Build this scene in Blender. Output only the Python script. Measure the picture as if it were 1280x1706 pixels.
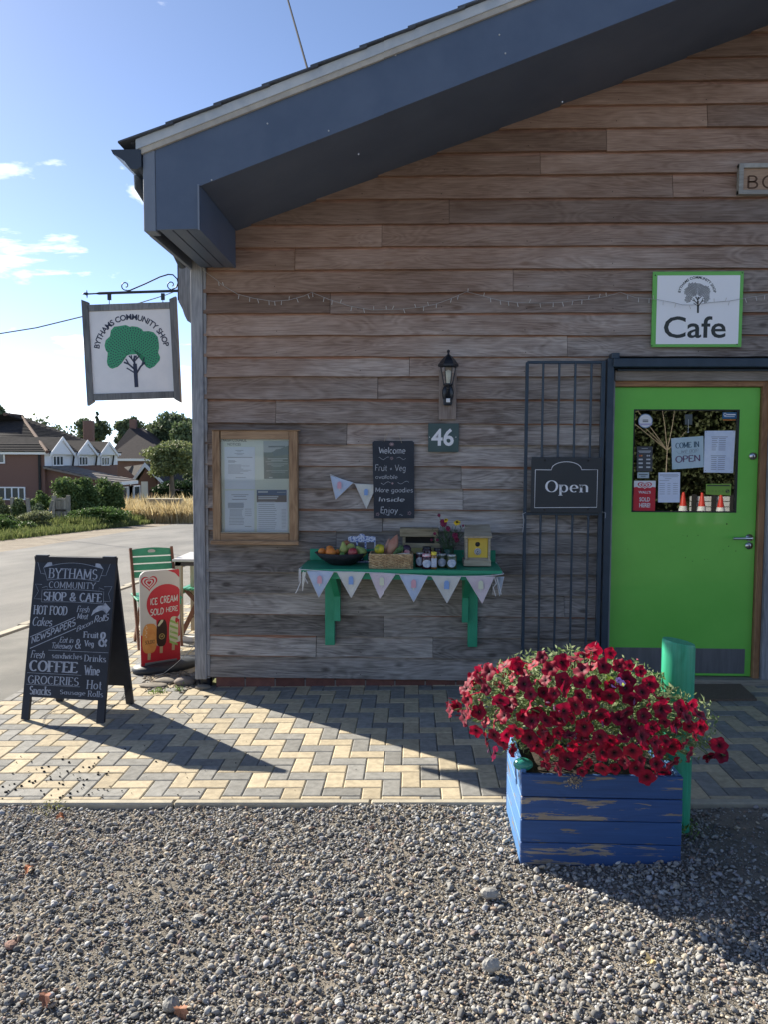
import bpy, math, random
import numpy as np
from mathutils import Vector, Matrix, Euler
random.seed(7); rng=np.random.default_rng(11)
PI=math.pi
for o in list(bpy.data.objects): bpy.data.objects.remove(o)
SC=bpy.context.scene; COL=SC.collection
# ------------------------------------------------------------ camera
FPX=1322.0; YAW,PITCH,ROLL=math.radians(2.14),math.radians(3.87),math.radians(-.243)
CP=np.array([0,-5.8,1.68])
_cy,_sy=math.cos(YAW),math.sin(YAW); _f0=np.array([-_sy,_cy,0]); _r0=np.array([_cy,_sy,0])
_F=_f0*math.cos(PITCH)+np.array([0,0,-1])*math.sin(PITCH)
_D=np.array([0,0,-1])*math.cos(PITCH)-_f0*math.sin(PITCH)
_R=_r0*math.cos(ROLL)+_D*math.sin(ROLL); _DN=_D*math.cos(ROLL)-_r0*math.sin(ROLL)
cam=bpy.data.cameras.new('camera'); camo=bpy.data.objects.new('camera',cam); COL.objects.link(camo)
camo.matrix_world=Matrix(((_R[0],-_DN[0],-_F[0],CP[0]),(_R[1],-_DN[1],-_F[1],CP[1]),(_R[2],-_DN[2],-_F[2],CP[2]),(0,0,0,1)))
cam.sensor_fit='VERTICAL'; cam.sensor_height=24; cam.lens=24*FPX/1706; cam.clip_start=.05; cam.clip_end=3000
SC.camera=camo
# ------------------------------------------------------------ world and sun
SUN_EL=math.radians(31.9); SUN_AZ=math.radians(-52.0)      # azimuth clockwise from +Y
world=bpy.data.worlds.new('World'); SC.world=world; world.use_nodes=True
wn=world.node_tree; wn.nodes.clear(); WN=wn.nodes; WL=wn.links
def nn(t,**k):
    n=WN.new(t)
    for a,b in k.items(): setattr(n,a,b)
    return n
wo=nn('ShaderNodeOutputWorld'); bg=nn('ShaderNodeBackground'); bg.inputs[1].default_value=.105
sky=nn('ShaderNodeTexSky'); sky.sky_type='NISHITA'; sky.sun_disc=False; sky.sun_elevation=SUN_EL; sky.sun_rotation=SUN_AZ%(2*PI)
sky.air_density=.4; sky.dust_density=.14; sky.ozone_density=.6
tc=nn('ShaderNodeTexCoord'); sx=nn('ShaderNodeSeparateXYZ'); WL.new(tc.outputs['Generated'],sx.inputs[0])
def wm(op,a,b=None,clamp=False):
    n=nn('ShaderNodeMath',operation=op,use_clamp=clamp)
    for i,v in enumerate((a,b)):
        if v is None: continue
        if isinstance(v,(int,float)): n.inputs[i].default_value=v
        else: WL.new(v,n.inputs[i])
    return n.outputs[0]
zc=wm('MAXIMUM',sx.outputs[2],0.0); dz=wm('ADD',zc,.16)
cx_=wm('DIVIDE',sx.outputs[0],dz); cy_=wm('DIVIDE',sx.outputs[1],dz)
cmb=nn('ShaderNodeCombineXYZ'); WL.new(cx_,cmb.inputs[0]); WL.new(cy_,cmb.inputs[1]); WL.new(wm('MULTIPLY',zc,2.5),cmb.inputs[2])
off=nn('ShaderNodeVectorMath',operation='ADD'); WL.new(cmb.outputs[0],off.inputs[0]); off.inputs[1].default_value=(9.3,5.2,.3)
cn=nn('ShaderNodeTexNoise'); cn.inputs['Scale'].default_value=1.9; cn.inputs['Detail'].default_value=9; cn.inputs['Roughness'].default_value=.58; cn.inputs['Distortion'].default_value=.35
WL.new(off.outputs[0],cn.inputs['Vector'])
thr=nn('ShaderNodeMapRange'); WL.new(zc,thr.inputs[0]); thr.inputs[1].default_value=.02; thr.inputs[2].default_value=.36; thr.inputs[3].default_value=.47; thr.inputs[4].default_value=.60
cov=wm('MULTIPLY',wm('SUBTRACT',cn.outputs[0],thr.outputs[0]),10.0,True)
cov=wm('MULTIPLY',cov,.92)
cn2=nn('ShaderNodeTexNoise'); cn2.inputs['Scale'].default_value=2.6; cn2.inputs['Detail'].default_value=6
WL.new(off.outputs[0],cn2.inputs['Vector'])
cr=nn('ShaderNodeValToRGB'); WL.new(cn2.outputs[0],cr.inputs[0])
cr.color_ramp.elements[0].position=.35; cr.color_ramp.elements[0].color=(4.2,4.5,5.0,1)
cr.color_ramp.elements[1].position=.6; cr.color_ramp.elements[1].color=(8.6,8.6,8.5,1)
mx=nn('ShaderNodeMix',data_type='RGBA'); WL.new(cov,mx.inputs[0]); WL.new(sky.outputs[0],mx.inputs[6]); WL.new(cr.outputs[0],mx.inputs[7])
WL.new(mx.outputs[2],bg.inputs[0]); WL.new(bg.outputs[0],wo.inputs[0])
sl=bpy.data.lights.new('sun','SUN'); sl.energy=4.0; sl.angle=math.radians(.5); sl.color=(1.0,.93,.80)
so=bpy.data.objects.new('sun',sl); COL.objects.link(so)
_sd=Vector((math.cos(SUN_EL)*math.sin(SUN_AZ),math.cos(SUN_EL)*math.cos(SUN_AZ),math.sin(SUN_EL)))
so.rotation_euler=_sd.to_track_quat('Z','Y').to_euler()
SC.view_settings.view_transform='Standard'; SC.view_settings.look='None'; SC.view_settings.exposure=1.42; SC.view_settings.gamma=1
# ------------------------------------------------------------ measuring helpers (photograph pixel -> place on a real plane)
def _ray(x,y): return _F+(x-640)/FPX*_R+(y-853)/FPX*_DN
def W(x,y,Y=0.0):
    r=_ray(x,y); return CP+r*((Y-CP[1])/r[1])
def gz(x,y):
    z=.022*min(max(x,-3.0),4.0)
    if y>1.2: z-=.045*(min(y,62)-1.2)
    return z
def G(x,y,dz=0):
    r=_ray(x,y); lo,hi=.3,400.
    for _ in range(60):
        m=(lo+hi)/2; p=CP+r*m
        if p[2]>gz(p[0],p[1])+dz: lo=m
        else: hi=m
    return CP+r*lo
# ------------------------------------------------------------ materials
_mats={}
def mat(name,col,rough=.75,col2=None,nscale=8,stretch=(1,1,1),bump=0,bscale=None,rnd=0,metal=0,spec=.5,trans=0,detail=5,ramp=(.35,.65),coat=0,bstretch=None,emit=None,emis=0,sss=0,alpha=1,dist=.01):
    if name in _mats: return _mats[name]
    m=bpy.data.materials.new(name); m.use_nodes=True; nt=m.node_tree; N=nt.nodes; L=nt.links
    b=N['Principled BSDF']; b.inputs['Roughness'].default_value=rough; b.inputs['Metallic'].default_value=metal
    b.inputs['Specular IOR Level'].default_value=spec; b.inputs['Transmission Weight'].default_value=trans
    b.inputs['Coat Weight'].default_value=coat; b.inputs['Alpha'].default_value=alpha
    if emit: b.inputs['Emission Color'].default_value=(*emit,1); b.inputs['Emission Strength'].default_value=emis
    c=(*col,1)
    tcn=N.new('ShaderNodeTexCoord'); oi=N.new('ShaderNodeObjectInfo')
    av=N.new('ShaderNodeVectorMath'); av.operation='ADD'
    mu=N.new('ShaderNodeMath'); mu.operation='MULTIPLY'; mu.inputs[1].default_value=37.
    L.new(oi.outputs['Random'],mu.inputs[0]); L.new(tcn.outputs['Object'],av.inputs[0]); L.new(mu.outputs[0],av.inputs[1])
    def noise(sc,st,det):
        mp=N.new('ShaderNodeMapping'); mp.inputs['Scale'].default_value=st; L.new(av.outputs[0],mp.inputs[0])
        n=N.new('ShaderNodeTexNoise'); n.inputs['Scale'].default_value=sc; n.inputs['Detail'].default_value=det; n.inputs['Roughness'].default_value=.6
        L.new(mp.outputs[0],n.inputs['Vector']); return n.outputs[0]
    out=None
    if col2 is not None:
        r=N.new('ShaderNodeValToRGB'); r.color_ramp.elements[0].position=ramp[0]; r.color_ramp.elements[1].position=ramp[1]
        r.color_ramp.elements[0].color=c; r.color_ramp.elements[1].color=(*col2,1)
        L.new(noise(nscale,stretch,detail),r.inputs[0]); out=r.outputs[0]
    if rnd:
        h=N.new('ShaderNodeHueSaturation'); mr=N.new('ShaderNodeMapRange'); mr.inputs[3].default_value=1-rnd; mr.inputs[4].default_value=1+rnd
        L.new(oi.outputs['Random'],mr.inputs[0]); L.new(mr.outputs[0],h.inputs['Value'])
        if out: L.new(out,h.inputs['Color'])
        else: h.inputs['Color'].default_value=c
        out=h.outputs[0]
    if out: L.new(out,b.inputs['Base Color'])
    else: b.inputs['Base Color'].default_value=c
    if bump:
        bn=N.new('ShaderNodeBump'); bn.inputs['Strength'].default_value=bump; bn.inputs['Distance'].default_value=dist
        L.new(noise(bscale or nscale,bstretch or stretch,6),bn.inputs['Height']); L.new(bn.outputs[0],b.inputs['Normal'])
    _mats[name]=m; return m
def wood(name,dark,light,axis=0,rough=.85,knots=.5,grain=1.0,warm=None,rnd=.18,bump=.5,peel=None,gloss_spec=.3):
    """weathered timber with stretched grain, knots and stains; axis = long direction"""
    if name in _mats: return _mats[name]
    m=bpy.data.materials.new(name); m.use_nodes=True; nt=m.node_tree; N=nt.nodes; L=nt.links; b=N['Principled BSDF']
    b.inputs['Roughness'].default_value=rough; b.inputs['Specular IOR Level'].default_value=gloss_spec
    tcn=N.new('ShaderNodeTexCoord'); oi=N.new('ShaderNodeObjectInfo'); av=N.new('ShaderNodeVectorMath'); av.operation='ADD'
    mu=N.new('ShaderNodeMath'); mu.operation='MULTIPLY'; mu.inputs[1].default_value=53.
    L.new(oi.outputs['Random'],mu.inputs[0]); L.new(tcn.outputs['Object'],av.inputs[0]); L.new(mu.outputs[0],av.inputs[1])
    def mp(a,bq):
        s=[bq,bq,bq]; s[axis]=a
        k=N.new('ShaderNodeMapping'); k.inputs['Scale'].default_value=s; L.new(av.outputs[0],k.inputs[0]); return k.outputs[0]
    def noi(v,sc,det,dist=0):
        n=N.new('ShaderNodeTexNoise'); n.inputs['Scale'].default_value=sc; n.inputs['Detail'].default_value=det; n.inputs['Distortion'].default_value=dist; n.inputs['Roughness'].default_value=.65
        L.new(v,n.inputs['Vector']); return n.outputs[0]
    def ma(op,a,bq,cl=False):
        n=N.new('ShaderNodeMath'); n.operation=op; n.use_clamp=cl
        for i,v in enumerate((a,bq)):
            if isinstance(v,(int,float)): n.inputs[i].default_value=v
            else: L.new(v,n.inputs[i])
        return n.outputs[0]
    g1=noi(mp(1.6,22*grain),1.6,8,1.6); g2=noi(mp(3.0,110*grain),1.5,8,.6); g3=noi(mp(.8,2.5),1.2,4)
    gr=noi(mp(.9,5.0),1.1,2,.6); rg=N.new('ShaderNodeMath'); rg.operation='SINE'; L.new(ma('MULTIPLY',gr,95.0),rg.inputs[0])
    gs=noi(mp(2.2,9.0),1.6,6,.3)
    v=ma('ADD',ma('ADD',ma('MULTIPLY',g1,.18),ma('MULTIPLY',rg.outputs[0],.028)),ma('ADD',ma('MULTIPLY',g2,.42),ma('ADD',ma('MULTIPLY',g3,.35),ma('MULTIPLY',gs,.25))))
    r=N.new('ShaderNodeValToRGB'); r.color_ramp.elements[0].position=.47; r.color_ramp.elements[1].position=.72
    r.color_ramp.elements[0].color=(*dark,1); r.color_ramp.elements[1].color=(*light,1); L.new(v,r.inputs[0]); out=r.outputs[0]
    # knots
    vo=N.new('ShaderNodeTexVoronoi'); vo.inputs['Scale'].default_value=1.0; L.new(mp(2.6,6.0),vo.inputs['Vector'])
    kr=N.new('ShaderNodeMapRange'); kr.inputs[1].default_value=.055; kr.inputs[2].default_value=.13; kr.inputs[3].default_value=knots; kr.inputs[4].default_value=0
    L.new(vo.outputs['Distance'],kr.inputs[0])
    mxk=N.new('ShaderNodeMix'); mxk.data_type='RGBA'; L.new(kr.outputs[0],mxk.inputs[0]); L.new(out,mxk.inputs[6]); mxk.inputs[7].default_value=(dark[0]*.45,dark[1]*.4,dark[2]*.38,1); out=mxk.outputs[2]
    if warm:   # sheltered timber under the roof kept its brown colour: (colour, roof line slope, roof line height, reach)
        gco=N.new('ShaderNodeNewGeometry'); sp=N.new('ShaderNodeSeparateXYZ'); L.new(gco.outputs['Position'],sp.inputs[0])
        depth=ma('SUBTRACT',ma('ADD',ma('MULTIPLY',sp.outputs[0],warm[1]),warm[2]),sp.outputs[2])
        fac=N.new('ShaderNodeMapRange'); fac.inputs[1].default_value=.1; fac.inputs[2].default_value=warm[3]; fac.inputs[3].default_value=.85; fac.inputs[4].default_value=.0; fac.interpolation_type='SMOOTHSTEP'
        L.new(ma('ADD',depth,ma('MULTIPLY',ma('SUBTRACT',g3,.5),1.6)),fac.inputs[0])
        r2=N.new('ShaderNodeValToRGB'); r2.color_ramp.elements[0].position=.42; r2.color_ramp.elements[1].position=.8
        r2.color_ramp.elements[0].color=(warm[0][0]*.4,warm[0][1]*.38,warm[0][2]*.38,1); r2.color_ramp.elements[1].color=(*warm[0],1); L.new(v,r2.inputs[0])
        wx=N.new('ShaderNodeMix'); wx.data_type='RGBA'; L.new(fac.outputs[0],wx.inputs[0]); L.new(out,wx.inputs[6]); L.new(r2.outputs[0],wx.inputs[7]); out=wx.outputs[2]
    h=N.new('ShaderNodeHueSaturation'); mr=N.new('ShaderNodeMapRange'); mr.inputs[3].default_value=1-rnd; mr.inputs[4].default_value=1+rnd
    L.new(oi.outputs['Random'],mr.inputs[0]); L.new(mr.outputs[0],h.inputs['Value']); L.new(out,h.inputs['Color']); out=h.outputs[0]
    if peel:   # paint colour over timber, flaked away along the grain: (paint, threshold)
        pn=noi(mp(2.6,24),1.3,6,.5)
        pf=N.new('ShaderNodeMapRange'); pf.inputs[1].default_value=peel[1]; pf.inputs[2].default_value=peel[1]+.015; L.new(pn,pf.inputs[0])
        px=N.new('ShaderNodeMix'); px.data_type='RGBA'; L.new(pf.outputs[0],px.inputs[0]); L.new(out,px.inputs[7])
        pv=N.new('ShaderNodeHueSaturation'); pv.inputs['Color'].default_value=(*peel[0],1); pmr=N.new('ShaderNodeMapRange'); pmr.inputs[1].default_value=.35; pmr.inputs[2].default_value=.7; pmr.inputs[3].default_value=.75; pmr.inputs[4].default_value=1.25
        L.new(v,pmr.inputs[0]); L.new(pmr.outputs[0],pv.inputs['Value']); L.new(pv.outputs[0],px.inputs[6]); out=px.outputs[2]
    L.new(out,b.inputs['Base Color'])
    bn=N.new('ShaderNodeBump'); bn.inputs['Strength'].default_value=bump; bn.inputs['Distance'].default_value=.004
    L.new(v,bn.inputs['Height']); L.new(bn.outputs[0],b.inputs['Normal'])
    _mats[name]=m; return m
def leafmat(name,c1,c2,rough=.55,tr=.25,scale=3.0):
    if name in _mats: return _mats[name]
    m=bpy.data.materials.new(name); m.use_nodes=True; nt=m.node_tree; N=nt.nodes; L=nt.links; b=N['Principled BSDF']
    b.inputs['Roughness'].default_value=rough; b.inputs['Specular IOR Level'].default_value=.35
    at=N.new('ShaderNodeAttribute'); at.attribute_name='tone'; r=N.new('ShaderNodeMix'); r.data_type='RGBA'
    r.inputs[6].default_value=(*c1,1); r.inputs[7].default_value=(*c2,1); L.new(at.outputs['Fac'],r.inputs[0]); L.new(r.outputs[2],b.inputs['Base Color'])
    t=N.new('ShaderNodeBsdfTranslucent'); L.new(r.outputs[2],t.inputs['Color']); mxs=N.new('ShaderNodeMixShader'); mxs.inputs[0].default_value=tr
    L.new(b.outputs[0],mxs.inputs[1]); L.new(t.outputs[0],mxs.inputs[2]); L.new(mxs.outputs[0],N['Material Output'].inputs[0])
    _mats[name]=m; return m
# ------------------------------------------------------------ mesh building
class MB:
    def __init__(s): s.v=[]; s.f=[]; s.m=[]; s.sm=[]
    def add(s,vs,fs,mi=0,sm=False):
        n=len(s.v); s.v+= [tuple(map(float,p)) for p in vs]; s.f+=[tuple(i+n for i in f) for f in fs]; s.m+=[mi]*len(fs); s.sm+=[sm]*len(fs); return s
    def box(s,a,b,mi=0,bev=0):
        x0,y0,z0=[min(a[i],b[i]) for i in range(3)]; x1,y1,z1=[max(a[i],b[i]) for i in range(3)]
        if not bev:
            return s.add([(x0,y0,z0),(x1,y0,z0),(x1,y1,z0),(x0,y1,z0),(x0,y0,z1),(x1,y0,z1),(x1,y1,z1),(x0,y1,z1)],[(3,2,1,0),(4,5,6,7),(0,1,5,4),(1,2,6,5),(2,3,7,6),(3,0,4,7)],mi)
        e=min(bev,(x1-x0)*.45,(y1-y0)*.45,(z1-z0)*.45); vs=[];fs=[]
        def V(p): vs.append(p); return len(vs)-1
        idx={}
        for i,x in enumerate((x0,x1)):
            for j,y in enumerate((y0,y1)):
                for k,z in enumerate((z0,z1)):
                    dx,dy,dz=(e if i==0 else -e),(e if j==0 else -e),(e if k==0 else -e)
                    idx[i,j,k]=(V((x,y+dy,z+dz)),V((x+dx,y,z+dz)),V((x+dx,y+dy,z)))
        I=idx
        fs+=[tuple(I[0,j,k][0] for j,k in ((0,0),(0,1),(1,1),(1,0))),tuple(I[1,j,k][0] for j,k in ((0,0),(1,0),(1,1),(0,1)))]
        fs+=[tuple(I[i,0,k][1] for i,k in ((0,0),(1,0),(1,1),(0,1))),tuple(I[i,1,k][1] for i,k in ((0,0),(0,1),(1,1),(1,0)))]
        fs+=[tuple(I[i,j,0][2] for i,j in ((0,0),(0,1),(1,1),(1,0))),tuple(I[i,j,1][2] for i,j in ((0,0),(1,0),(1,1),(0,1)))]
        for i in (0,1):
            for j in (0,1): fs.append((I[i,j,0][0],I[i,j,1][0],I[i,j,1][1],I[i,j,0][1]))
            for k in (0,1): fs.append((I[i,0,k][0],I[i,1,k][0],I[i,1,k][2],I[i,0,k][2]))
        for j in (0,1):
            for k in (0,1): fs.append((I[0,j,k][1],I[1,j,k][1],I[1,j,k][2],I[0,j,k][2]))
        for q in I.values(): fs.append(q)
        return s.add(vs,fs,mi)
    def prism(s,poly,off,mi=0):
        """closed polygon (list of 3d points) extruded by vector off"""
        n=len(poly); P=[np.array(p,float) for p in poly]; Q=[p+np.array(off,float) for p in P]
        return s.add(P+Q,[tuple(range(n))[::-1],tuple(range(n,2*n))]+[(i,(i+1)%n,(i+1)%n+n,i+n) for i in range(n)],mi)
    def tube(s,pts,r,n=8,mi=0,sm=True,cap=True):
        P=[np.array(p,float) for p in pts]; rs=r if hasattr(r,'__len__') else [r]*len(P); vs=[];fs=[]
        t=P[1]-P[0]; t=t/np.linalg.norm(t); up=np.array([0,0,1.]) if abs(t[2])<.9 else np.array([1.,0,0]); a=np.cross(t,up); a/=np.linalg.norm(a)
        for i,p in enumerate(P):
            t=(P[min(i+1,len(P)-1)]-P[max(i-1,0)]); t=t/(np.linalg.norm(t)+1e-9); a=a-t*np.dot(a,t); a/=np.linalg.norm(a)+1e-9; b=np.cross(t,a)
            for k in range(n):
                an=2*PI*k/n; vs.append(p+(a*math.cos(an)+b*math.sin(an))*rs[i])
        for i in range(len(P)-1):
            for k in range(n): fs.append((i*n+k,i*n+(k+1)%n,(i+1)*n+(k+1)%n,(i+1)*n+k))
        s.add(vs,fs,mi,sm)
        if cap: s.add(vs[:n],[tuple(range(n))[::-1]],mi); s.add(vs[-n:],[tuple(range(n))],mi)
        return s
    def lathe(s,c,prof,n=16,mi=0,sm=True,ax=2,sx=1,sy=1):
        """profile [(r,h)..] about vertical (ax=2) or y axis (ax=1)"""
        vs=[];fs=[]
        for r,h in prof:
            for k in range(n):
                an=2*PI*k/n; u,w=r*math.cos(an)*sx,r*math.sin(an)*sy
                vs.append((c[0]+u,c[1]+w,c[2]+h) if ax==2 else (c[0]+u,c[1]+h,c[2]+w))
        for i in range(len(prof)-1):
            for k in range(n): fs.append((i*n+k,i*n+(k+1)%n,(i+1)*n+(k+1)%n,(i+1)*n+k))
        s.add(vs,fs,mi,sm)
        for e,q in ((0,vs[:n]),(1,vs[-n:])):
            if (prof[0] if e==0 else prof[-1])[0]>1e-4: s.add(q,[tuple(range(n))],mi)
        return s
    def ball(s,c,r,n=12,mi=0,sq=(1,1,1),jit=0):
        m=n//2; vs=[];fs=[]
        for i in range(m+1):
            ph=PI*i/m
            for k in range(n):
                an=2*PI*k/n; j=1+random.uniform(-jit,jit)
                vs.append((c[0]+r*sq[0]*math.sin(ph)*math.cos(an)*j,c[1]+r*sq[1]*math.sin(ph)*math.sin(an)*j,c[2]+r*sq[2]*math.cos(ph)*j))
        for i in range(m):
            for k in range(n): fs.append((i*n+k,(i+1)*n+k,(i+1)*n+(k+1)%n,i*n+(k+1)%n))
        return s.add(vs,fs,mi,True)
    def xf(s,fn): s.v=[tuple(map(float,fn(p))) for p in s.v]; return s
    def mesh(s,name,mats):
        me=bpy.data.meshes.new(name); me.from_pydata(s.v,[],s.f)
        for m in (mats if isinstance(mats,(list,tuple)) else [mats]): me.materials.append(m)
        me.polygons.foreach_set('material_index',s.m); me.polygons.foreach_set('use_smooth',s.sm); me.update(); return me
    def build(s,name,mats,parent=None,label=None,local=False):
        if parent is not None and not local:
            w=WORLD[parent.name]; s.v=[(a-w[0],b-w[1],c-w[2]) for a,b,c in s.v]
        o=bpy.data.objects.new(name,s.mesh(name,mats)); COL.objects.link(o)
        if parent is not None: o.parent=parent; WORLD[o.name]=WORLD[parent.name]
        else: WORLD[o.name]=(0,0,0)
        if label: o['label']=label
        return o
WORLD={}
def thing(name,label,cat,loc,group=None,rz=0):
    o=bpy.data.objects.new(name,None); COL.objects.link(o); o.location=tuple(map(float,loc)); o.rotation_euler=(0,0,rz)
    o['label']=label; o['category']=cat; o.empty_display_size=.1
    if group: o['group']=group
    WORLD[o.name]=tuple(map(float,loc)); return o
def tag(o,label,cat,group=None):
    o['label']=label; o['category']=cat
    if group: o['group']=group
    return o
def recenter(o,loc):
    me=o.data; n=len(me.vertices); a=np.empty(n*3); me.vertices.foreach_get('co',a); a=a.reshape(-1,3)-np.array(loc); me.vertices.foreach_set('co',a.ravel()); o.location=tuple(map(float,loc)); return o
def copy_tree(o,parent=None):
    c=o.copy(); COL.objects.link(c)
    if parent is not None: c.parent=parent; c.matrix_parent_inverse=o.matrix_parent_inverse
    WORLD[c.name]=WORLD.get(o.name,(0,0,0))
    for ch in list(o.children): copy_tree(ch,c)
    return c
def structure(o): o['kind']='structure'; return o
def stuff(o): o['kind']='stuff'; return o
def quads(name,centers,sizes,mats,parent=None,tone=None,flat=0.0,aspect=.6,nrm=None,up=0.0):
    """cloud of small leaf faces as one mesh; each leaf is a bent rhombus of two triangles"""
    n=len(centers); c=np.asarray(centers,float)
    if parent is not None: c=c-np.array(WORLD[parent.name])
    d=rng.normal(size=(n,3)); d[:,2]=d[:,2]*(1-flat)+up; d/=np.linalg.norm(d,axis=1)[:,None]
    q=rng.normal(size=(n,3)); s=np.cross(d,q); s/=np.linalg.norm(s,axis=1)[:,None]; nr=np.cross(d,s)
    sz=np.asarray(sizes)[:,None]
    v=np.stack([c-d*sz*.5,c+s*sz*aspect*.5+nr*sz*.1,c+d*sz*.5,c-s*sz*aspect*.5+nr*sz*.1],1).reshape(-1,3)
    f=np.arange(4*n).reshape(n,4); f=np.concatenate([f[:,[0,1,2]],f[:,[0,2,3]]],0)
    me=bpy.data.meshes.new(name); me.vertices.add(4*n); me.vertices.foreach_set('co',v.ravel()); me.loops.add(6*n); me.loops.foreach_set('vertex_index',f.ravel().astype('i'))
    me.polygons.add(2*n); me.polygons.foreach_set('loop_start',np.arange(0,6*n,3,dtype='i')); me.update(calc_edges=True)
    me.materials.append(mats); a=me.attributes.new('tone','FLOAT','POINT'); t=rng.random(n) if tone is None else np.clip(tone,0,1); a.data.foreach_set('value',np.repeat(t,4).astype('f'))
    o=bpy.data.objects.new(name,me); COL.objects.link(o)
    if parent is not None: o.parent=parent; WORLD[o.name]=WORLD[parent.name]
    else: WORLD[o.name]=(0,0,0)
    return o
# ------------------------------------------------------------ lettering: built-in sans outlines, laid out glyph by glyph
_gc={}
def _raw(txt,off):
    cu=bpy.data.curves.new('t','FONT'); cu.body=txt; cu.size=1; cu.offset=off; cu.resolution_u=3
    o=bpy.data.objects.new('t',cu); COL.objects.link(o); dg=bpy.context.evaluated_depsgraph_get(); dg.update()
    me=bpy.data.meshes.new_from_object(o.evaluated_get(dg)); v=[tuple(p.co) for p in me.vertices]; f=[tuple(p.vertices) for p in me.polygons]
    bpy.data.objects.remove(o); bpy.data.meshes.remove(me); bpy.data.curves.remove(cu); return v,f
def glyph(c,off=0.0):
    k=(c,off)
    if k not in _gc:
        v,f=_raw(c,off) if c!=' ' else ([],[])
        def wd(t): vv,_=_raw(t,off); xs=[p[0] for p in vv]; return max(xs)-min(xs)
        _gc[k]=(v,f,wd('H'+c+'H')-wd('HH'))
    return _gc[k]
def sans(txt,off=0.0,track=0.0):
    V=[];F=[];x=0
    for c in txt:
        v,f,a=glyph(c,off); n=len(V); V+=[(p[0]+x,p[1]) for p in v]; F+=[tuple(i+n for i in q) for q in f]; x+=a+track
    return V,F
def arc_text(txt,R,a0,a1,size,off=0.0):
    """letters along the top of a circle from angle a0 to a1 (degrees from +x)"""
    tot=sum(glyph(c,off)[2] for c in txt); V=[];F=[];s=0
    for c in txt:
        v,f,a=glyph(c,off); t=(s+a/2)/tot; an=math.radians(a0+(a1-a0)*t); n=len(V)
        for p in v:
            lx=(p[0]-a/2)*size; ly=p[1]*size; rr=R+ly
            V.append((math.cos(an)*rr+math.sin(an)*lx,math.sin(an)*rr-math.cos(an)*lx))
        F+=[tuple(i+n for i in q) for q in f]; s+=a
    return V,F
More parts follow.
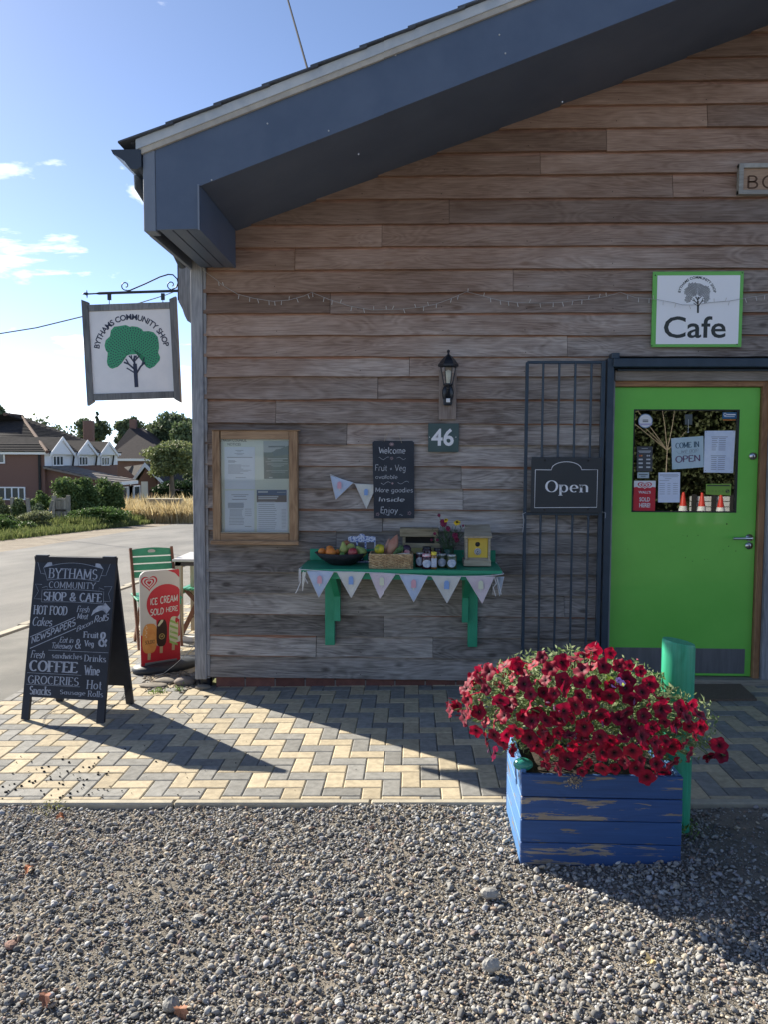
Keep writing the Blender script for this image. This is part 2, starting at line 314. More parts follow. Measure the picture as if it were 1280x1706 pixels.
# stroke skeletons for painted serif, script and chalk lettering
def A_(cx,cy,rx,ry,a0,a1): return ('a',cx,cy,rx,ry,a0,a1)
SK={
'A':(.8,[[(0,0),(.4,1)],[(.4,1),(.8,0)],[(.15,.36),(.65,.36)]]),
'B':(.68,[[(.08,0),(.08,1)],[(.08,1),(.35,1),A_(.35,.76,.24,.24,90,-90),(.08,.52)],[(.08,.52),(.38,.52),A_(.38,.26,.27,.26,90,-90),(.08,0)]]),
'C':(.74,[[A_(.42,.5,.38,.5,48,312)]]),'D':(.76,[[(.08,0),(.08,1)],[(.08,1),(.3,1),A_(.3,.5,.44,.5,90,-90),(.08,0)]]),
'E':(.64,[[(.08,0),(.08,1)],[(.08,1),(.58,1),(.58,.86)],[(.08,.52),(.48,.52)],[(.08,0),(.62,0),(.62,.16)]]),
'F':(.6,[[(.08,0),(.08,1)],[(.08,1),(.58,1),(.58,.86)],[(.08,.52),(.48,.52)]]),
'G':(.8,[[A_(.42,.5,.38,.5,48,345)],[(.5,.44),(.8,.44)],[(.76,.44),(.76,.1)]]),
'H':(.8,[[(.08,0),(.08,1)],[(.72,0),(.72,1)],[(.08,.52),(.72,.52)]]),'I':(.2,[[(.1,0),(.1,1)]]),
'J':(.5,[[(.4,1),(.4,.25),A_(.2,.22,.2,.22,0,-170)]]),'K':(.74,[[(.08,0),(.08,1)],[(.1,.4),(.66,1)],[(.28,.58),(.72,0)]]),
'L':(.62,[[(.08,0),(.08,1)],[(.08,0),(.6,0),(.6,.16)]]),'M':(.95,[[(.08,0),(.08,1)],[(.08,1),(.47,.15)],[(.47,.15),(.87,1)],[(.87,1),(.87,0)]]),
'N':(.8,[[(.08,0),(.08,1)],[(.08,1),(.72,0)],[(.72,0),(.72,1)]]),'O':(.84,[[A_(.42,.5,.4,.5,90,450)]]),
'P':(.64,[[(.08,0),(.08,1)],[(.08,1),(.35,1),A_(.35,.74,.26,.26,90,-90),(.08,.48)]]),
'R':(.72,[[(.08,0),(.08,1)],[(.08,1),(.35,1),A_(.35,.75,.25,.25,90,-90),(.08,.5)],[(.32,.5),(.68,0)]]),
'S':(.64,[[A_(.32,.755,.25,.245,35,270),A_(.32,.255,.28,.255,90,-145)]]),
'T':(.72,[[(.36,0),(.36,1)],[(0,.84),(0,1),(.72,1),(.72,.84)]]),'U':(.78,[[(.06,1),(.06,.35),A_(.39,.34,.33,.34,180,360),(.72,1)]]),
'V':(.76,[[(0,1),(.38,0)],[(.38,0),(.76,1)]]),'W':(1.1,[[(0,1),(.3,0)],[(.3,0),(.55,.8)],[(.55,.8),(.8,0)],[(.8,0),(1.1,1)]]),
'Y':(.76,[[(0,1),(.38,.48)],[(.76,1),(.38,.48)],[(.38,.48),(.38,0)]]),
'&':(.86,[[(.84,0),(.24,.62),A_(.4,.79,.19,.2,215,-25),(.5,.6),(.16,.42),A_(.35,.25,.29,.25,150,300),(.66,.25),(.82,.5)]]),
'a':(.6,[[A_(.28,.3,.24,.31,60,420)],[(.52,.62),(.52,0)]]),'b':(.6,[[(.08,1),(.08,0)],[A_(.32,.31,.24,.31,150,-150)]]),
'c':(.52,[[A_(.3,.31,.26,.31,50,310)]]),'d':(.62,[[A_(.29,.31,.24,.31,30,330)],[(.53,1),(.53,0)]]),
'e':(.58,[[(.06,.33),(.53,.33),A_(.3,.31,.25,.31,5,310)]]),'f':(.4,[[(.15,0),(.15,.75),A_(.32,.78,.17,.2,180,50)],[(0,.6),(.36,.6)]]),
'g':(.62,[[A_(.29,.31,.24,.31,30,330)],[(.53,.62),(.53,-.1),A_(.29,-.12,.24,.2,0,-150)]]),
'h':(.6,[[(.08,0),(.08,1)],[(.08,.4),A_(.3,.4,.22,.22,170,0),(.52,0)]]),'i':(.18,[[(.09,0),(.09,.62)],[(.09,.84),(.09,.9)]]),
'j':(.3,[[(.2,.62),(.2,-.15),A_(.04,-.15,.16,.15,0,-120)],[(.2,.84),(.2,.9)]]),'k':(.56,[[(.08,0),(.08,1)],[(.1,.25),(.48,.62)],[(.22,.36),(.54,0)]]),
'l':(.18,[[(.09,0),(.09,1)]]),'m':(.94,[[(.08,0),(.08,.62)],[(.08,.42),A_(.27,.42,.19,.2,170,0),(.46,0)],[(.46,.42),A_(.65,.42,.19,.2,170,0),(.84,0)]]),
'n':(.6,[[(.08,0),(.08,.62)],[(.08,.4),A_(.3,.4,.22,.22,170,0),(.52,0)]]),'o':(.62,[[A_(.31,.31,.27,.31,90,450)]]),
'p':(.62,[[(.08,.62),(.08,-.3)],[A_(.33,.31,.24,.31,150,-150)]]),'r':(.42,[[(.08,0),(.08,.62)],[(.08,.38),A_(.3,.38,.22,.24,170,50)]]),
's':(.48,[[A_(.25,.465,.18,.155,35,270),A_(.25,.155,.2,.155,90,-145)]]),'t':(.38,[[(.15,.88),(.15,.16),A_(.29,.16,.14,.16,180,300)],[(0,.6),(.34,.6)]]),
'u':(.6,[[(.08,.62),(.08,.24),A_(.3,.24,.22,.24,180,360),(.52,.62)],[(.52,.62),(.52,0)]]),
'v':(.54,[[(0,.62),(.27,0)],[(.27,0),(.54,.62)]]),'w':(.8,[[(0,.62),(.2,0)],[(.2,0),(.4,.5)],[(.4,.5),(.6,0)],[(.6,0),(.8,.62)]]),
'y':(.54,[[(0,.62),(.27,.05)],[(.54,.62),(.27,0),(.12,-.3)]]),'+':(.5,[[(.05,.3),(.45,.3)],[(.25,.1),(.25,.5)]]),' ':(.34,[]),"'":(.14,[[(.07,1),(.05,.78)]]),'!':(.18,[[(.09,1),(.09,.28)],[(.09,.08),(.09,0)]]),
'1':(.4,[[(.05,.8),(.25,1),(.25,0)]])}
def _flat(st):
    out=[]
    for p in st:
        if p[0]=='a':
            _,cx,cy,rx,ry,a0,a1=p; n=max(4,int(abs(a1-a0)/18))
            for i in range(n+1):
                a=math.radians(a0+(a1-a0)*i/n); out.append((cx+rx*math.cos(a),cy+ry*math.sin(a)))
        else: out.append((p[0],p[1]))
    r=[out[0]]
    for p in out[1:]:
        if (p[0]-r[-1][0])**2+(p[1]-r[-1][1])**2>1e-6: r.append(p)
    return r
def stroke2d(pts,wf,V,F):
    n=len(pts); L=[]
    for i,p in enumerate(pts):
        a=pts[max(i-1,0)]; b=pts[min(i+1,n-1)]; dx,dy=b[0]-a[0],b[1]-a[1]; l=math.hypot(dx,dy)+1e-9; w=wf(dx/l,dy/l)/2
        L.append((p[0]-dy/l*w,p[1]+dx/l*w)); L.append((p[0]+dy/l*w,p[1]-dx/l*w))
    k=len(V); V+=L; F+=[(k+2*i,k+2*i+1,k+2*i+3,k+2*i+2) for i in range(n-1)]
def strokes(txt,thick=.16,thin=.06,serif=.1,slant=0,jit=0,track=.1):
    V=[];F=[];x=0
    for c in txt:
        w,sts=SK.get(c,SK[' ']); k0=len(V)
        wf=(lambda dx,dy:thin+(thick-thin)*abs(dy)**1.5)
        for st in sts:
            P=_flat(st)
            if jit: P=[(p[0]+random.uniform(-jit,jit),p[1]+random.uniform(-jit,jit)) for p in P]
            stroke2d([(p[0]+x,p[1]) for p in P],wf,V,F)
            if serif and len(P)==2 and abs(P[0][1]-P[1][1])>.3:
                for e in P:
                    if e[1] in (0,1,.62,-.3):
                        hw=serif+thick*.5; stroke2d([(e[0]-hw+x,e[1]),(e[0]+hw+x,e[1])],lambda a,b:max(thin,.05),V,F)
        if slant:
            for i in range(k0,len(V)): V[i]=(V[i][0]+V[i][1]*slant,V[i][1])
        x+=w+track+(serif if serif else 0)
    return V,F
def fit(VF,x0,y0,x1,y1,rot=0):
    """scale flat lettering into the rectangle (x0,y0)-(x1,y1), y up"""
    V,F=VF; a=np.array(V); mn=a.min(0); mx=a.max(0)
    a=(a-mn)/(mx-mn)*np.array([x1-x0,y1-y0]); 
    if rot:
        c,s=math.cos(rot),math.sin(rot); m=a.mean(0)*0; a=(a-m)@np.array([[c,s],[-s,c]])+m
    a=a+np.array([x0,y0]); return [tuple(p) for p in a],F
class Flat:
    """flat print on a surface: o = origin (world), u/v = unit axes, n = outward normal"""
    def __init__(s,o,u,v,n=None,lift=.0012):
        s.o=np.array(o,float); s.u=np.array(u,float); s.v=np.array(v,float); s.n=np.cross(s.u,s.v) if n is None else np.array(n,float); s.lift=lift
    def p(s,x,y,l=None): return s.o+s.u*x+s.v*y+s.n*(s.lift if l is None else l)
    def put(s,mb,VF,mi=0,l=None): mb.add([s.p(a,b,l) for a,b in VF[0]],VF[1],mi); return s
    def poly(s,mb,pts,mi=0,l=None): mb.add([s.p(a,b,l) for a,b in pts],[tuple(range(len(pts)))],mi); return s
    def rect(s,mb,x0,y0,x1,y1,mi=0,l=None): return s.poly(mb,[(x0,y0),(x1,y0),(x1,y1),(x0,y1)],mi,l)
    def line(s,mb,pts,w,mi=0,l=None):
        V=[];F=[]; stroke2d(pts,lambda a,b:w,V,F); return s.put(mb,(V,F),mi,l)
    def disc(s,mb,cx,cy,rx,ry=None,mi=0,l=None,n=28): ry=rx if ry is None else ry; return s.poly(mb,[(cx+rx*math.cos(2*PI*i/n),cy+ry*math.sin(2*PI*i/n)) for i in range(n)],mi,l)
for _c in sorted(set("BYTHAMS COMMUNITY SHOP46CafeWALL'SOLDHERE!ICECREAMNOTICESPARISHCOUNCILKUBDG")): glyph(_c,.022 if _c!=' ' else 0)
# ============================================================ THE SETTING
M_SAND=mat('joint_sand',(.16,.145,.115),.95,(.06,.055,.045),60,bump=.4)
M_BUFF=mat('buff_block',(.50,.42,.285),.9,(.36,.30,.205),26,rnd=.15,bump=.5,bscale=160,detail=8,dist=.002)
M_GREYB=mat('grey_block',(.27,.262,.24),.9,(.185,.18,.165),26,rnd=.18,bump=.5,bscale=160,detail=8,dist=.002)
M_CONC=mat('concrete_edging',(.45,.40,.30),.92,(.33,.30,.24),14,rnd=.1,bump=.4,bscale=120,dist=.003)
M_TARMAC=mat('tarmac',(.15,.145,.13),.95,(.22,.21,.185),2.2,bump=.6,bscale=300,dist=.006,detail=12)
M_ROAD=mat('road_surface',(.13,.125,.115),.93,(.21,.20,.18),1.1,(1,.3,1),bump=.6,bscale=260,dist=.006,detail=12)
M_DIRT=mat('dirt',(.20,.165,.12),.97,(.30,.25,.185),1.5,bump=.8,bscale=30,dist=.03)
M_FIELD=mat('field_grass',(.10,.13,.035),.95,(.22,.19,.08),.5,bump=.7,bscale=9,dist=.05)
M_GRIT=mat('grit',(.15,.135,.112),.97,(.26,.225,.18),5,bump=1.0,bscale=90,dist=.012,detail=10)
def sheet(name,xs,ys,dz,m):
    V=[(x,y,gz(x,y)+dz) for y in ys for x in xs]; nx=len(xs); F=[(j*nx+i,j*nx+i+1,(j+1)*nx+i+1,(j+1)*nx+i) for j in range(len(ys)-1) for i in range(nx-1)]
    b=MB(); b.add(V,F,0,True); return structure(b.build(name,m))
yy=list(np.concatenate([[-60,-20,-8],np.arange(-6,1.2,1),np.arange(1.2,62,2.5),[62,90,200,900]]))
sheet('field',[-900,-200,-60,-30,-14,-8,-3,0,4,30,200,900],yy,-.06,M_FIELD)
yr=[-60,-20,-6,1.2,4,8,14,22,32,45,62,120]
def strip(name,prof,dz,m):      # prof: rows (y, x0, x1)
    V=[];F=[];n=6
    for y,x0,x1 in prof:
        for i in range(n+1): x=x0+(x1-x0)*i/n; V.append((x,y,gz(x,y)+dz))
    for j in range(len(prof)-1):
        for i in range(n): a=j*(n+1)+i; F.append((a,a+1,a+n+2,a+n+1))
    b=MB(); b.add(V,F,0,True); return structure(b.build(name,m))
def kx(y): return -4.05-.06*max(min(y,10),-6)
def fx(y): return -10.0-.075*max(0,min(y,30)-13)
strip('dirt_verge',[(y,fx(y)-2.2,fx(y)+.15) for y in yr],-.045,M_DIRT)
strip('road',[(y,fx(y),kx(y)-.06) for y in yr],-.035,M_ROAD)
fp=strip('footpath',[(y,kx(y)+.06,-2.96) for y in (-60,-20,-6,-2,1.2,4,8,14,22,32,45,62)],-.02,M_TARMAC)
kb=None
for i in range(34):      # kerb stones along the road
    y=-3+i*.92; k=MB(); x=kx(y+.45); k.box((x-.06,y+.004,-.2),(x+.06,y+.912,.0),0,.012)
    k.v=[(a,b,c+gz(a,b)+.0) for a,b,c in k.v]
    if kb is None: kb=structure(k.build('kerb',M_CONC))
    else: k.build('kerb_stone',M_CONC,kb)
# paving: 200 x 100 blocks laid herringbone, square to the wall
U=.101; EY=float(G(617,1331)[1]); YA=float(G(702,1311.5)[1]); XA=float(G(702,1305)[0])
pave=MB(); V=[];
for (x0,x1,y0,y1) in ((-2.96,-1.66,EY,12.),(-1.66,6.,EY,.06)):
    xs=np.linspace(x0,x1,8); ys=sorted(set([y0,-1,y1]+[q for q in (1.2,4,8) if y0<q<y1])); n=len(xs)
    pave.add([(x,y,gz(x,y)-.014) for y in ys for x in xs],[(j*n+i,j*n+i+1,(j+1)*n+i+1,(j+1)*n+i) for j in range(len(ys)-1) for i in range(n-1)])
paving=structure(pave.build('paving',M_SAND))
def blockmesh(w,h,mats):
    b=MB(); e=.0018; t=.006; x0,x1,y0,y1=-w/2+e,w/2-e,-h/2+e,h/2-e
    v=[(x0,y0,-.03),(x1,y0,-.03),(x1,y1,-.03),(x0,y1,-.03),(x0,y0,-t*.6),(x1,y0,-t*.6),(x1,y1,-t*.6),(x0,y1,-t*.6),(x0+t,y0+t,0),(x1-t,y0+t,0),(x1-t,y1-t,0),(x0+t,y1-t,0)]
    f=[(8,9,10,11)]+[(i,(i+1)%4,(i+1)%4+4,i+4) for i in range(4)]+[(i+4,(i+1)%4+4,(i+1)%4+8,i+8) for i in range(4)]
    b.add(v,f); return b.v,b.f
blocks=[]
jmin=int((EY-YA)/U)-3; jmax=int((12-YA)/U)
for j in range(jmin,jmax):
    yb=YA+j*U
    if yb>.2 and False: continue
    for n in range(-14,16):
        hx=XA+((j%4)+4*n)*U
        for (x0,y0,x1,y1,par) in ((hx,yb,hx+2*U,yb+U,j%2),(hx+2*U,yb-U,hx+3*U,yb+U,(j-1)%2)):
            a0,b0,a1,b1=x0,max(y0,EY),x1,y1
            a0=max(a0,-2.95)
            if b0>-.0+.04 : a1=min(a1,-1.66)
            elif (a0+a1)/2>-1.66: b1=min(b1,.045)
            a1=min(a1,5.5); b1=min(b1,11.9)
            if a1-a0<.02 or b1-b0<.02: continue
            blocks.append((a0,b0,a1,b1,par))
def pscore(a0,b0,a1,b1):
    c=np.array([(a0+a1)/2,(b0+b1)/2,0]); v=c-CP; z=v@_F
    if z<.3: return 0
    px=640+FPX*(v@_R)/z; py=853+FPX*(v@_DN)/z
    if not(-40<px<1320 and py<1760): return 0
    if 860<px<1130 and 1290<py<1440: return 0
    return (a1-a0)*(b1-b0)/z**3
blocks.sort(key=lambda q:-pscore(*q[:4])); shared={}; rest=MB(); tilt=-math.atan(.022)
for i,(a0,b0,a1,b1,par) in enumerate(blocks):
    cx,cy=(a0+a1)/2,(b0+b1)/2; w,h=round(a1-a0,4),round(b1-b0,4); sl_y=0 if cy<1.2 else -math.atan(.045)
    R=Euler((sl_y+random.gauss(0,.004),tilt+random.gauss(0,.004),random.gauss(0,.004))).to_matrix(); dz=gz(cx,cy)+random.gauss(0,.0008)-.001
    if i<299:
        k=(w,h,par)
        if k not in shared:
            v,f=blockmesh(w,h,0); me=bpy.data.meshes.new('paving_block'); me.from_pydata(v,[],f); me.materials.append(M_BUFF if par==0 else M_GREYB); shared[k]=me
        o=bpy.data.objects.new('paving_block',shared[k]); COL.objects.link(o); o.parent=paving; o.rotation_euler=R.to_euler(); o.location=(cx,cy,dz)
    else:
        v,f=blockmesh(w,h,0); v=[R@Vector(p)+Vector((cx,cy,dz)) for p in v]; rest.add(v,f,par)
stuff(rest.build('paving_block',[M_BUFF,M_GREYB],paving))
# edging strip between the paving and the gravel
ed=None; ex=float(G(617,1335)[0]); ex2=float(G(290,1335)[0]); el=ex-ex2
for i in range(-3,7):
    x=ex+i*el; b=MB(); b.box((x+.002,EY-.052,-.12),(x+el-.002,EY-.002,0),0,.008); b.v=[(p[0],p[1],p[2]+.022*p[0]+.002) for p in b.v]
    if ed is None: ed=structure(b.build('edging_kerb',M_CONC))
    else: b.build('edging_stone',M_CONC,ed)
# gravel: a grit bed with some thirty thousand separate stones on it
GY=EY-.053
def mound(x,y): return -.013+.012*math.sin(x*2.1+1)*math.sin(y*2.7)+.006*math.sin(x*7+y*5)
gx=np.linspace(-3.6,4.2,60); gyv=np.linspace(-5.2,GY,40)
b=MB(); b.add([(x,y,gz(x,y)+mound(x,y)-.006) for y in gyv for x in gx],[(j*60+i,j*60+i+1,(j+1)*60+i+1,(j+1)*60+i) for j in range(39) for i in range(59)],0,True); structure(b.build('gravel_bed',M_GRIT))
sheet('forecourt',[-3.5,4.2,40],[-40,-10,-5.2],-.035,M_GRIT); sheet('forecourt',[4.2,20,40],[-5.2,GY],-.03,M_GRIT)
def ico(sub):
    import bmesh
    bm=bmesh.new(); bmesh.ops.create_icosphere(bm,subdivisions=sub,radius=1); v=np.array([p.co[:] for p in bm.verts]); f=np.array([[q.index for q in p.verts] for p in bm.faces]); bm.free(); return v,f
def gravel(name,n,x0,x1,y0,y1,smin,smax,sub,dens=None,lift=0):
    bv,bf=ico(sub); var=[]
    for _ in range(24):
        q=bv.copy(); 
        for _k in range(5):
            d=rng.normal(size=3); d/=np.linalg.norm(d); t=q@d; lim=rng.uniform(.45,.85); q-=np.outer(np.clip(t-lim,0,None)*.85,d)
        q*=np.array([1,rng.uniform(.6,.95),rng.uniform(.4,.75)]); q*=1+rng.normal(scale=.06,size=(len(q),1)); var.append(q)
    xs=rng.uniform(x0,x1,n); ys=rng.uniform(y0,y1,n)
    if dens is not None:
        keep=rng.random(n)<np.array([dens(a,b) for a,b in zip(xs,ys)]); xs,ys=xs[keep],ys[keep]; n=len(xs)
    sz=smin+(smax-smin)*rng.random(n)**2.6; an=rng.uniform(0,2*PI,n); ti=rng.normal(scale=.28,size=(n,2)); vi=rng.integers(0,24,n)
    Q=np.array(var)[vi]*sz[:,None,None]*.5; c,s=np.cos(an)[:,None],np.sin(an)[:,None]
    X=Q[...,0]*c-Q[...,1]*s; Y=Q[...,0]*s+Q[...,1]*c; Z=Q[...,2]+X*ti[:,:1]+Y*ti[:,1:]
    base=np.array([gz(a,b)+mound(a,b) for a,b in zip(xs,ys)])+lift+sz*rng.uniform(-.04,.22,n)
    v=np.stack([X+xs[:,None],Y+ys[:,None],Z+base[:,None]],-1).reshape(-1,3); nv=len(bv)
    f=(bf[None]+np.arange(n)[:,None,None]*nv).reshape(-1,3); me=bpy.data.meshes.new(name)
    me.vertices.add(len(v)); me.vertices.foreach_set('co',v.ravel()); me.loops.add(f.size); me.loops.foreach_set('vertex_index',f.ravel().astype('i'))
    me.polygons.add(len(f)); me.polygons.foreach_set('loop_start',np.arange(0,f.size,3,dtype='i')); me.update(calc_edges=True)
    if sub>1: me.polygons.foreach_set('use_smooth',np.ones(len(f),bool))
    a=me.attributes.new('tone','FLOAT','POINT'); a.data.foreach_set('value',np.repeat(rng.random(n),nv).astype('f'))
    me.materials.append(M_STONE); o=bpy.data.objects.new(name,me); COL.objects.link(o); return o
def stonemat():
    m=bpy.data.materials.new('gravel_stone'); m.use_nodes=True; N=m.node_tree.nodes; L=m.node_tree.links; b=N['Principled BSDF']; b.inputs['Roughness'].default_value=.9; b.inputs['Specular IOR Level'].default_value=.15
    at=N.new('ShaderNodeAttribute'); at.attribute_name='tone'; r=N.new('ShaderNodeValToRGB'); cr=r.color_ramp; cr.interpolation='LINEAR'
    cols=[(0,(.12,.115,.11)),(.22,(.21,.205,.195)),(.5,(.31,.30,.28)),(.74,(.41,.40,.375)),(.83,(.46,.39,.29)),(.88,(.27,.19,.15)),(.94,(.30,.31,.34)),(1,(.60,.58,.54))]
    cr.elements[0].position=0; cr.elements[0].color=(*cols[0][1],1); cr.elements[1].position=1; cr.elements[1].color=(*cols[-1][1],1)
    for p,c in cols[1:-1]: e=cr.elements.new(p); e.color=(*c,1)
    L.new(at.outputs['Fac'],r.inputs[0]); tcn=N.new('ShaderNodeTexCoord'); n=N.new('ShaderNodeTexNoise'); n.inputs['Scale'].default_value=120; n.inputs['Detail'].default_value=5; L.new(tcn.outputs['Object'],n.inputs['Vector'])
    mr=N.new('ShaderNodeMapRange'); mr.inputs[3].default_value=.65; mr.inputs[4].default_value=1.35; L.new(n.outputs[0],mr.inputs[0]); h=N.new('ShaderNodeHueSaturation'); L.new(r.outputs[0],h.inputs['Color']); L.new(mr.outputs[0],h.inputs['Value']); L.new(h.outputs[0],b.inputs['Base Color'])
    bn=N.new('ShaderNodeBump'); bn.inputs['Strength'].default_value=.4; bn.inputs['Distance'].default_value=.003; L.new(n.outputs[0],bn.inputs['Height']); L.new(bn.outputs[0],b.inputs['Normal']); return m
M_STONE=stonemat()
def dens(x,y):
    n=.5+.5*math.sin(x*1.7+.6)*math.sin(y*2.3+1.1)+.25*math.sin(x*5.1+y*3.3)
    d=.85+.3*n; d*=.72+.28*min(1,max(0,(math.sin(x*3.3+y*1.9+2)+math.sin(x*1.2-y*4.1)+1.1)*.9))
    if x>1.0: d*=max(.16,1-(x-1.0)*1.6) if y>-2.9 else max(.4,1-(x-1)*.8)
    return d
stuff(gravel('gravel',90000,-2.4,2.2,-3.95,GY,.007,.019,1,dens,-.003)); 
stuff(gravel('gravel',12500,-2.4,2.2,-3.95,GY-.01,.016,.033,2,dens,.000))
for nm in [o for o in COL.objects if o.name.startswith('gravel') and o.get('kind')=='stuff']: tag(nm,None,None) if False else None
# a few larger stones lying loose on the gravel
def stone(px,py,size,label,tone=.8,flatz=.6,name='stone',Yoff=0):
    p=G(px,py,-.01); b=MB(); b.ball((0,0,0),size/2,14,0,(1,.78,flatz),.10); b.v=[tuple(c*(1-.28*max(0,(x*a_+y*b_+z*c_)/size*2-.45)) for c in (x,y,z)) for (x,y,z) in b.v for a_,b_,c_ in ((.5,-.6,.6),)]; b.sm=[False]*len(b.sm); o=b.build(name,mat('pale_stone',(.40,.385,.35),.9,(.27,.26,.24),26,rnd=.2,bump=.9)); 
    o.location=(float(p[0]),float(p[1]),float(p[2])+size*flatz*.3); o.rotation_euler=(.1,.1,random.uniform(0,3)); WORLD[o.name]=o.location[:]; return tag(o,label,'stone')
stone(817,1493,.074,'large pale angular stone on the gravel left of the blue planter foot')
stone(820,1614,.060,'rounded pale stone on the sunlit gravel near the bottom edge',flatz=.8)
stone(345,1448,.05,'grey lump of stone on the gravel in front of the paved strip')
stone(1128,1479,.034,'small white pebble in the shade just below the blue planter',flatz=.85)
stone(330,1530,.045,'flat pale buff stone on the gravel, left half of the picture',flatz=.4)
stone(18,1578,.055,'reddish flat stone at the left edge of the gravel',flatz=.5).data.materials[0]=mat('red_stone',(.30,.17,.13),.9,(.22,.14,.11),20)
stone(285,1680,.06,'knobbly grey stone at the bottom of the gravel, left of centre',flatz=.8)
stone(120,1135,.02,'x') if False else None
# dead leaves on the gravel
def dead_leaf(px,py,label,col=(.42,.14,.05),s=.06):
    p=G(px,py,.012); b=MB(); n=9; V=[(0,0,.006)]
    for i in range(n*2): a=2*PI*i/(2*n); r=s*(.5 if i%2 else .36)*(1+.3*math.cos(a)); V.append((r*math.cos(a),r*.7*math.sin(a),.012*math.sin(2*a)))
    b.add(V,[(0,i+1,(i+1)%(2*n)+1) for i in range(2*n)]); o=b.build('dead_leaf',mat('dead_leaf'+str(col[0]),col,.8,(col[0]*.6,col[1]*.6,col[2]*.6),40)); o.location=tuple(map(float,p)); o.rotation_euler=(.5,.2,random.uniform(0,6)); WORLD[o.name]=o.location[:]; tag(o,label,'leaf')
dead_leaf(100,1361,'curled orange dead leaf on the gravel just below the kerb strip'); dead_leaf(47,1446,'brown dead leaf on the gravel near the left edge')
dead_leaf(75,1660,'reddish dead leaf on the gravel low on the left',(.30,.12,.07)); dead_leaf(300,1682,'rusty dead leaf between stones at the bottom, left of centre',(.38,.17,.09)); dead_leaf(1085,1600,'pale yellow dead leaf on the sunlit gravel at the lower right',(.5,.38,.18))
# dark crumbs of soil on the paving in front of the A-board
b=MB()
for i in range(150):
    px=random.gauss(95,55); py=random.gauss(1312,22)
    if i%3==0: px,py=random.uniform(0,600),random.uniform(1180,1330)
    if py>1333: continue
    p=G(px,py); b.ball((p[0],p[1],p[2]+.003),random.uniform(.003,.009)*(1 if i%3 else .6),6,0,(1,.8,.6),.2)
o=stuff(b.build('soil_crumbs',mat('soil_crumb',(.02,.018,.016),.95)))
b=MB()
for i in range(420):
    px=random.uniform(238,345); py=1132+random.gauss(0,9)+(px-290)*.05; p=G(px,py); b.ball((p[0],p[1],p[2]+.002),random.uniform(.004,.016),6,0,(1.3,1,.4),.2)
stuff(b.build('loose_soil',mat('loose_soil',(.17,.14,.105),.97,(.27,.23,.18),30)))

# ============================================================ THE CAFE BUILDING
M_BOARD=wood('weatherboard_timber',(.088,.078,.070),(.46,.425,.395),0,.88,.7,1.0,((.44,.265,.175),.366,3.78,2.7),.30,.8)
M_POST=wood('grey_trim_timber',(.17,.175,.19),(.38,.38,.39),2,.88,.3,.7,None,.08,.4)
M_FASC=mat('slate_blue_paint',(.078,.108,.165),.42,(.098,.13,.19),3,bump=.08,bscale=200,spec=.4)
M_FASC2=mat('grey_fascia_paint',(.16,.19,.24),.55,(.20,.23,.28),6,(1,1,.3),bump=.15,bscale=60)
M_VERGE=mat('lead_grey_verge',(.42,.46,.50),.7,(.55,.57,.58),9,bump=.3); M_VERGE2=mat('mortar_verge',(.50,.46,.39),.9,(.38,.35,.31),12,bump=.3)
M_SLATE=mat('roof_slate',(.055,.06,.075),.6,(.09,.10,.115),12,rnd=.2,bump=.3); M_GUTTER=mat('black_gutter',(.03,.04,.055),.35,spec=.5)
M_BRICK=mat('plinth_brick',(.20,.085,.065),.9,(.14,.06,.05),16,rnd=.2,bump=.5); M_DARK=mat('dark_interior',(.03,.03,.03),.9); M_INT=mat('interior_wall',(.12,.11,.10),.9)
M_STEEL=mat('dark_blue_steel',(.020,.040,.064),.38,(.030,.054,.082),10,spec=.5,bump=.05,bscale=80)
bld=thing('cafe_building','timber clad community shop and cafe with green door under a dark gabled roof','building',(0,0,0))
ZS=lambda x:3.305+.366*(x+1.29)
ZT=lambda x:3.601+.366*(x+1.29)
zb=[.052,.216,.371,.529,.688,.841,.993,1.149,1.310,1.461,1.624,1.778,1.932,2.107,2.268,2.411,2.562,2.720,2.865,3.026,3.184,3.343,3.516,3.676,3.832,3.991,4.147,4.302,4.463]
while zb[-1]<5.2: zb.append(zb[-1]+.158)
joints={1:[(527,1070),(722,1070),],2:[(640,1040)],4:[(819,973)],7:[(637,867)],8:[(772,832)],9:[(769,798)],11:[(578,723)],13:[(629,648)],14:[(683,612)],15:[(945,577)],16:[(1185,540)],17:[(550,505)],18:[(855,470)],19:[(492,433)],20:[(636,393)],21:[(749,354)],22:[(1120,320)],25:[(1177,193)],12:[(460,690)],5:[(990,935)],3:[(940,1010)],10:[(905,760)],6:[(560,900)],23:[(900,280)],24:[(1010,235)]}
DX0,DX1,DZ1=1.40,2.60,2.315
M_NAIL=mat('rusty_nail',(.03,.025,.022),.8); M_SHEL=wood('sheltered_timber',(.16,.09,.07),(.42,.24,.17),0,.85,.1,1.0,None,.25,.5)
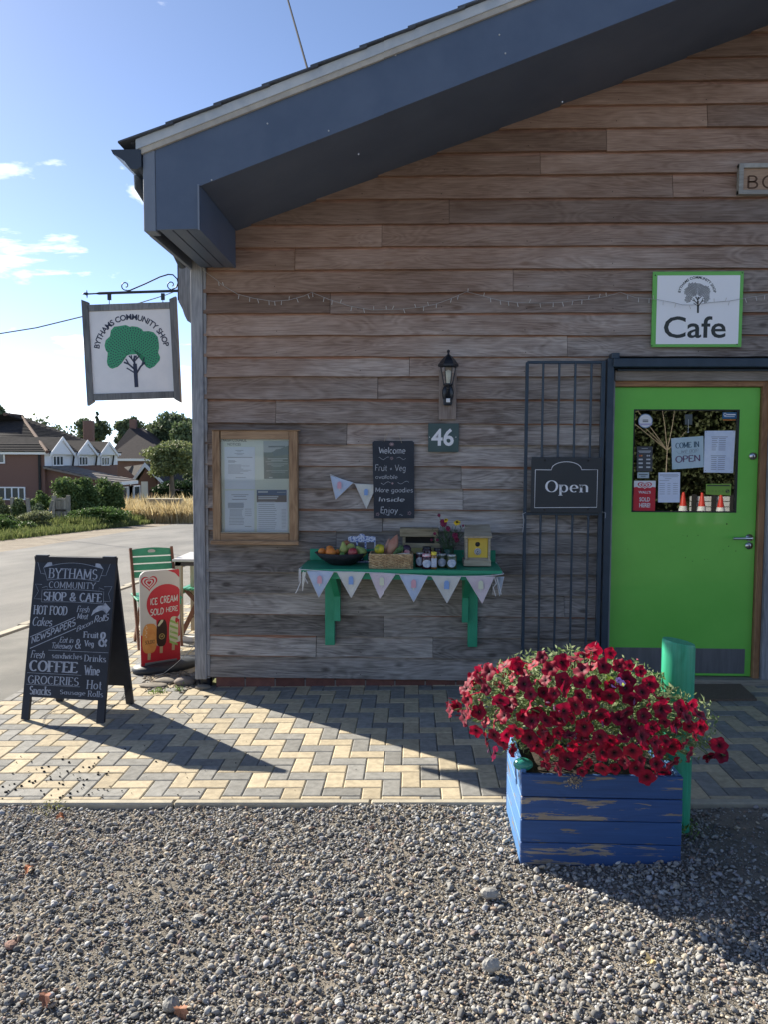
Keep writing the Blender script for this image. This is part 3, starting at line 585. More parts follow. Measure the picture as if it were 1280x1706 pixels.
def board(x0,x1,z0,z1,k):
    seg=max(3,min(9,int((x1-x0)/.22))); b=MB(); V=[]; dr=random.uniform(-.004,.004); sag=random.uniform(-.004,.003); hs=random.uniform(.006,.02) if z1>2.3 or random.random()<.45 else .001
    for i in range(seg+1):
        x=x0+(x1-x0)*i/seg; jz=random.gauss(0,.0020)+dr*(i/seg-.5); jy=random.gauss(0,.0015); t=z1-max(.0,hs+random.gauss(0,.004)); f=(t-z0)/(z1+.018-z0)
        V+=[(x,-.042+jy+sag,z0+jz),(x,-.042+jy+sag+(.034)*f,t),(x,-.008,z1+.018),(x,-.014+sag,z0+jz+.001),(x,-.001,z1+.018)]
    F=[];MI=[]
    for i in range(seg):
        a=5*i; c=a+5; F+=[(a,c,c+1,a+1),(a+3,c+3,c,a),(a+2,c+2,c+4,a+4)]; b_=(a+1,c+1,c+2,a+2); MI.append(b_)
    F+=[(0,1,2,4,3),(5*seg,5*seg+3,5*seg+4,5*seg+2,5*seg+1)]
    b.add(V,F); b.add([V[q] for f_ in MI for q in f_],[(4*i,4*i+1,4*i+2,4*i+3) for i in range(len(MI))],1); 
    n_=int((x0+100)/.6)*.6-100
    while n_<x1:
        if n_>x0+.03:
            zn=z0+.035+random.gauss(0,.006); xn=n_+random.gauss(0,.01); yn=-.042+.034*(zn-z0)/(z1+.018-z0)-.0025; b.add([(xn+.0035*math.cos(q),yn,zn+.0035*math.sin(q)) for q in (0,1.05,2.1,3.14,4.2,5.2)],[(5,4,3,2,1,0)],2)
        n_+=.6
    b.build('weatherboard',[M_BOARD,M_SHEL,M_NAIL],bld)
for k in range(len(zb)-1):
    z0,z1=zb[k],zb[k+1]; xl=-1.532 if k<19 else max(-1.50,(z0-.02-3.305)/.366-1.29-.0)
    xr=6.9 if z1<4.3 else 6.9
    if z0>3.30: xl=(z0-3.305)/.366-1.29
    if xl>5: break
    ranges=[(xl,xr)] if z0>DZ1-.02 else [(xl,DX0),(DX1,xr)]
    if z0<DZ1-.02<z1: ranges=[(xl,DX0),(DX1,xr)]
    if z0>3.3: ranges=[(xl,3.4+(3.4-xl))] if 3.4+(3.4-xl)<6.9 else [(xl,6.9)]
    js=sorted(float(W(px,py)[0]) for px,py in joints.get(k,[]))+[3.1+.7*(k%3)]
    for (a,c) in ranges:
        cuts=[a]+[j for j in js if a+.1<j<c-.1]+[c]
        for i in range(len(cuts)-1): board(cuts[i]+.0015,cuts[i+1]-.0015,z0,z1,k)
# structural wall behind the boards, with the door opening
def P(name,m,*boxes,bev=0,parent=bld,label=None):
    b=MB()
    for a,c in boxes: b.box(a,c,0,bev)
    return b.build(name,m,parent,label)
w=MB(); w.box((-1.5,.0,.03),(DX0,.2,DZ1)); w.box((DX1,.0,.03),(6.9,.2,DZ1)); w.prism([(-1.5,.0,DZ1),(6.9,.0,DZ1),(6.9,.0,3.2),(3.4,.0,5.0),(-1.5,.0,3.22)],(0,.2,0)); w.box((-1.56,.2,.0),(-1.4,12,3.2)); w.box((6.8,.2,0),(6.9,12,3.2)); w.box((-1.5,11.9,0),(6.9,12,3.2)); w.build('wall',M_DARK,bld)
P('floor',M_INT,((-1.4,.2,.05),(6.8,11.9,.08))); P('ceiling',M_INT,((-1.4,.2,2.6),(6.8,11.9,2.65)))
for i,x in enumerate(np.arange(.2,20)): pass
for k in range(20):
    z0=zb[k]; b=MB(); b.add([(-1.612,-.005,z0),(-1.612,12,z0),(-1.585,12,zb[k+1]+.018),(-1.585,-.005,zb[k+1]+.018),(-1.56,-.005,z0),(-1.56,12,z0)],[(0,3,2,1),(4,0,1,5)]); b.build('side_weatherboard',M_BOARD,bld)
b=MB(); b.box((-1.618,-.058,.035),(-1.532,.02,3.20),0,.004); b.box((-1.532,-.040,.04),(-1.512,.0,3.20),0,.002); b.build('corner_post',M_POST,bld)
for i in range(20):
    x=-1.475+i*.2255
    if x>1.15: break
    P('brick',M_BRICK,((x,-.004,-.10),(x+.2155,.09,.044)),bev=.004)
P('plinth_mortar',mat('mortar',(.22,.19,.17),.95),((-1.47,.0,-.12),(1.36,.1,.040)))
# steps of the gable overhang: soffit, bargeboard, eaves box, fascia, gutter
FY=-1.0
sf=MB(); sf.prism([(-1.29,FY+.02,ZS(-1.29)),(3.4,FY+.02,ZS(3.4)),(3.4,FY+.02,ZS(3.4)+.02),(-1.29,FY+.02,ZS(-1.29)+.02)],(0,1.0,0)); sf.prism([(3.4,FY+.02,ZS(3.4)),(8.1,FY+.02,ZS(-1.29)),(8.1,FY+.02,ZS(-1.29)+.02),(3.4,FY+.02,ZS(3.4)+.02)],(0,1.0,0)); sf.build('soffit',M_FASC,bld)
bb=MB(); bb.prism([(-1.553,FY,3.04),(-1.297,FY,3.044),(-1.297,FY,ZS(-1.297)-.012),(3.4,FY,ZS(3.4)-.012),(3.4,FY,ZT(3.4)),(-1.553,FY,ZT(-1.553))],(0,.02,0)); bb.build('bargeboard',M_FASC,bld)
bb=MB(); bb.prism([(3.4,FY,ZS(3.4)-.012),(8.2,FY,ZS(-1.4)),(8.2,FY,ZT(-1.4)),(3.4,FY,ZT(3.4))],(0,.02,0)); bb.build('bargeboard',M_FASC,bld)
fx_=MB()
for px_,py_ in ((547,218),(597,257),(660,92),(833,58),(843,89),(445,206),(938,170),(352,300)):
    q=W(px_,py_,FY); fx_.lathe((q[0],FY,q[2]),[(.005,0),(.005,-.003),(0,-.004)],8,ax=1)
stuff(fx_.build('fixing_head',mat('pale_fixing',(.5,.5,.5),.5),bld))
P('eaves_cheek',M_FASC,((-1.312,FY+.02,3.04),(-1.292,-.04,3.34)))
for i in range(3): P('eaves_base_board',M_FASC,((-1.545+i*.086,FY+.02,3.042),(-1.545+i*.086+.0815,-.04,3.056)),bev=.003)
P('corner_fascia',M_FASC2,((-1.629,FY-.004,3.03),(-1.556,FY+.10,3.502)),bev=.004)
P('side_fascia',M_FASC2,((-1.629,FY+.10,3.03),(-1.605,12,3.48)))
ct=MB(); ct.box((-1.30,FY-.012,3.036),(-1.290,FY+.0,3.30)); ct.build('trim_strip',M_FASC2,bld)
def slopebox(name,m,x0,x1,dz0,dz1,y0,y1,z=ZT):
    b=MB(); b.prism([(x0,y0,z(x0)+dz0),(x1,y0,z(x1)+dz0),(x1,y0,z(x1)+dz1),(x0,y0,z(x0)+dz1)],(0,y1-y0,0)); return b.build(name,m,bld)
slopebox('verge_mortar',M_VERGE2,-1.655,3.4,0.0,.034,FY-.018,FY+.10); slopebox('verge_strip',M_VERGE,-1.662,3.4,.034,.092,FY-.026,FY+.12)
ZR=lambda x:ZT(3.4-(x-3.4)) 
slopebox('verge_mortar',M_VERGE2,3.4,8.3,0,.034,FY-.018,FY+.1,ZR); slopebox('verge_strip',M_VERGE,3.4,8.3,.034,.092,FY-.026,FY+.12,ZR)
slopebox('roof',M_SLATE,-1.70,3.4,.092,.10,FY+.0,12.2); slopebox('roof',M_SLATE,3.4,8.4,.092,.10,FY,12.2,ZR)
x=-1.76; n=0
while x<3.3:
    x1=x+.33; b=MB(); dz=.094; b.prism([(x,FY-.05,ZT(x)+dz+.006),(x1,FY-.05,ZT(x1)+dz-.006),(x1,FY-.05,ZT(x1)+dz+.004),(x,FY-.05,ZT(x)+dz+.016)],(0,.30+.05*(n%2),0)); b.build('roof_slate',M_SLATE,bld); x+=.285; n+=1
# gutter with an ogee profile and outlet
gp=[(-1.632,3.50),(-1.632,3.40),(-1.66,3.385),(-1.70,3.39),(-1.73,3.43),(-1.765,3.455),(-1.80,3.475),(-1.812,3.50),(-1.806,3.50),(-1.795,3.482),(-1.76,3.462),(-1.725,3.44),(-1.70,3.40),(-1.66,3.395),(-1.640,3.405),(-1.640,3.50)]
g=MB(); g.prism([(a,FY-.02,c) for a,c in gp],(0,13.2,0)); gu=g.build('gutter',M_GUTTER,bld)
g=MB(); g.prism([(a,FY-.024,c) for a,c in gp[:8]],(0,.004,0)); g.build('gutter_end',M_GUTTER,bld)
g=MB(); g.tube([(-1.70,FY+.14,3.40),(-1.70,FY+.14,3.34),(-1.675,FY+.25,3.28),(-1.66,FY+.6,3.16),(-1.66,-.10,3.05)],.034,12); g.build('downpipe',M_GUTTER,bld)
g=MB(); g.tube([(-1.66,.24,3.05),(-1.66,.24,.12)],.03,10); g.build('downpipe',M_GUTTER,bld)
g=MB(); g.lathe((-1.56,.03,-.09),[(.05,0),(.05,.12)],14); g.build('drain_shoe',mat('black_plastic',(.01,.011,.016),.3),bld)
# door, frame and threshold
M_GREEN=mat('green_door_paint',(.14,.52,.07),.32,(.17,.57,.085),2.5,bump=.10,bscale=(90),spec=.6,coat=.25,dist=.002)
M_OAK=wood('oak_frame',(.20,.10,.05),(.42,.24,.12),2,.6,.4,1,None,.05,.2)
M_OAKH=wood('oak_frame_head',(.20,.10,.05),(.46,.25,.12),0,.6,.4,1,None,.05,.2)
P('door_frame',M_POST,((1.412,-.03,.05),(1.437,.10,2.30)),bev=.003); P('door_frame',M_OAK,((2.478,-.02,.06),(2.524,.10,2.24)),bev=.003); P('door_frame',M_POST,((2.526,-.05,.03),(2.600,.10,2.30)),bev=.003)
P('door_head',M_OAKH,((1.437,-.02,2.200),(2.478,.10,2.238)),bev=.002); P('door_head',wood('grey_lintel',(.14,.12,.10),(.30,.27,.24),0),((1.43,-.045,2.238),(2.60,.09,2.313)),bev=.003)
P('threshold',wood('threshold_timber',(.16,.14,.11),(.32,.30,.24),0,rnd=.05),((1.40,-.075,.035),(2.58,.14,.092)),bev=.004)
o1,o2,o3,o4=[W(*q,.02) for q in ((1056,682),(1234,681),(1053,853),(1226,854))]; wx0,wx1=(o1[0]+o3[0])/2,(o2[0]+o4[0])/2; wz1,wz0=o1[2],o3[2]
d=MB(); dy0,dy1=.012,.058; L,Rr,B,T=1.440,2.474,.100,2.196
for a,c in (((L,dy0,B),(wx0,dy1,T)),((wx1,dy0,B),(Rr,dy1,T)),((wx0,dy0,B),(wx1,dy1,wz0)),((wx0,dy0,wz1),(wx1,dy1,T))): d.box(a,c)
door=d.build('door',M_GREEN,bld)
def glassmat(name,refl,tint=(.85,.9,.88),rough=0.0):
    m=bpy.data.materials.new(name); m.use_nodes=True; N=m.node_tree.nodes; Lk=m.node_tree.links; N.remove(N['Principled BSDF'])
    t=N.new('ShaderNodeBsdfTransparent'); t.inputs[0].default_value=(*tint,1); g=N.new('ShaderNodeBsdfGlossy'); g.inputs['Roughness'].default_value=rough; f=N.new('ShaderNodeFresnel'); f.inputs[0].default_value=1.5
    a=N.new('ShaderNodeMath'); a.operation='ADD'; a.inputs[1].default_value=refl; Lk.new(f.outputs[0],a.inputs[0]); mxs=N.new('ShaderNodeMixShader'); Lk.new(a.outputs[0],mxs.inputs[0]); Lk.new(t.outputs[0],mxs.inputs[1]); Lk.new(g.outputs[0],mxs.inputs[2]); Lk.new(mxs.outputs[0],N['Material Output'].inputs[0]); return m
M_GLASS=glassmat('door_glass',.20,(.55,.6,.58)); M_GLASS2=glassmat('clear_glass',-.02,(.97,.99,.99))
P('window_pane',M_GLASS,((wx0+.004,.030,wz0+.004),(wx1-.004,.040,wz1-.004)),parent=door)
bd=MB()
for a,c in (((wx0,.0105,wz0),(wx0+.008,.03,wz1)),((wx1-.008,.0105,wz0),(wx1,.03,wz1)),((wx0+.008,.0105,wz0),(wx1-.008,.03,wz0+.008)),((wx0+.008,.0105,wz1-.008),(wx1-.008,.03,wz1))): bd.box(a,c)
bd.build('glazing_bead',mat('black_bead',(.012,.014,.014),.5),door)
sp=MB()
for px,py,s_ in ((1212,873,.006),(1146,893,.004),(1164,892,.0035),(1215,910,.004),(1206,916,.003),(1227,918,.004),(1143,929,.0035),(1155,935,.003),(1175,932,.003),(1200,920,.002),(1047,915,.0025),(1139,892,.002),(1180,932,.002)):
    q=W(px,py,.0115); sp.add([(q[0]+s_*math.cos(t)*.8,.0112,q[2]+s_*math.sin(t)) for t in np.linspace(0,5.4,7)],[tuple(range(6,-1,-1))])
stuff(sp.build('paint_chip',mat('chip_dark',(.02,.03,.012),.9),door))
M_CHROME=mat('satin_steel',(.55,.56,.58),.28,metal=1)
M_PLATE=mat('kick_plate_steel',(.18,.19,.21),.33,(.23,.24,.26),30,(1,1,.1),metal=.55,spec=.5)
k1,k2=W(1026,1079,0),W(1242,1119,0); P('kick_plate',M_PLATE,((k1[0],.0095,.118),(k2[0],.0125,k1[2])),parent=door)
hx=W(1250,896,0); h=MB(); h.lathe((hx[0],.011,hx[2]),[(.026,0),(.026,-.008),(.012,-.010),(.010,-.05)],18,ax=1); h.tube([(hx[0],-.035,hx[2]),(hx[0]-.02,-.048,hx[2]),(hx[0]-.135,-.048,hx[2]-.002)],.0095,10); h.build('door_handle',M_CHROME,door)
h=MB(); h.lathe((hx[0],.011,hx[2]-.058),[(.026,0),(.026,-.009),(.001,-.010)],18,ax=1); h.box((hx[0]-.003,-.0,hx[2]-.07),(hx[0]+.003,.0005,hx[2]-.05),1); h.build('lock',[M_CHROME,M_DARK],door)
hx=W(1256,760,0); h=MB(); h.lathe((hx[0],.011,hx[2]),[(.026,0),(.026,-.012),(.001,-.014)],18,ax=1); h.box((hx[0]-.003,-.004,hx[2]-.01),(hx[0]+.003,-.0035,hx[2]+.008),1); h.build('lock',[M_CHROME,M_DARK],door)
# steel track above the grille and door
t0=W(1008,596,-.10); P('security_track',M_STEEL,((1.395,-.14,2.325),(6.2,-.05,2.385)),bev=.004); P('security_track',M_STEEL,((1.36,-.11,.04),(1.408,-.02,2.39)),bev=.004); P('track_bracket',M_STEEL,((1.385,-.12,2.385),(1.44,-.04,2.425)),bev=.003)
P('door_bead_rail',M_STEEL,((1.44,-.075,2.305),(2.60,-.045,2.316)))
# ============================================================ SIGNS AND THINGS ON THE WALL
M_WHITE=mat('white_sign_face',(.82,.82,.84),.5,(.74,.75,.78),5); M_NAVY=mat('navy_print',(.025,.035,.075),.6); M_SGREEN=mat('tree_green_print',(.045,.33,.17),.6); M_BLACKP=mat('charcoal_print',(.03,.035,.035),.6)
M_IRON=mat('black_iron',(.012,.016,.026),.5); M_SFRAME=wood('sign_frame_timber',(.10,.11,.12),(.24,.25,.26),2,.8,.2,.8)
CROWN=[(340,1095),(360,1120),(385,1130),(440,1112),(478,1080),(492,1045),(515,1015),(560,1000),(640,998),(690,1012),(716,1050),(715,1090),(718,1125),(750,1142),(795,1122),(850,1065),(856,1035),(838,990),(850,950),(850,900),(842,840),(805,795),(760,782),(705,782),(690,760),(650,738),(600,730),(575,735),(540,716),(490,722),(470,725),(425,728),(390,765),(378,820),(335,855),(321,905),(330,950),(348,975),(340,1030),(335,1060)]
def inside(x,y,P):
    c=False; j=len(P)-1
    for i in range(len(P)):
        if (P[i][1]>y)!=(P[j][1]>y) and x<(P[j][0]-P[i][0])*(y-P[i][1])/(P[j][1]-P[i][1]+1e-9)+P[i][0]: c=not c
        j=i
    return c
def logo(fl,mb,cx,cy,s,mi_crown,mi_dash,mi_text,dash=(13,8,25),textsize=76):
    T=lambda x,y:(cx+(x-583)*s,cy-(y-985)*s)
    if mi_crown is not None: 
        V=[T(585,940)]+[T(*p) for p in CROWN]; n=len(CROWN); fl.put(mb,(V,[(0,i+1,(i+1)%n+1) for i in range(n)]),mi_crown,.0008)
    dl,dw,dr=dash; r=70; row=0
    while r<420:
        m=int(2*PI*r/dr)
        for k in range(m):
            a=2*PI*(k+.5*(row%2))/m+.02*math.sin(r); rr=r+10*math.sin(5*a); x,y=590+rr*math.cos(a)*1.0,1030-rr*math.sin(a)*.98
            if inside(x,y,CROWN) and inside(x+dl*math.cos(a),y-dl*math.sin(a),CROWN):
                ca,sa=math.cos(a),-math.sin(a); fl.poly(mb,[T(x-ca*dl/2-sa*dw/2,y-sa*dl/2+ca*dw/2),T(x+ca*dl/2-sa*dw/2,y+sa*dl/2+ca*dw/2),T(x+ca*dl/2+sa*dw/2,y+sa*dl/2-ca*dw/2),T(x-ca*dl/2+sa*dw/2,y-sa*dl/2-ca*dw/2)],mi_dash,.0016)
        r+=dr*.92; row+=1
    for pts,w in (([(611,1315),(609,1160),(607,1090)],38),([(609,1150),(545,1090),(500,1072)],16),([(520,1040),(548,1092)],12),([(525,1128),(560,1150),(592,1172)],12),([(605,1100),(600,1050),(612,1012)],20),([(597,1070),(570,1030),(553,1010)],13),([(575,1005),(580,1040)],10),([(608,1060),(640,1030),(655,1012)],13),([(625,1010),(622,1040)],10),([(620,1180),(660,1120),(705,1078)],17),([(675,1100),(690,1060),(700,1035)],12)):
        fl.line(mb,[T(*p) for p in pts],w*s,mi_text,.0016)
    V,F=arc_text('BYTHAMS COMMUNITY SHOP',318*s,171,9,textsize*s,.022); fl.put(mb,([(cx+a,cy+b) for a,b in V],F),mi_text,.0016)
# hanging sign beside the corner
c=W(219.5,584,.5); hs=thing('hanging_sign','square white shop sign with green tree hanging from an iron scroll bracket','hanging sign',c)
M2=1/1220.6
T=lambda x,y:((x-583)*M2,(960-y)*M2)
def lb(name,x0,y0,x1,y1,d0,d1,m,par,bev=.004):
    a=T(x0,y0); c2=T(x1,y1); b=MB(); b.box((a[0],d0,a[1]),(c2[0],d1,c2[1]),0,bev); return b.build(name,m,par,local=True)
board_root=bpy.data.objects.new('sign_board',MB().box((-.335,-.008,-.35),(.335,.008,.345)).mesh('sign_board',M_WHITE)); COL.objects.link(board_root); board_root.parent=hs; WORLD[board_root.name]=(0,0,0); board_root.rotation_euler=(0,-math.radians(2.1),math.radians(1.5))
def postpoly(x0,x1,sgn):
    b=MB(); z1=.408; z0=-.425
    b.prism([(x0,-.022,z0+(.03 if sgn>0 else .0)),(x1,-.022,z0+(.0 if sgn>0 else .03)),(x1,-.022,z1-(.0 if sgn>0 else .02)),(x0,-.022,z1-(.02 if sgn>0 else .0))],(0,.044,0)); b.build('frame_post',M_SFRAME,board_root,local=True)
postpoly(-.375,-.325,-1); postpoly(.322,.372,1)
for z in (.315,-.385):
    b=MB(); b.box((-.325,-.018,z),(.322,.018,z+.052),0,.003); b.build('frame_rail',M_SFRAME,board_root,local=True)
fl=Flat((0,-.008,0),(1,0,0),(0,0,1),(0,-1,0)); b=MB(); logo(fl,b,0,-.02,M2,0,1,1); b.build('painted_logo',[M_SGREEN,M_NAVY],board_root,local=True)
br=MB(); q=lambda x,y:W(120+x/5.818,420+y/5.818,.5)
a,e=q(150,408),q(1035,375); br.tube([q(150,406),q(230,402),q(260,400),e],[.006,.006,.011,.011],8); br.lathe(tuple(q(140,406)),[(.0,-.001),(.012,0),(.012,.004),(0,.005)],8)
br.tube([q(92,408),q(118,402),q(140,406),q(158,404)],[.001,.010,.012,.005],8); br.tube([q(140,368),q(141,408),q(143,447)],[.002,.007,.002],6)
def spiral(cx,cy,r0,r1,a0,a1,n=22): return [q(cx+(r0+(r1-r0)*i/n)*math.cos(math.radians(a0+(a1-a0)*i/n)),cy-(r0+(r1-r0)*i/n)*math.sin(math.radians(a0+(a1-a0)*i/n))) for i in range(n+1)]
br.tube(spiral(515,325,14,46,-80,285+0),.0045,6); br.tube([q(527,375),q(560,370),q(700,310),q(850,240),q(930,216),q(975,220),q(1015,260),q(1025,300),q(1005,345),q(965,362)],.0055,6); br.tube(spiral(960,318,12,46,-60,270),.0045,6)
br.build('scroll_bracket',M_IRON,hs)
for x in (358,877):
    b=MB(); p0=q(x,400); p1=q(x,465); b.box((p0[0]-.014,.493,p1[2]),(p0[0]+.014,.507,p0[2])); b.tube([q(x,455),q(x,510)],.003,6); b.build('hanger',M_IRON,hs)
b=MB(); z=[q(1032,100)[2],q(1032,470)[2]]; b.box((q(1026,300)[0],.48,z[1]),(q(1036,300)[0],.52,z[0])); b.build('wall_plate',M_IRON,hs)
pl=[q(*p) for p in ((1045,80),(1075,45),(1200,40),(1300,40),(1300,720),(1165,700),(1120,670),(1095,620),(1075,560),(1045,500),(1036,490),(1036,100))]
b=MB(); b.prism([(p[0],.48,p[2]) for p in pl],(0,.05,0)); b.build('backing_plank',M_POST,hs)
# cafe sign
p0,p1=W(1082,580),W(1235,455); cs=thing('cafe_sign','white cafe sign with green border and dark tree emblem above the green door','sign',((p0[0]+p1[0])/2,-.05,(p0[2]+p1[2])/2)); cw,ch=p1[0]-p0[0],p1[2]-p0[2]
b=MB(); b.box((-cw/2,-.006,-ch/2),(cw/2,.006,ch/2),0,.001); b.build('sign_panel',mat('sign_border_green',(.16,.50,.10),.45),cs,local=True)
fl=Flat((0,-.006,0),(1,0,0),(0,0,1),(0,-1,0)); T=lambda x,y:((x-475)/725*cw,(1311-y)/600*ch)
b=MB(); a=T(148,1588); e=T(810,1042); fl.rect(b,*a,*e,0,.0006); b.build('white_face',mat('sign_white',(.90,.91,.93),.4),cs,local=True)
b=MB(); a=T(468,1205); logo(fl,b,a[0],a[1]+.003,cw/725*.424,None,0,0,(24,12,23),70); fl.put(b,fit(sans('Cafe',.012),*T(210,1540),*T(708,1366)),0,.0016); b.build('lettering',mat('charcoal_lettering',(.028,.036,.034),.5),cs,local=True)
b=MB()
for x,y in ((130,1040),(825,1024),(118,1600),(802,1590)): a=T(x,y); b.lathe((a[0],-.006,a[1]),[(.004,0),(.004,-.003),(0,-.004)],8,ax=1)
b.build('screw',M_DARK,cs,local=True)
# house number plaque
p0,p1=W(714,753),W(765,706); t=tag(MB().box((p0[0],-.052,p0[2]),(p1[0],-.036,p1[2]),0,.002).build('number_plaque',mat('slate_green',(.045,.085,.085),.6,(.06,.10,.10),12,bump=.2)),'dark green slate plaque with white number 46 under the wall lantern','house number')
recenter(t,((p0[0]+p1[0])/2,-.044,(p0[2]+p1[2])/2)); WORLD[t.name]=tuple(t.location)
fl=Flat((0,-.052,0),(1,0,0),(0,0,1),(0,-1,0)); T=lambda x,y:tuple(W(600+x/5.33,560+y/5.33,-.052)[[0,2]])
b=MB(); fl.put(b,fit(sans('46',.022),*T(637,975),*T(838,820)),0,.001)
for x in (622,856): a=T(x,897); fl.disc(b,*a,.0035,None,0,.001,10)
b.build('numeral',mat('number_white',(.75,.76,.80),.5),t)
# wall lantern on its timber board
zq=lambda x,y,Y=-.045:W(600+x/5.33,560+y/5.33,Y)
wl=thing('wall_lantern','black carriage lantern with clear glass on a short weathered board','wall lantern',zq(781,742))
p0,p1=zq(703,742),zq(862,300); b=MB(); b.box((p0[0],-.062,p0[2]),(p1[0],-.036,p1[2]),0,.003); b.build('backboard',wood('brown_backboard',(.18,.14,.12),(.36,.31,.28),2,rnd=0),wl)
LY=-.15; cc=zq(787,400,LY); mB=mat('lantern_black',(.010,.014,.022),.35,spec=.5)
zz=lambda y:float(zq(787,y,LY)[2]-0); x0=float(cc[0]); k=6
b=MB(); b.lathe((x0,LY,0),[(.0,zz(118)),(.012,zz(128)),(.010,zz(142)),(.006,zz(150)),(.010,zz(165)),(.03,zz(185)),(.055,zz(222)),(.066,zz(245)),(.072,zz(252)),(.072,zz(270)),(.060,zz(276)),(.052,zz(282))],6,sm=False); b.build('lantern_roof',mB,wl)
b=MB(); b.lathe((x0,LY,0),[(.051,zz(282)),(.030,zz(425))],6,sm=False); gl=b.build('lantern_glass',glassmat('lantern_glass_mat',.10,(.85,.88,.85),.1),wl)
b=MB(); b.lathe((x0,LY,0),[(.012,zz(425)),(.016,zz(390)),(.024,zz(350)),(.020,zz(310)),(.0,zz(298))],10); b.build('bulb',mat('frosted_bulb',(.80,.80,.74),.4),wl)
b=MB()
for i in range(6):
    a=2*PI*i/6; b.tube([(x0+.052*math.cos(a),LY+.052*math.sin(a),zz(280)),(x0+.031*math.cos(a),LY+.031*math.sin(a),zz(427))],.0035,5)
b.lathe((x0,LY,0),[(.033,zz(422)),(.036,zz(432)),(.024,zz(445)),(.012,zz(452)),(.012,zz(470))],10); b.build('lantern_frame',mB,wl)
b=MB(); b.lathe((float(zq(783,500)[0]),-.062,float(zq(783,510)[2])),[(.0,-.03),(.034,-.026),(.044,-.012),(.044,0)],18,ax=1,sx=.95,sy=1.55); b.tube([(x0,LY,zz(470)),(x0,LY+.01,zz(500)),(x0,-.08,zz(520))],[.012,.014,.022],8); b.box((x0-.03,-.11,zz(610)),(x0+.03,-.065,zz(545)),0,.006); b.build('lantern_base',mB,wl)
p=zq(787,570,-.112); b=MB(); b.box((p[0]-.014,-.116,p[2]-.014),(p[0]+.014,-.109,p[2]+.014),0,.002); b.build('motion_sensor',mat('sensor_white',(.7,.72,.75),.4),wl)
# welcome chalkboard
M_CHALKB=mat('chalkboard',(.012,.019,.032),.65,(.022,.031,.046),5); M_CHALK=mat('chalk',(.55,.57,.60),.95,(.32,.35,.40),70); M_CHALKP=mat('chalk_pink',(.50,.36,.38),.95)
wc=thing('chalkboard','tall narrow black chalkboard reading Welcome hung on string from a nail above the green shelf','chalkboard',zq(300,1618,-.06))
a=[zq(x,y,-.06) for x,y in ((120,1618),(487,1618),(484,930),(106,930))]; c_=.012
b=MB(); b.prism([(a[0][0],-.062,a[0][2]),(a[1][0],-.062,a[1][2]),(a[2][0],-.062,a[2][2]-.012),(a[2][0]-.012,-.062,a[2][2]),(a[3][0]+.012,-.062,a[3][2]),(a[3][0],-.062,a[3][2]-.012)],(0,.010,0)); b.build('slate_panel',M_CHALKB,wc)
b=MB(); b.tube([zq(210,948,-.066),zq(305,730,-.05),zq(375,950,-.066)],.0018,5); b.build('hanging_string',mat('jute_string',(.42,.34,.24),.9),wc)
T=lambda x,y:tuple(zq(x,y,-.062)[[0,2]]); fl=Flat((0,-.062,0),(1,0,0),(0,0,1),(0,-1,0)); b=MB()
for s,x0_,y1,x1_,y0_,th in (('Welcome',162,985,408,1045,.15),('Fruit + Veg',130,1140,410,1215,.11),('available',132,1232,338,1268,.12),('More goodies',132,1345,475,1400,.13),('Inside',162,1430,402,1470,.15),('Enjoy',178,1515,342,1590,.13)):
    fl.put(b,fit(strokes(s,th,th*.8,.0,.06,.02,.12),*T(x0_,y0_),*T(x1_,y1)),0)
def wave(x0,x1,y,am,ph=0): return [T(x0+(x1-x0)*i/14,y-am*math.sin(PI*2*i/14+ph)) for i in range(15)]
fl.line(b,wave(162,262,1085,12,2.0),.0022,0); fl.line(b,wave(330,410,1085,10),.0022,0); fl.line(b,wave(182,275,1305,12,3),.0022,0); fl.line(b,wave(338,440,1300,12,3),.0022,0); fl.line(b,wave(205,270,1585,8),.002,0); fl.line(b,wave(355,385,1588,6),.002,0)
b.build('chalk_lettering',M_CHALK,wc); b=MB()
for i in range(6):
    an=PI*i/6; x,y=285,960; fl.line(b,[T(x-22*math.cos(an),y-18*math.sin(an)),T(x+22*math.cos(an),y+18*math.sin(an))],.0018,0)
for (x,y,r) in ((285,1085,16),(152,1582,18),(443,1572,20),(292,1308,8)):
    for i in range(5): an=2*PI*i/5; q_=T(x+r*.6*math.cos(an),y+r*.6*math.sin(an)); fl.line(b,[(q_[0]+.0035*math.cos(t),q_[1]+.0035*math.sin(t)) for t in np.linspace(0,2*PI,9)],.0014,0)
b.build('chalk_flower',M_CHALKP,wc)
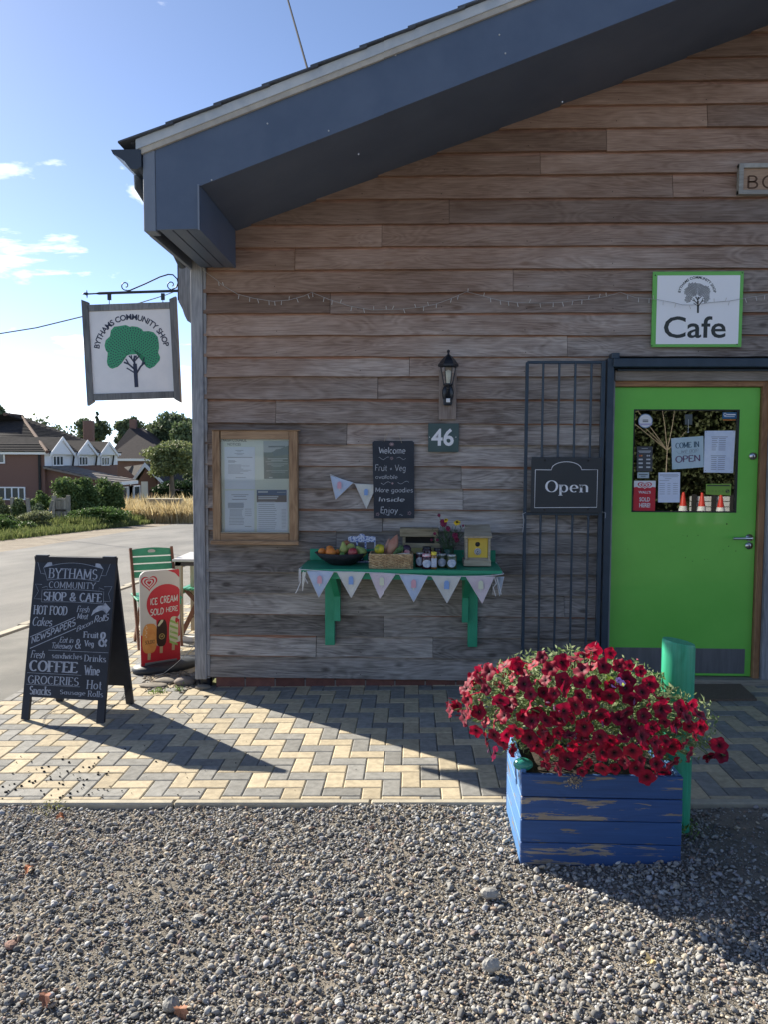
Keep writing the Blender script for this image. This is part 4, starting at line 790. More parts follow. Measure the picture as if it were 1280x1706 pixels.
# small pennants on the wall beside the chalkboard
M_PB=mat('pale_blue_cloth',(.40,.50,.68),.9,(.50,.58,.72),12,bump=.3,bscale=90); M_PC=mat('cream_cloth',(.56,.58,.55),.9,(.62,.63,.60),12,bump=.3,bscale=90); M_PP=mat('pale_pink_cloth',(.58,.50,.56),.9,(.62,.56,.60),12,bump=.3,bscale=90); M_HEM=mat('white_hem',(.66,.66,.68),.9)
def pennant(parent,A,B,Ct,m,Y,icon=None,lift=.004,name='pennant'):
    """cloth triangle A-B (top) to Ct (tip) with a little billow"""
    A,B,Ct=[np.array(v,float) for v in (A,B,Ct)]; n=7; V=[];F=[]; idx={}
    for i in range(n+1):
        for j in range(n-i+1):
            u=i/n; v=j/n; p=A*(1-u-v)+B*v+Ct*u; p=p+np.array([0,-.010*math.sin(v*5+u*4+A[0]*9)*(u),0])-np.array([0,lift,0]); idx[i,j]=len(V); V.append(p)
    for i in range(n):
        for j in range(n-i):
            F.append((idx[i,j],idx[i,j+1],idx[i+1,j]))
            if j<n-i-1: F.append((idx[i,j+1],idx[i+1,j+1],idx[i+1,j]))
    b=MB(); b.add(V,F,0,True); q0=(A+B)/2*.62+Ct*.38; q0=q0-np.array([0,lift+.012,0]); w=np.linalg.norm(B-A)*.085
    ic=[]
    if icon:
        for t in np.linspace(0,PI,7): ic.append(q0+np.array([w*math.cos(t),0,w*1.6+w*math.sin(t)]))
        ic+=[q0+np.array([-w,0,-w*.9]),q0+np.array([w,0,-w*.9])]; b.add(ic,[tuple(range(len(ic)))],2); b.add([q0+np.array([dx*w*.28,0,dz]) for dx,dz in ((-1,-w*.9),(1,-w*.9),(1,-w*2),(-1,-w*2))],[(0,1,2,3)],3)
    o=b.build(name,[m,M_HEM,icon or m,M_PC],parent)
    h=MB(); off=np.array([0,-lift-.001,0])
    for P0,P1 in ((A,Ct),(B,Ct)): h.tube([P0+off,(P0+P1)/2+off+np.array([0,-.006,0]),P1+off],.0016,4)
    h.build('hem',M_HEM,o) if parent is not None and 'label' in parent and parent.parent is None else None
    return o
I_PK=mat('icon_pink',(.62,.35,.42),.9); I_BL=mat('icon_blue',(.22,.36,.66),.9); I_CR=mat('icon_cream',(.62,.66,.52),.9)
wp=thing('wall_bunting','two small cloth pennants on a string tucked behind the welcome chalkboard','bunting',W(590,805,-.045))
b=MB(); b.tube([W(549,790,-.045),W(570,799,-.046),W(592,806,-.045),W(628,808,-.045)],.0018,5); b.build('cord',M_HEM,wp)
pennant(wp,W(550,792,-.046),W(588,804,-.046),W(559,832,-.046),M_PB,0,I_PK); pennant(wp,W(591,806,-.046),W(627,808,-.046),W(610,847,-.046),M_PC,0,I_BL)
# parish notice board
nq=lambda x,y,Y=-.1:W(340+x/7.11,690+y/7.11,Y)
NB=thing('notice_board','brown wooden framed notice board behind glass at the left end of the cafe wall','notice board',nq(590,1540,-.06))
M_NBW=wood('varnished_frame',(.15,.080,.042),(.44,.29,.17),2,.6,.1,1,None,.04,.3); M_NBH=wood('varnished_frame_rail',(.15,.085,.045),(.42,.28,.17),0,.65,.1,1,None,.04,.3); M_CREAM=mat('cream_backing',(.74,.78,.70),.7)
def nbx(name,x0,y0,x1,y1,Y0,Y1,m,bev=.003):
    a,c2=nq(x0,y0,Y0),nq(x1,y1,Y0); b=MB(); b.box((a[0],Y0,a[2]),(c2[0],Y1,c2[2]),0,bev); return b.build(name,m,NB)
nbx('frame_stile',88,195,190,1535,-.10,-.036,M_NBW); nbx('frame_stile',1000,195,1105,1535,-.10,-.036,M_NBW); nbx('frame_rail',190,195,1000,298,-.10,-.036,M_NBH); nbx('frame_rail',190,1410,1000,1535,-.10,-.036,M_NBH)
nbx('frame_cap',78,182,1125,195,-.115,-.036,M_NBH,.002); nbx('frame_sill',70,1497,1118,1552,-.118,-.101,M_NBH,.004); nbx('backing',180,285,1010,1420,-.052,-.040,M_CREAM,0); nbx('glass_pane',190,298,1000,1410,-.088,-.085,M_GLASS2,0)
def bead(x0,y0,x1,y1): return nbx('glazing_strip',x0,y0,x1,y1,-.092,-.089,mat('pale_bead',(.40,.36,.28),.7),0)
bead(190,1396,1000,1410); 
fl=Flat((0,-.0535,0),(1,0,0),(0,0,1),(0,-1,0)); T=lambda x,y:tuple(nq(x,y,-.0535)[[0,2]]); b=MB(); fl.put(b,fit(sans('NOTICES'),*T(275,372),*T(430,342))); fl.put(b,fit(sans('PARISH COUNCIL'),*T(200,325),*T(500,293))); b.build('lettering',M_BLACKP,NB)
M_PAPER=mat('white_paper',(.80,.84,.92),.8,(.76,.80,.90),4); M_INK=mat('grey_ink',(.22,.24,.30),.9)
def paper(name,label,Tf,quad,Y,m,lines,ink=M_INK,group=None,extra=None,cat='notice',thick=.0012):
    P4=[Tf(*p) for p in quad]; c0=np.mean(P4,axis=0); b=MB(); b.prism([(p[0],Y,p[1]) for p in P4],(0,thick,0)); 
    t=thing(name,label,cat,(c0[0],Y,c0[1]),group); b.build('sheet',m,t); b=MB(); f=Flat((0,Y,0),(1,0,0),(0,0,1),(0,-1,0),.0006)
    A,B_,C_,D_=[np.array(p) for p in P4]  # TL TR BR BL
    def uv(u,v): return tuple((A*(1-u)+B_*u)*(1-v)+(D_*(1-u)+C_*u)*v)
    for (v,u0,u1,h) in lines: 
        f.poly(b,[uv(u0,v),uv(u1,v),uv(u1,v+h),uv(u0,v+h)])
    if lines: b.build('print',ink,t)
    if extra: extra(t,f,uv)
    return t
def plines(v0,v1,n,u0=.12,u1=.88,rag=.25,h=.008): return [(v0+(v1-v0)*i/max(1,n-1),u0,u1-random.random()*rag*(u1-u0),h) for i in range(n)]
T=lambda x,y:tuple(nq(x,y,-.0545)[[0,2]])
paper('paper_notice','white printed sheet at the upper left inside the wooden notice board',T,[(237,388),(598,388),(600,890),(240,888)],-.0545,M_PAPER,[(.08,.36,.62,.01),(.11,.42,.55,.008),(.15,.33,.65,.008),(.18,.40,.6,.008),(.24,.08,.92,.014)]+plines(.32,.36,3,.12,.4)+plines(.42,.62,9,.12,.9,.5)+[(.72,.36,.7,.01)])
paper('paper_notice','white printed sheet at the lower left inside the wooden notice board',T,[(243,904),(590,902),(592,1390),(243,1392)],-.0545,M_PAPER,[(.1,.22,.8,.012),(.14,.3,.72,.012),(.21,.25,.75,.014)]+plines(.3,.42,8,.1,.66,.05)+plines(.46,.6,6,.16,.66,.3)+plines(.45,.6,4,.68,.92,.1)+plines(.64,.82,6,.14,.66,.1)+[(.87,.68,.9,.01)])
def poster_extra(t,f,uv):
    b=MB(); f.poly(b,[uv(0,0),uv(1,0),uv(1,.12),uv(.6,.22),uv(.3,.3),uv(0,.30)],0,.0009); f.poly(b,[uv(.35,.30),uv(.5,.22),uv(.86,.20),uv(1,.3),uv(1,.36),uv(.4,.40)],1,.0012); f.poly(b,[uv(.2,.13),uv(.86,.13),uv(.86,.17),uv(.2,.17)],1,.0013); b.build('picture',[mat('poster_sky',(.40,.44,.46),.8),mat('poster_dark',(.10,.14,.16),.8)],t)
    b=MB(); 
    for v,u0,u1,h in [(.46,.16,.95,.018),(.50,.3,.75,.018),(.54,.08,.95,.008),(.60,.15,.95,.012),(.64,.3,.8,.01),(.67,.36,.7,.008),(.78,.1,.95,.012),(.82,.3,.85,.01),(.95,.2,.34,.02)]: f.poly(b,[uv(u0,v),uv(u1,v),uv(u1,v+h),uv(u0,v+h)],0,.0014)
    b.build('print',mat('poster_white_ink',(.55,.58,.58),.8),t)
paper('poster','dark green grey poster with a pale sky at the upper right inside the notice board',T,[(698,318),(1000,316),(1002,764),(706,768)],-.0545,mat('poster_green',(.09,.12,.12),.7,(.15,.18,.16),8),[],extra=poster_extra,cat='poster')
def nh(t,f,uv):
    b=MB(); f.poly(b,[uv(0,0),uv(.97,0),uv(.97,.29),uv(0,.29)],0,.0009); f.poly(b,[uv(0,.13),uv(.97,.13),uv(.97,.29),uv(0,.29)],1,.0011); b.build('banner',[mat('banner_blue',(.14,.19,.30),.8),mat('banner_brown',(.20,.17,.17),.8)],t)
    b=MB()
    for v,u0,u1,h in [(.03,.05,.36,.035),(.05,.66,.94,.012),(.145,.05,.7,.03),(.19,.05,.66,.03),(.265,.05,.6,.008)]: f.poly(b,[uv(u0,v),uv(u1,v),uv(u1,v+h),uv(u0,v+h)],0,.0016)
    b.build('print',mat('banner_white_ink',(.60,.62,.66),.8),t)
paper('paper_notice','printed letter with dark blue and brown banner low inside the notice board',T,[(620,898),(985,896),(988,1396),(622,1396)],-.0545,M_PAPER,plines(.34,.92,13,.05,.66,.15)+plines(.46,.9,14,.8,.96,.1,.006),extra=nh)
# ------------------------------------------------------------ steel grille folded against the wall, with the open sign
GYY=-.10; gq=lambda x,y,Y=GYY:W(860+x/3.16,580+y/3.16,Y)
gr=thing('security_grille','dark blue steel bar grille folded back against the wall left of the green door','security grille',(gq(250,1700)[0],GYY,.08))
ztop=float(gq(200,75)[2]); zmid=float(gq(200,872)[2]); xs=[float(W(px,850,GYY)[0]) for px in (875.5,902,928.5,955,981.5)]; xr=float(W(1001,850,GYY)[0])
b=MB(); b.box((xs[0]-.011,GYY-.012,.09),(xs[0]+.011,GYY+.012,ztop),0,.002); b.build('grille_post',M_STEEL,gr)
b=MB(); b.box((xr-.015,GYY-.015,.09),(xr+.013,GYY+.015,ztop+.01),0,.002); b.build('grille_post',M_STEEL,gr)
for x in xs[1:]:
    b=MB(); b.tube([(x,GYY,.10),(x,GYY,ztop-.01)],.0085,8); b.build('grille_bar',M_STEEL,gr)
for z in (ztop,zmid,.10):
    b=MB(); b.box((xs[0],GYY-.010,z-.010),(xr,GYY+.010,z+.010),0,.002); b.build('grille_rail',M_STEEL,gr)
b=MB(); b.tube([gq(55,865,-.12),gq(38,872,-.13),gq(44,905,-.13),gq(38,970,-.12)],.0022,5); b.tube([gq(455,862,-.12),gq(475,868,-.13),gq(472,895,-.13)],.002,5); b.build('cable_tie',mat('cable_tie_white',(.5,.52,.55),.6),gr)
p0,p1=W(885,854,-.125),W(1004,762,-.125); os_=thing('open_sign','dark rectangular sign reading Open with arched white outline tied to the steel grille','sign',((p0[0]+p1[0])/2,-.125,p0[2]))
b=MB(); b.box((p0[0],-.130,p0[2]),(p1[0],-.118,p1[2]),0,.002); b.build('sign_panel',mat('open_sign_dark',(.028,.034,.040),.5),os_)
fl=Flat((0,-.130,0),(1,0,0),(0,0,1),(0,-1,0)); T=lambda x,y:tuple(gq(x,y,-.130)[[0,2]]); b=MB()
ol=[(104,640),(100,840),(427,838),(432,640),(348,640)]+[(268+80*math.cos(math.radians(a)),640-42*math.sin(math.radians(a))) for a in range(20,161,10)]+[(188,641),(104,640)]
fl.line(b,[T(*p) for p in ol],.0042,0); fl.put(b,fit(strokes('Open',.17,.045,.07),*T(155,776),*T(383,697)),0); b.build('lettering',mat('sign_lettering_white',(.78,.79,.82),.5),os_)
b=MB()
for x,y in ((155,590),(384,592),(152,850),(382,848)): a=T(x,y); b.lathe((a[0],-.130,a[1]),[(.007,0),(.007,-.004),(0,-.005)],8,ax=1)
b.build('fixing_bolt',M_DARK,os_)
# string of unlit fairy lights along the wall
FL=[(336,449),(360,466),(370,475),(395,490),(422,497),(454,502),(480,500),(506,493),(519,487),(548,499),(582,510),(620,516.5),(670,515),(700,512),(726,507),(751,498),(778,486),(802,492),(831,500),(862,504),(900,505),(936,503.6),(965,500),(980,499),(1010,494),(1035,487),(1060,496),(1089,498),(1123,504),(1138,508),(1160,508),(1184,504),(1216,501.5),(1237,497.7),(1271,492),(1300,489)]
fyl=thing('fairy_lights','thin pale string of unlit fairy lights looped along the upper wall','string lights',W(778,486,-.05)); b=MB(); pts=[W(x,y,-.072 if x>1050 else -.052) for x,y in FL]; b.tube(pts,.0018,5); b.build('wire',mat('clear_cable',(.42,.40,.38),.5),fyl)
mb_=mat('clear_bulb',(.60,.58,.55),.3); acc=0
for i in range(len(FL)-1):
    (x0_,y0_),(x1_,y1_)=FL[i],FL[i+1]; n=max(1,int((x1_-x0_)/13))
    for k in range(n):
        t=(k+random.random()*.6)/n; x=x0_+(x1_-x0_)*t; y=y0_+(y1_-y0_)*t; dy=random.choice((7,7,-6)); dx=random.uniform(-2,3); Yq=-.075 if x>1050 else -.055
        bb_=MB(); bb_.tube([W(x,y,Yq),W(x+dx,y+dy,Yq-.004)],[.0016,.0026],5); bb_.build('bulb',mb_,fyl)
# carved timber sign at the right
sq=lambda x,y,Y=-.06:W(1060+x/4.741,240+y/4.741,Y)
p0,p1=sq(805,402),sq(805,157); x0_=float(p0[0]); cbs=thing('carved_sign','framed timber sign with carved letters high on the wall at the right edge','sign',(x0_+.6,-.06,p0[2])); xe=x0_+1.25; z0_,z1_=float(p0[2]),float(p1[2])
M_CF=wood('carved_frame',(.28,.27,.25),(.46,.45,.42),0,rnd=.05); M_CP=wood('carved_panel',(.28,.18,.13),(.46,.32,.22),0,rnd=.02)
for n_,a,c2 in (('frame_rail',(x0_,-.075,z1_-.030),(xe,-.036,z1_)),('frame_rail',(x0_,-.075,z0_),(xe,-.036,z0_+.030)),('frame_stile',(x0_,-.078,z0_+.001),(x0_+.032,-.035,z1_-.001)),('frame_stile',(xe-.032,-.078,z0_+.001),(xe,-.035,z1_-.001))):
    b=MB(); b.box(a,c2,0,.002); b.build(n_,M_CF,cbs)
b=MB(); b.box((x0_+.02,-.055,z0_+.02),(xe-.02,-.036,z1_-.02)); b.build('panel',M_CP,cbs)
fl=Flat((0,-.055,0),(1,0,0),(0,0,1),(0,-1,0)); b=MB(); zA,zB=float(sq(900,352)[2]),float(sq(900,245)[2]); xA,xB=float(sq(885,300)[0]),float(sq(972,300)[0]); fl.put(b,fit(strokes('B',.13,.13,0),xA,zA,xB,zB)); 
xC=float(sq(1000,300)[0]); fl.put(b,fit(strokes('O',.13,.13,0),xC,zA,xC+(xB-xA)*1.25,zB)); b.build('carved_lettering',mat('carved_groove',(.10,.055,.035),.9),cbs)
# dark branch-like stain pieces and the nail shadow are left to the timber itself
# ------------------------------------------------------------ notices stuck to the door window
dq=lambda x,y,Y=.026:tuple(W(1050+x/6.737,680+y/6.737,Y)[[0,2]])
def ring(f,b,cx,cy,r,w,mi=0,l=None,sx=1): f.line(b,[(cx+r*sx*math.cos(t),cy+r*math.sin(t)) for t in np.linspace(0,2*PI,25)],w,mi,l)
def heart(f,b,cx,cy,s,mi,l,w=None,sy=1.0):
    pts=[]
    for t in np.linspace(0,2*PI,33): pts.append((cx+s*.0625*16*math.sin(t)**3,cy+sy*s*.0625*(13*math.cos(t)-5*math.cos(2*t)-2*math.cos(3*t)-math.cos(4*t))))
    if w: f.line(b,pts,w,mi,l)
    else: f.put(b,([(cx,cy)]+pts[:-1],[(0,i+1,(i+1)%32+1) for i in range(32)]),mi,l)
M_RED=mat('poster_red',(.52,.018,.035),.45); M_PW=mat('poster_white',(.72,.72,.74),.6)
def come(t,f,uv):
    b=MB(); A=np.array(uv(0,0)); ux=np.array(uv(1,0))-A; vy=np.array(uv(0,1))-A
    def pt(VF,u0,v0,u1,v1,mi): 
        V,F=fit(VF,0,0,1,1); f.put(b,([tuple(A+ux*(u0+(u1-u0)*x)+vy*(v1+(v0-v1)*y)) for x,y in V],F),mi,.0012)
    pt(strokes('COME IN',.2,.08,.03),.12,.16,.86,.34,0); pt(strokes('we are',.09,.07,0,.3),.3,.40,.78,.50,1); pt(strokes('OPEN',.17,.13,0),.1,.58,.88,.80,2)
    f.line(b,[tuple(A+ux*u+vy*v) for u,v in ((.14,.42),(.2,.5),(.34,.53),(.6,.53),(.72,.5),(.84,.44),(.8,.38))],.0015,1,.0012); b.build('lettering',[mat('teal_ink',(.05,.11,.16),.8),M_INK,mat('plum_ink',(.16,.10,.17),.8)],t)
paper('welcome_sign','pale blue square tile reading COME IN we are OPEN hanging behind the door glass','sign' and (lambda x,y:dq(x,y,.024)),[(468,338),(828,312),(832,662),(480,688)],.024,mat('pale_blue_tile',(.40,.55,.60),.7,(.50,.60,.66),6),[],extra=come,cat='sign',thick=.004)
def pins(t,f,uv):
    b=MB(); 
    for u,v in ((.05,.03),(.95,.03),(.05,.95),(.93,.97)): f.disc(b,*uv(u,v),.003,None,0,.0012,8)
    b.build('pin',M_INK,t)
L2=[(.14,.22,.76,.014)]+[(.18+.045*i,.24,.38+.06*random.random(),.013) for i in range(7)]+[(.18+.045*i,.47,.70,.013) for i in range(7)]+[(.59,.22,.72,.014)]+[(.63+.047*i,.24,.4+.05*random.random(),.013) for i in range(7)]+[(.63+.047*i,.47,.70,.013) for i in range(7)]
paper('paper_notice','white laminated sheet of opening hours on the right of the door window',dq,[(845,254),(1188,252),(1162,728),(832,722)],.026,mat('laminated_sheet',(.56,.64,.80),.25,(.74,.80,.90),7,bump=.3,bscale=18),L2,extra=pins)
L3=[(.06,.06,.9,.012),(.10,.06,.95,.012),(.14,.2,.9,.012),(.2,.3,.6,.012),(.26,.05,.5,.012)]+[(.36+.07*i,.05,.3,.012) for i in range(6)]+[(.36+.07*i,.42,.56,.012) for i in range(6)]+[(.36+.07*i,.68,.9,.012) for i in range(6)]
paper('paper_notice','small white handwritten sheet stuck low in the middle of the door window',dq,[(325,722),(568,720),(562,1058),(320,1058)],.026,mat('handwritten_sheet',(.66,.72,.86),.5),L3)
def walls(t,f,uv):
    b=MB(); f.poly(b,[uv(0,0),uv(1,0),uv(1,.235),uv(0,.235)],0,.0008); f.poly(b,[uv(0,.235),uv(0,.22),uv(.14,.2),uv(.5,.34),uv(.86,.2),uv(1,.22),uv(1,.34),uv(0,.34)],1,.0010)
    w=np.linalg.norm(np.array(uv(1,0))-np.array(uv(0,0))); c_=uv(.5,.17)
    for s,mi,l in ((.36,1,.0013),(.30,0,.0016),(.22,1,.0019),(.15,0,.0022),(.08,1,.0025)): heart(f,b,c_[0],c_[1]+.004,w*s*.92,mi,l,None,.60)
    def tx(s,u0,v0,u1,v1,l=.0016,ff=None): a=uv(u0,v1); c2=uv(u1,v0); f.put(b,fit(ff or sans(s,.022),a[0],a[1],c2[0],c2[1]),0,l)
    tx("WALL'S",.22,.335,.78,.425,.0016); tx('SOLD',.27,.55,.75,.69); tx('HERE!',.27,.74,.77,.89); b.build('print',[M_PW,M_RED],t)
paper('window_sticker','red and white sticker reading SOLD HERE low in the door window',dq,[(50,815),(293,815),(285,1152),(40,1150)],.026,M_RED,[],extra=walls,cat='sticker')
def pay(t,f,uv):
    b=MB(); f.poly(b,[uv(.1,.17),uv(.9,.17),uv(.9,.2),uv(.1,.2)],0); f.poly(b,[uv(.15,.225),uv(.85,.225),uv(.85,.245),uv(.15,.245)],0); f.poly(b,[uv(.3,.07),uv(.7,.07),uv(.7,.085),uv(.3,.085)],0)
    for r,v in enumerate((.37,.52,.67,.83)):
        for u in (.25,.73):
            if r==0: 
                for d,mi in ((-.06,1),(.06,2)): c_=uv(u+d,v); f.disc(b,*c_,.006,None,mi if u<.5 else 0,.001+.0003*mi,12)
            else: f.poly(b,[uv(u-.13,v-.03),uv(u+.13,v-.03),uv(u+.13,v+.03),uv(u-.13,v+.03)],0)
    b.build('print',[mat('sticker_grey',(.5,.52,.55),.6),mat('sticker_red',(.5,.05,.04),.6),mat('sticker_orange',(.55,.22,.04),.6)],t)
paper('window_sticker','dark grey sticker of accepted cards at the left of the door window',dq,[(82,430),(258,430),(256,710),(80,710)],.026,mat('dark_sticker',(.05,.055,.065),.5),[],extra=pay,cat='sticker')
paper('window_sticker','small pale rectangular sticker between the card sticker and the red sticker',dq,[(88,720),(220,720),(218,785),(86,785)],.026,mat('pale_sticker',(.38,.46,.50),.5),[(.32,.12,.88,.12),(.62,.3,.7,.10)],ink=M_BLACKP,cat='sticker')
def rate(t,f,uv):
    b=MB(); f.poly(b,[uv(.04,.1),uv(.94,.1),uv(.94,.2),uv(.04,.2)],0)
    for i in range(5): c_=uv(.13+.135*i,.66); ring(f,b,c_[0],c_[1],.0055,.0012,0)
    c_=uv(.86,.64); f.disc(b,*c_,.014,None,0,.0008); b.build('print',M_BLACKP,t); b=MB(); a=uv(.82,.78); c2=uv(.90,.5); f.put(b,fit(strokes('S',.14,.14,0),a[0],a[1],c2[0],c2[1]),0,.0012); b.build('score',mat('rating_green',(.27,.42,.06),.6),t)
paper('window_sticker','lime green hygiene rating sticker in the lower right of the door window',dq,[(858,850),(1142,850),(1136,980),(855,968)],.026,mat('rating_green2',(.20,.36,.05),.5),[],extra=rate,cat='sticker')
def badge(t,f,uv):
    b=MB(); c_=uv(.5,.5); f.disc(b,*c_,.0510,None,0,.001,24); f.disc(b,*c_,.0455,None,1,.0013,24); f.poly(b,[uv(-.25,.78),uv(1.25,.78),uv(1.15,.96),uv(-.15,.96)],2,.0016)
    for v in (.36,.53): f.poly(b,[uv(.2,v),uv(.8,v),uv(.8,v+.09),uv(.2,v+.09)],3,.0016)
    b.build('print',[mat('badge_blue',(.20,.30,.45),.6),M_PW,mat('badge_lilac',(.45,.42,.60),.6),M_BLACKP],t)
paper('window_sticker','round white badge sticker in the upper left corner of the door window',dq,[(125,92),(230,92),(230,195),(125,195)],.0262,mat('badge_back',(.45,.5,.58),.6),[],extra=badge,cat='sticker') 
def swn(t,f,uv):
    b=MB(); a=uv(.30,.52); c2=uv(.92,.22); ring(f,b,*uv(.17,.35),.009,.004,0); f.put(b,fit(strokes('lowann',.2,.16,0),a[0],a[1],c2[0],c2[1]),0) if False else f.poly(b,[uv(.30,.28),uv(.92,.28),uv(.92,.46),uv(.30,.46)],0); f.poly(b,[uv(.12,.62),uv(.86,.62),uv(.86,.7),uv(.12,.7)],0); b.build('print',M_PW,t)
paper('window_sticker','small blue security sticker in the upper right corner of the door window',dq,[(1045,45),(1205,45),(1200,118),(1042,118)],.026,mat('security_blue',(.02,.12,.26),.5),[(1.1,.05,.95,.18)],ink=mat('sticker_orange2',(.5,.16,.03),.6),extra=swn,cat='sticker')
# hook with suction cup inside the glass
hk=thing('suction_hook','clear suction hook on the door glass above the pale blue tile','hook',(dq(660,270)[0],.026,dq(660,270)[1])); b=MB(); a=dq(660,125);c2=dq(655,268); b.tube([(a[0],.024,a[1]),(c2[0],.022,c2[1])],.0016,5); b.ball((c2[0],.020,c2[1]-.001),.006,8); b.build('hook_arm',mat('pale_plastic',(.5,.52,.5),.4),hk)
b=MB(); a=dq(622,185); c2=dq(705,70); b.box((a[0],.0245,a[1]),(c2[0],.027,c2[1])); b.build('suction_pad',mat('grey_film',(.10,.12,.13),.2),hk)
# doormat
p=[G(1108,1134),G(1221,1134),G(1262,1168),G(1112,1168)]; x1m=float(max(p[1][0],p[2][0])); mt=MB(); x0m=1.50; ya,yb_=float(p[2][1]),float(p[1][1]); mt.prism([(x0m,ya,0),(float(p[2][0]),ya,0),(float(p[1][0])+.02,yb_,0),(x0m,yb_,0)],(0,0,.014)); mt.v=[(a,c,d+gz(a,c)+.002) for a,c,d in mt.v]
tag(mt.build('doormat',mat('coir',(.15,.11,.075),.98,(.20,.15,.11),90,bump=1,bscale=400)),'brown coir doormat on the paving in front of the green door','doormat')
# ============================================================ SHELF TABLE WITH PRODUCE
M_TG=mat('green_paint',(.02,.27,.15),.5,(.03,.31,.18),7,bump=.15,bscale=60,spec=.4); TZ=.932
st=thing('wall_shelf','green painted timber shelf on brackets holding produce against the cafe wall','shelf',(-.09,-.25,.31))
b=MB(); b.prism([(-.777,-.50,TZ-.022),(.598,-.50,TZ-.022),(.606,-.05,TZ-.022),(-.777,-.05,TZ-.022)],(0,0,.022)); b.build('shelf_top',M_TG,st)
b=MB(); b.box((-.76,-.05,TZ+.001),(.60,-.037,TZ+.085),0,.003); b.build('back_rail',M_TG,st)
b=MB(); b.box((-.70,-.48,TZ-.07),(.53,-.455,TZ-.0225),0,.002); b.build('front_rail',M_TG,st)
for x0_,s in ((-.645,1),(.403,-1)):
    b=MB(); b.box((x0_,-.085,.312),(x0_+.070,-.037,TZ-.023),0,.003); b.build('bracket_post',M_TG,st)
    xx=x0_+(.071 if s>0 else -.045); b=MB(); b.prism([(xx,-.086,.50),(xx,-.125,.50),(xx,-.125,.68),(xx,-.45,TZ-.075),(xx,-.45,TZ-.024),(xx,-.086,TZ-.024)],(.044,0,0)); b.build('bracket_brace',M_TG,st)
z6=lambda x,y,Y=-.505:W(480+x/3.368,830+y/3.368,Y)
bu=thing('shelf_bunting','pastel cloth bunting with ice lolly prints strung along the front edge of the green shelf','bunting',z6(640,420))
tp=[(78,400),(180,408),(265,413),(350,414),(440,417),(530,420),(620,426),(710,430),(800,436),(890,438),(985,438),(1080,437),(1165,432),(1208,425)]
b=MB(); b.tube([W(516,936,-.08),z6(60,398)]+[z6(*p) for p in tp]+[z6(1212,424),W(827,937,-.08)],.0032,5); b.build('tape',M_HEM,bu)
for i,(xa,xb,ya_,xt,yt) in enumerate([(104,255,408,171,556),(273,430,414,353,558),(455,607,420,515,562),(628,788,430,708,582),(808,973,437,895,588),(998,1160,435,1092,590)]):
    m=[M_PB,M_PC,M_PP][i%3]; ic=[I_PK,I_BL,I_CR][i%3]; pennant(bu,z6(xa,ya_),z6(xb,ya_+4),z6(xt,yt),m,0,ic)
pennant(bu,z6(1165,440,-.42),z6(1215,440,-.50),z6(1190,548,-.44),M_PB,0,None); pennant(bu,z6(78,410,-.46),z6(100,410,-.5),z6(80,520,-.46),M_PC,0,None); pennant(bu,z6(60,400,-.5),z6(72,402,-.5),z6(60,470,-.5),M_HEM,0,None)
b=MB()
for pts in ([(1160,440),(1172,480),(1155,500),(1168,550)],[(1175,445),(1190,500),(1200,540),(1185,530)],[(66,400),(68,470),(50,515),(40,533)],[(85,410),(95,470),(90,440),(108,478)]): b.tube([z6(*p,-.51) for p in pts],.0028,5)
b.build('loose_tie',M_HEM,bu)
def on(px,py,Y): return W(px,py,Y)
# bowl of fruit
pq=lambda x,y,Y=-.24:W(510+x/6.737,860+y/6.737,Y)
bc=pq(395,560,-.25); BX=float(bc[0]); BYc=-.25; RW=.19
bo=MB(); pr=[(.0,.003),(.06,.003),(.075,.0),(.10,.012),(.15,.045),(RW,.085),(RW-.006,.088),(.145,.052),(.095,.022),(0,.016)]; bo.lathe((BX,BYc,TZ),pr,40,sx=1,sy=.85)
bw=tag(bo.build('fruit_bowl',mat('woven_black_bowl',(.012,.012,.018),.5,(.03,.03,.04),60,bump=.8,bscale=160)),'shallow black woven bowl of fruit at the left end of the green shelf','bowl'); recenter(bw,(BX,BYc,TZ)); WORLD[bw.name]=(BX,BYc,TZ)
def fruit(kind,label,x,y,r,Y,col,col2=None,shape='round',group=None,rot=0,sc=18):
    c=pq(x,y,Y); R_=r/6.737/1322*(5.8+Y); b=MB()
    if shape=='pear': b.lathe((0,0,0),[(0,-R_*1.0),(R_*.5,-R_*.92),(R_*.9,-R_*.5),(R_,-R_*.05),(R_*.82,R_*.45),(R_*.5,R_*.95),(R_*.36,R_*1.35),(R_*.2,R_*1.6),(0,R_*1.66)],18)
    elif shape=='long': b.lathe((0,0,0),[(0,-R_*2.2),(R_*.5,-R_*1.9),(R_*.9,-R_*1.0),(R_,0),(R_*.8,R_*1.0),(R_*.4,R_*1.9),(0,R_*2.5)],16)
    else:
        b.lathe((0,0,0),[(0,-R_*.86),(R_*.25,-R_*.94),(R_*.7,-R_*.72),(R_*.97,-R_*.2),(R_*.98,R_*.2),(R_*.72,R_*.72),(R_*.3,R_*.93),(R_*.08,R_*.86),(0,R_*.80)],18)
    t=thing(kind,label,kind.split('_')[0] if kind!='sweet_potato' else 'sweet potato',c,group); b.build('skin',mat(kind+str(col),col,.42,col2,sc,bump=.12,bscale=200,spec=.5),t,local=True)
    s=MB(); h=R_*(1.62 if shape=='pear' else .8)
    if shape!='long': s.tube([(0,0,h-.002),(.001,0,h+R_*.18),(.003,0,h+R_*.34)],.0013,5); s.build('stalk',mat('stalk_brown',(.06,.04,.02),.9),t,local=True)
    t.rotation_euler=(random.uniform(-.15,.15),rot,0); return t
O=(.72,.20,.03); O2=(.80,.28,.05)
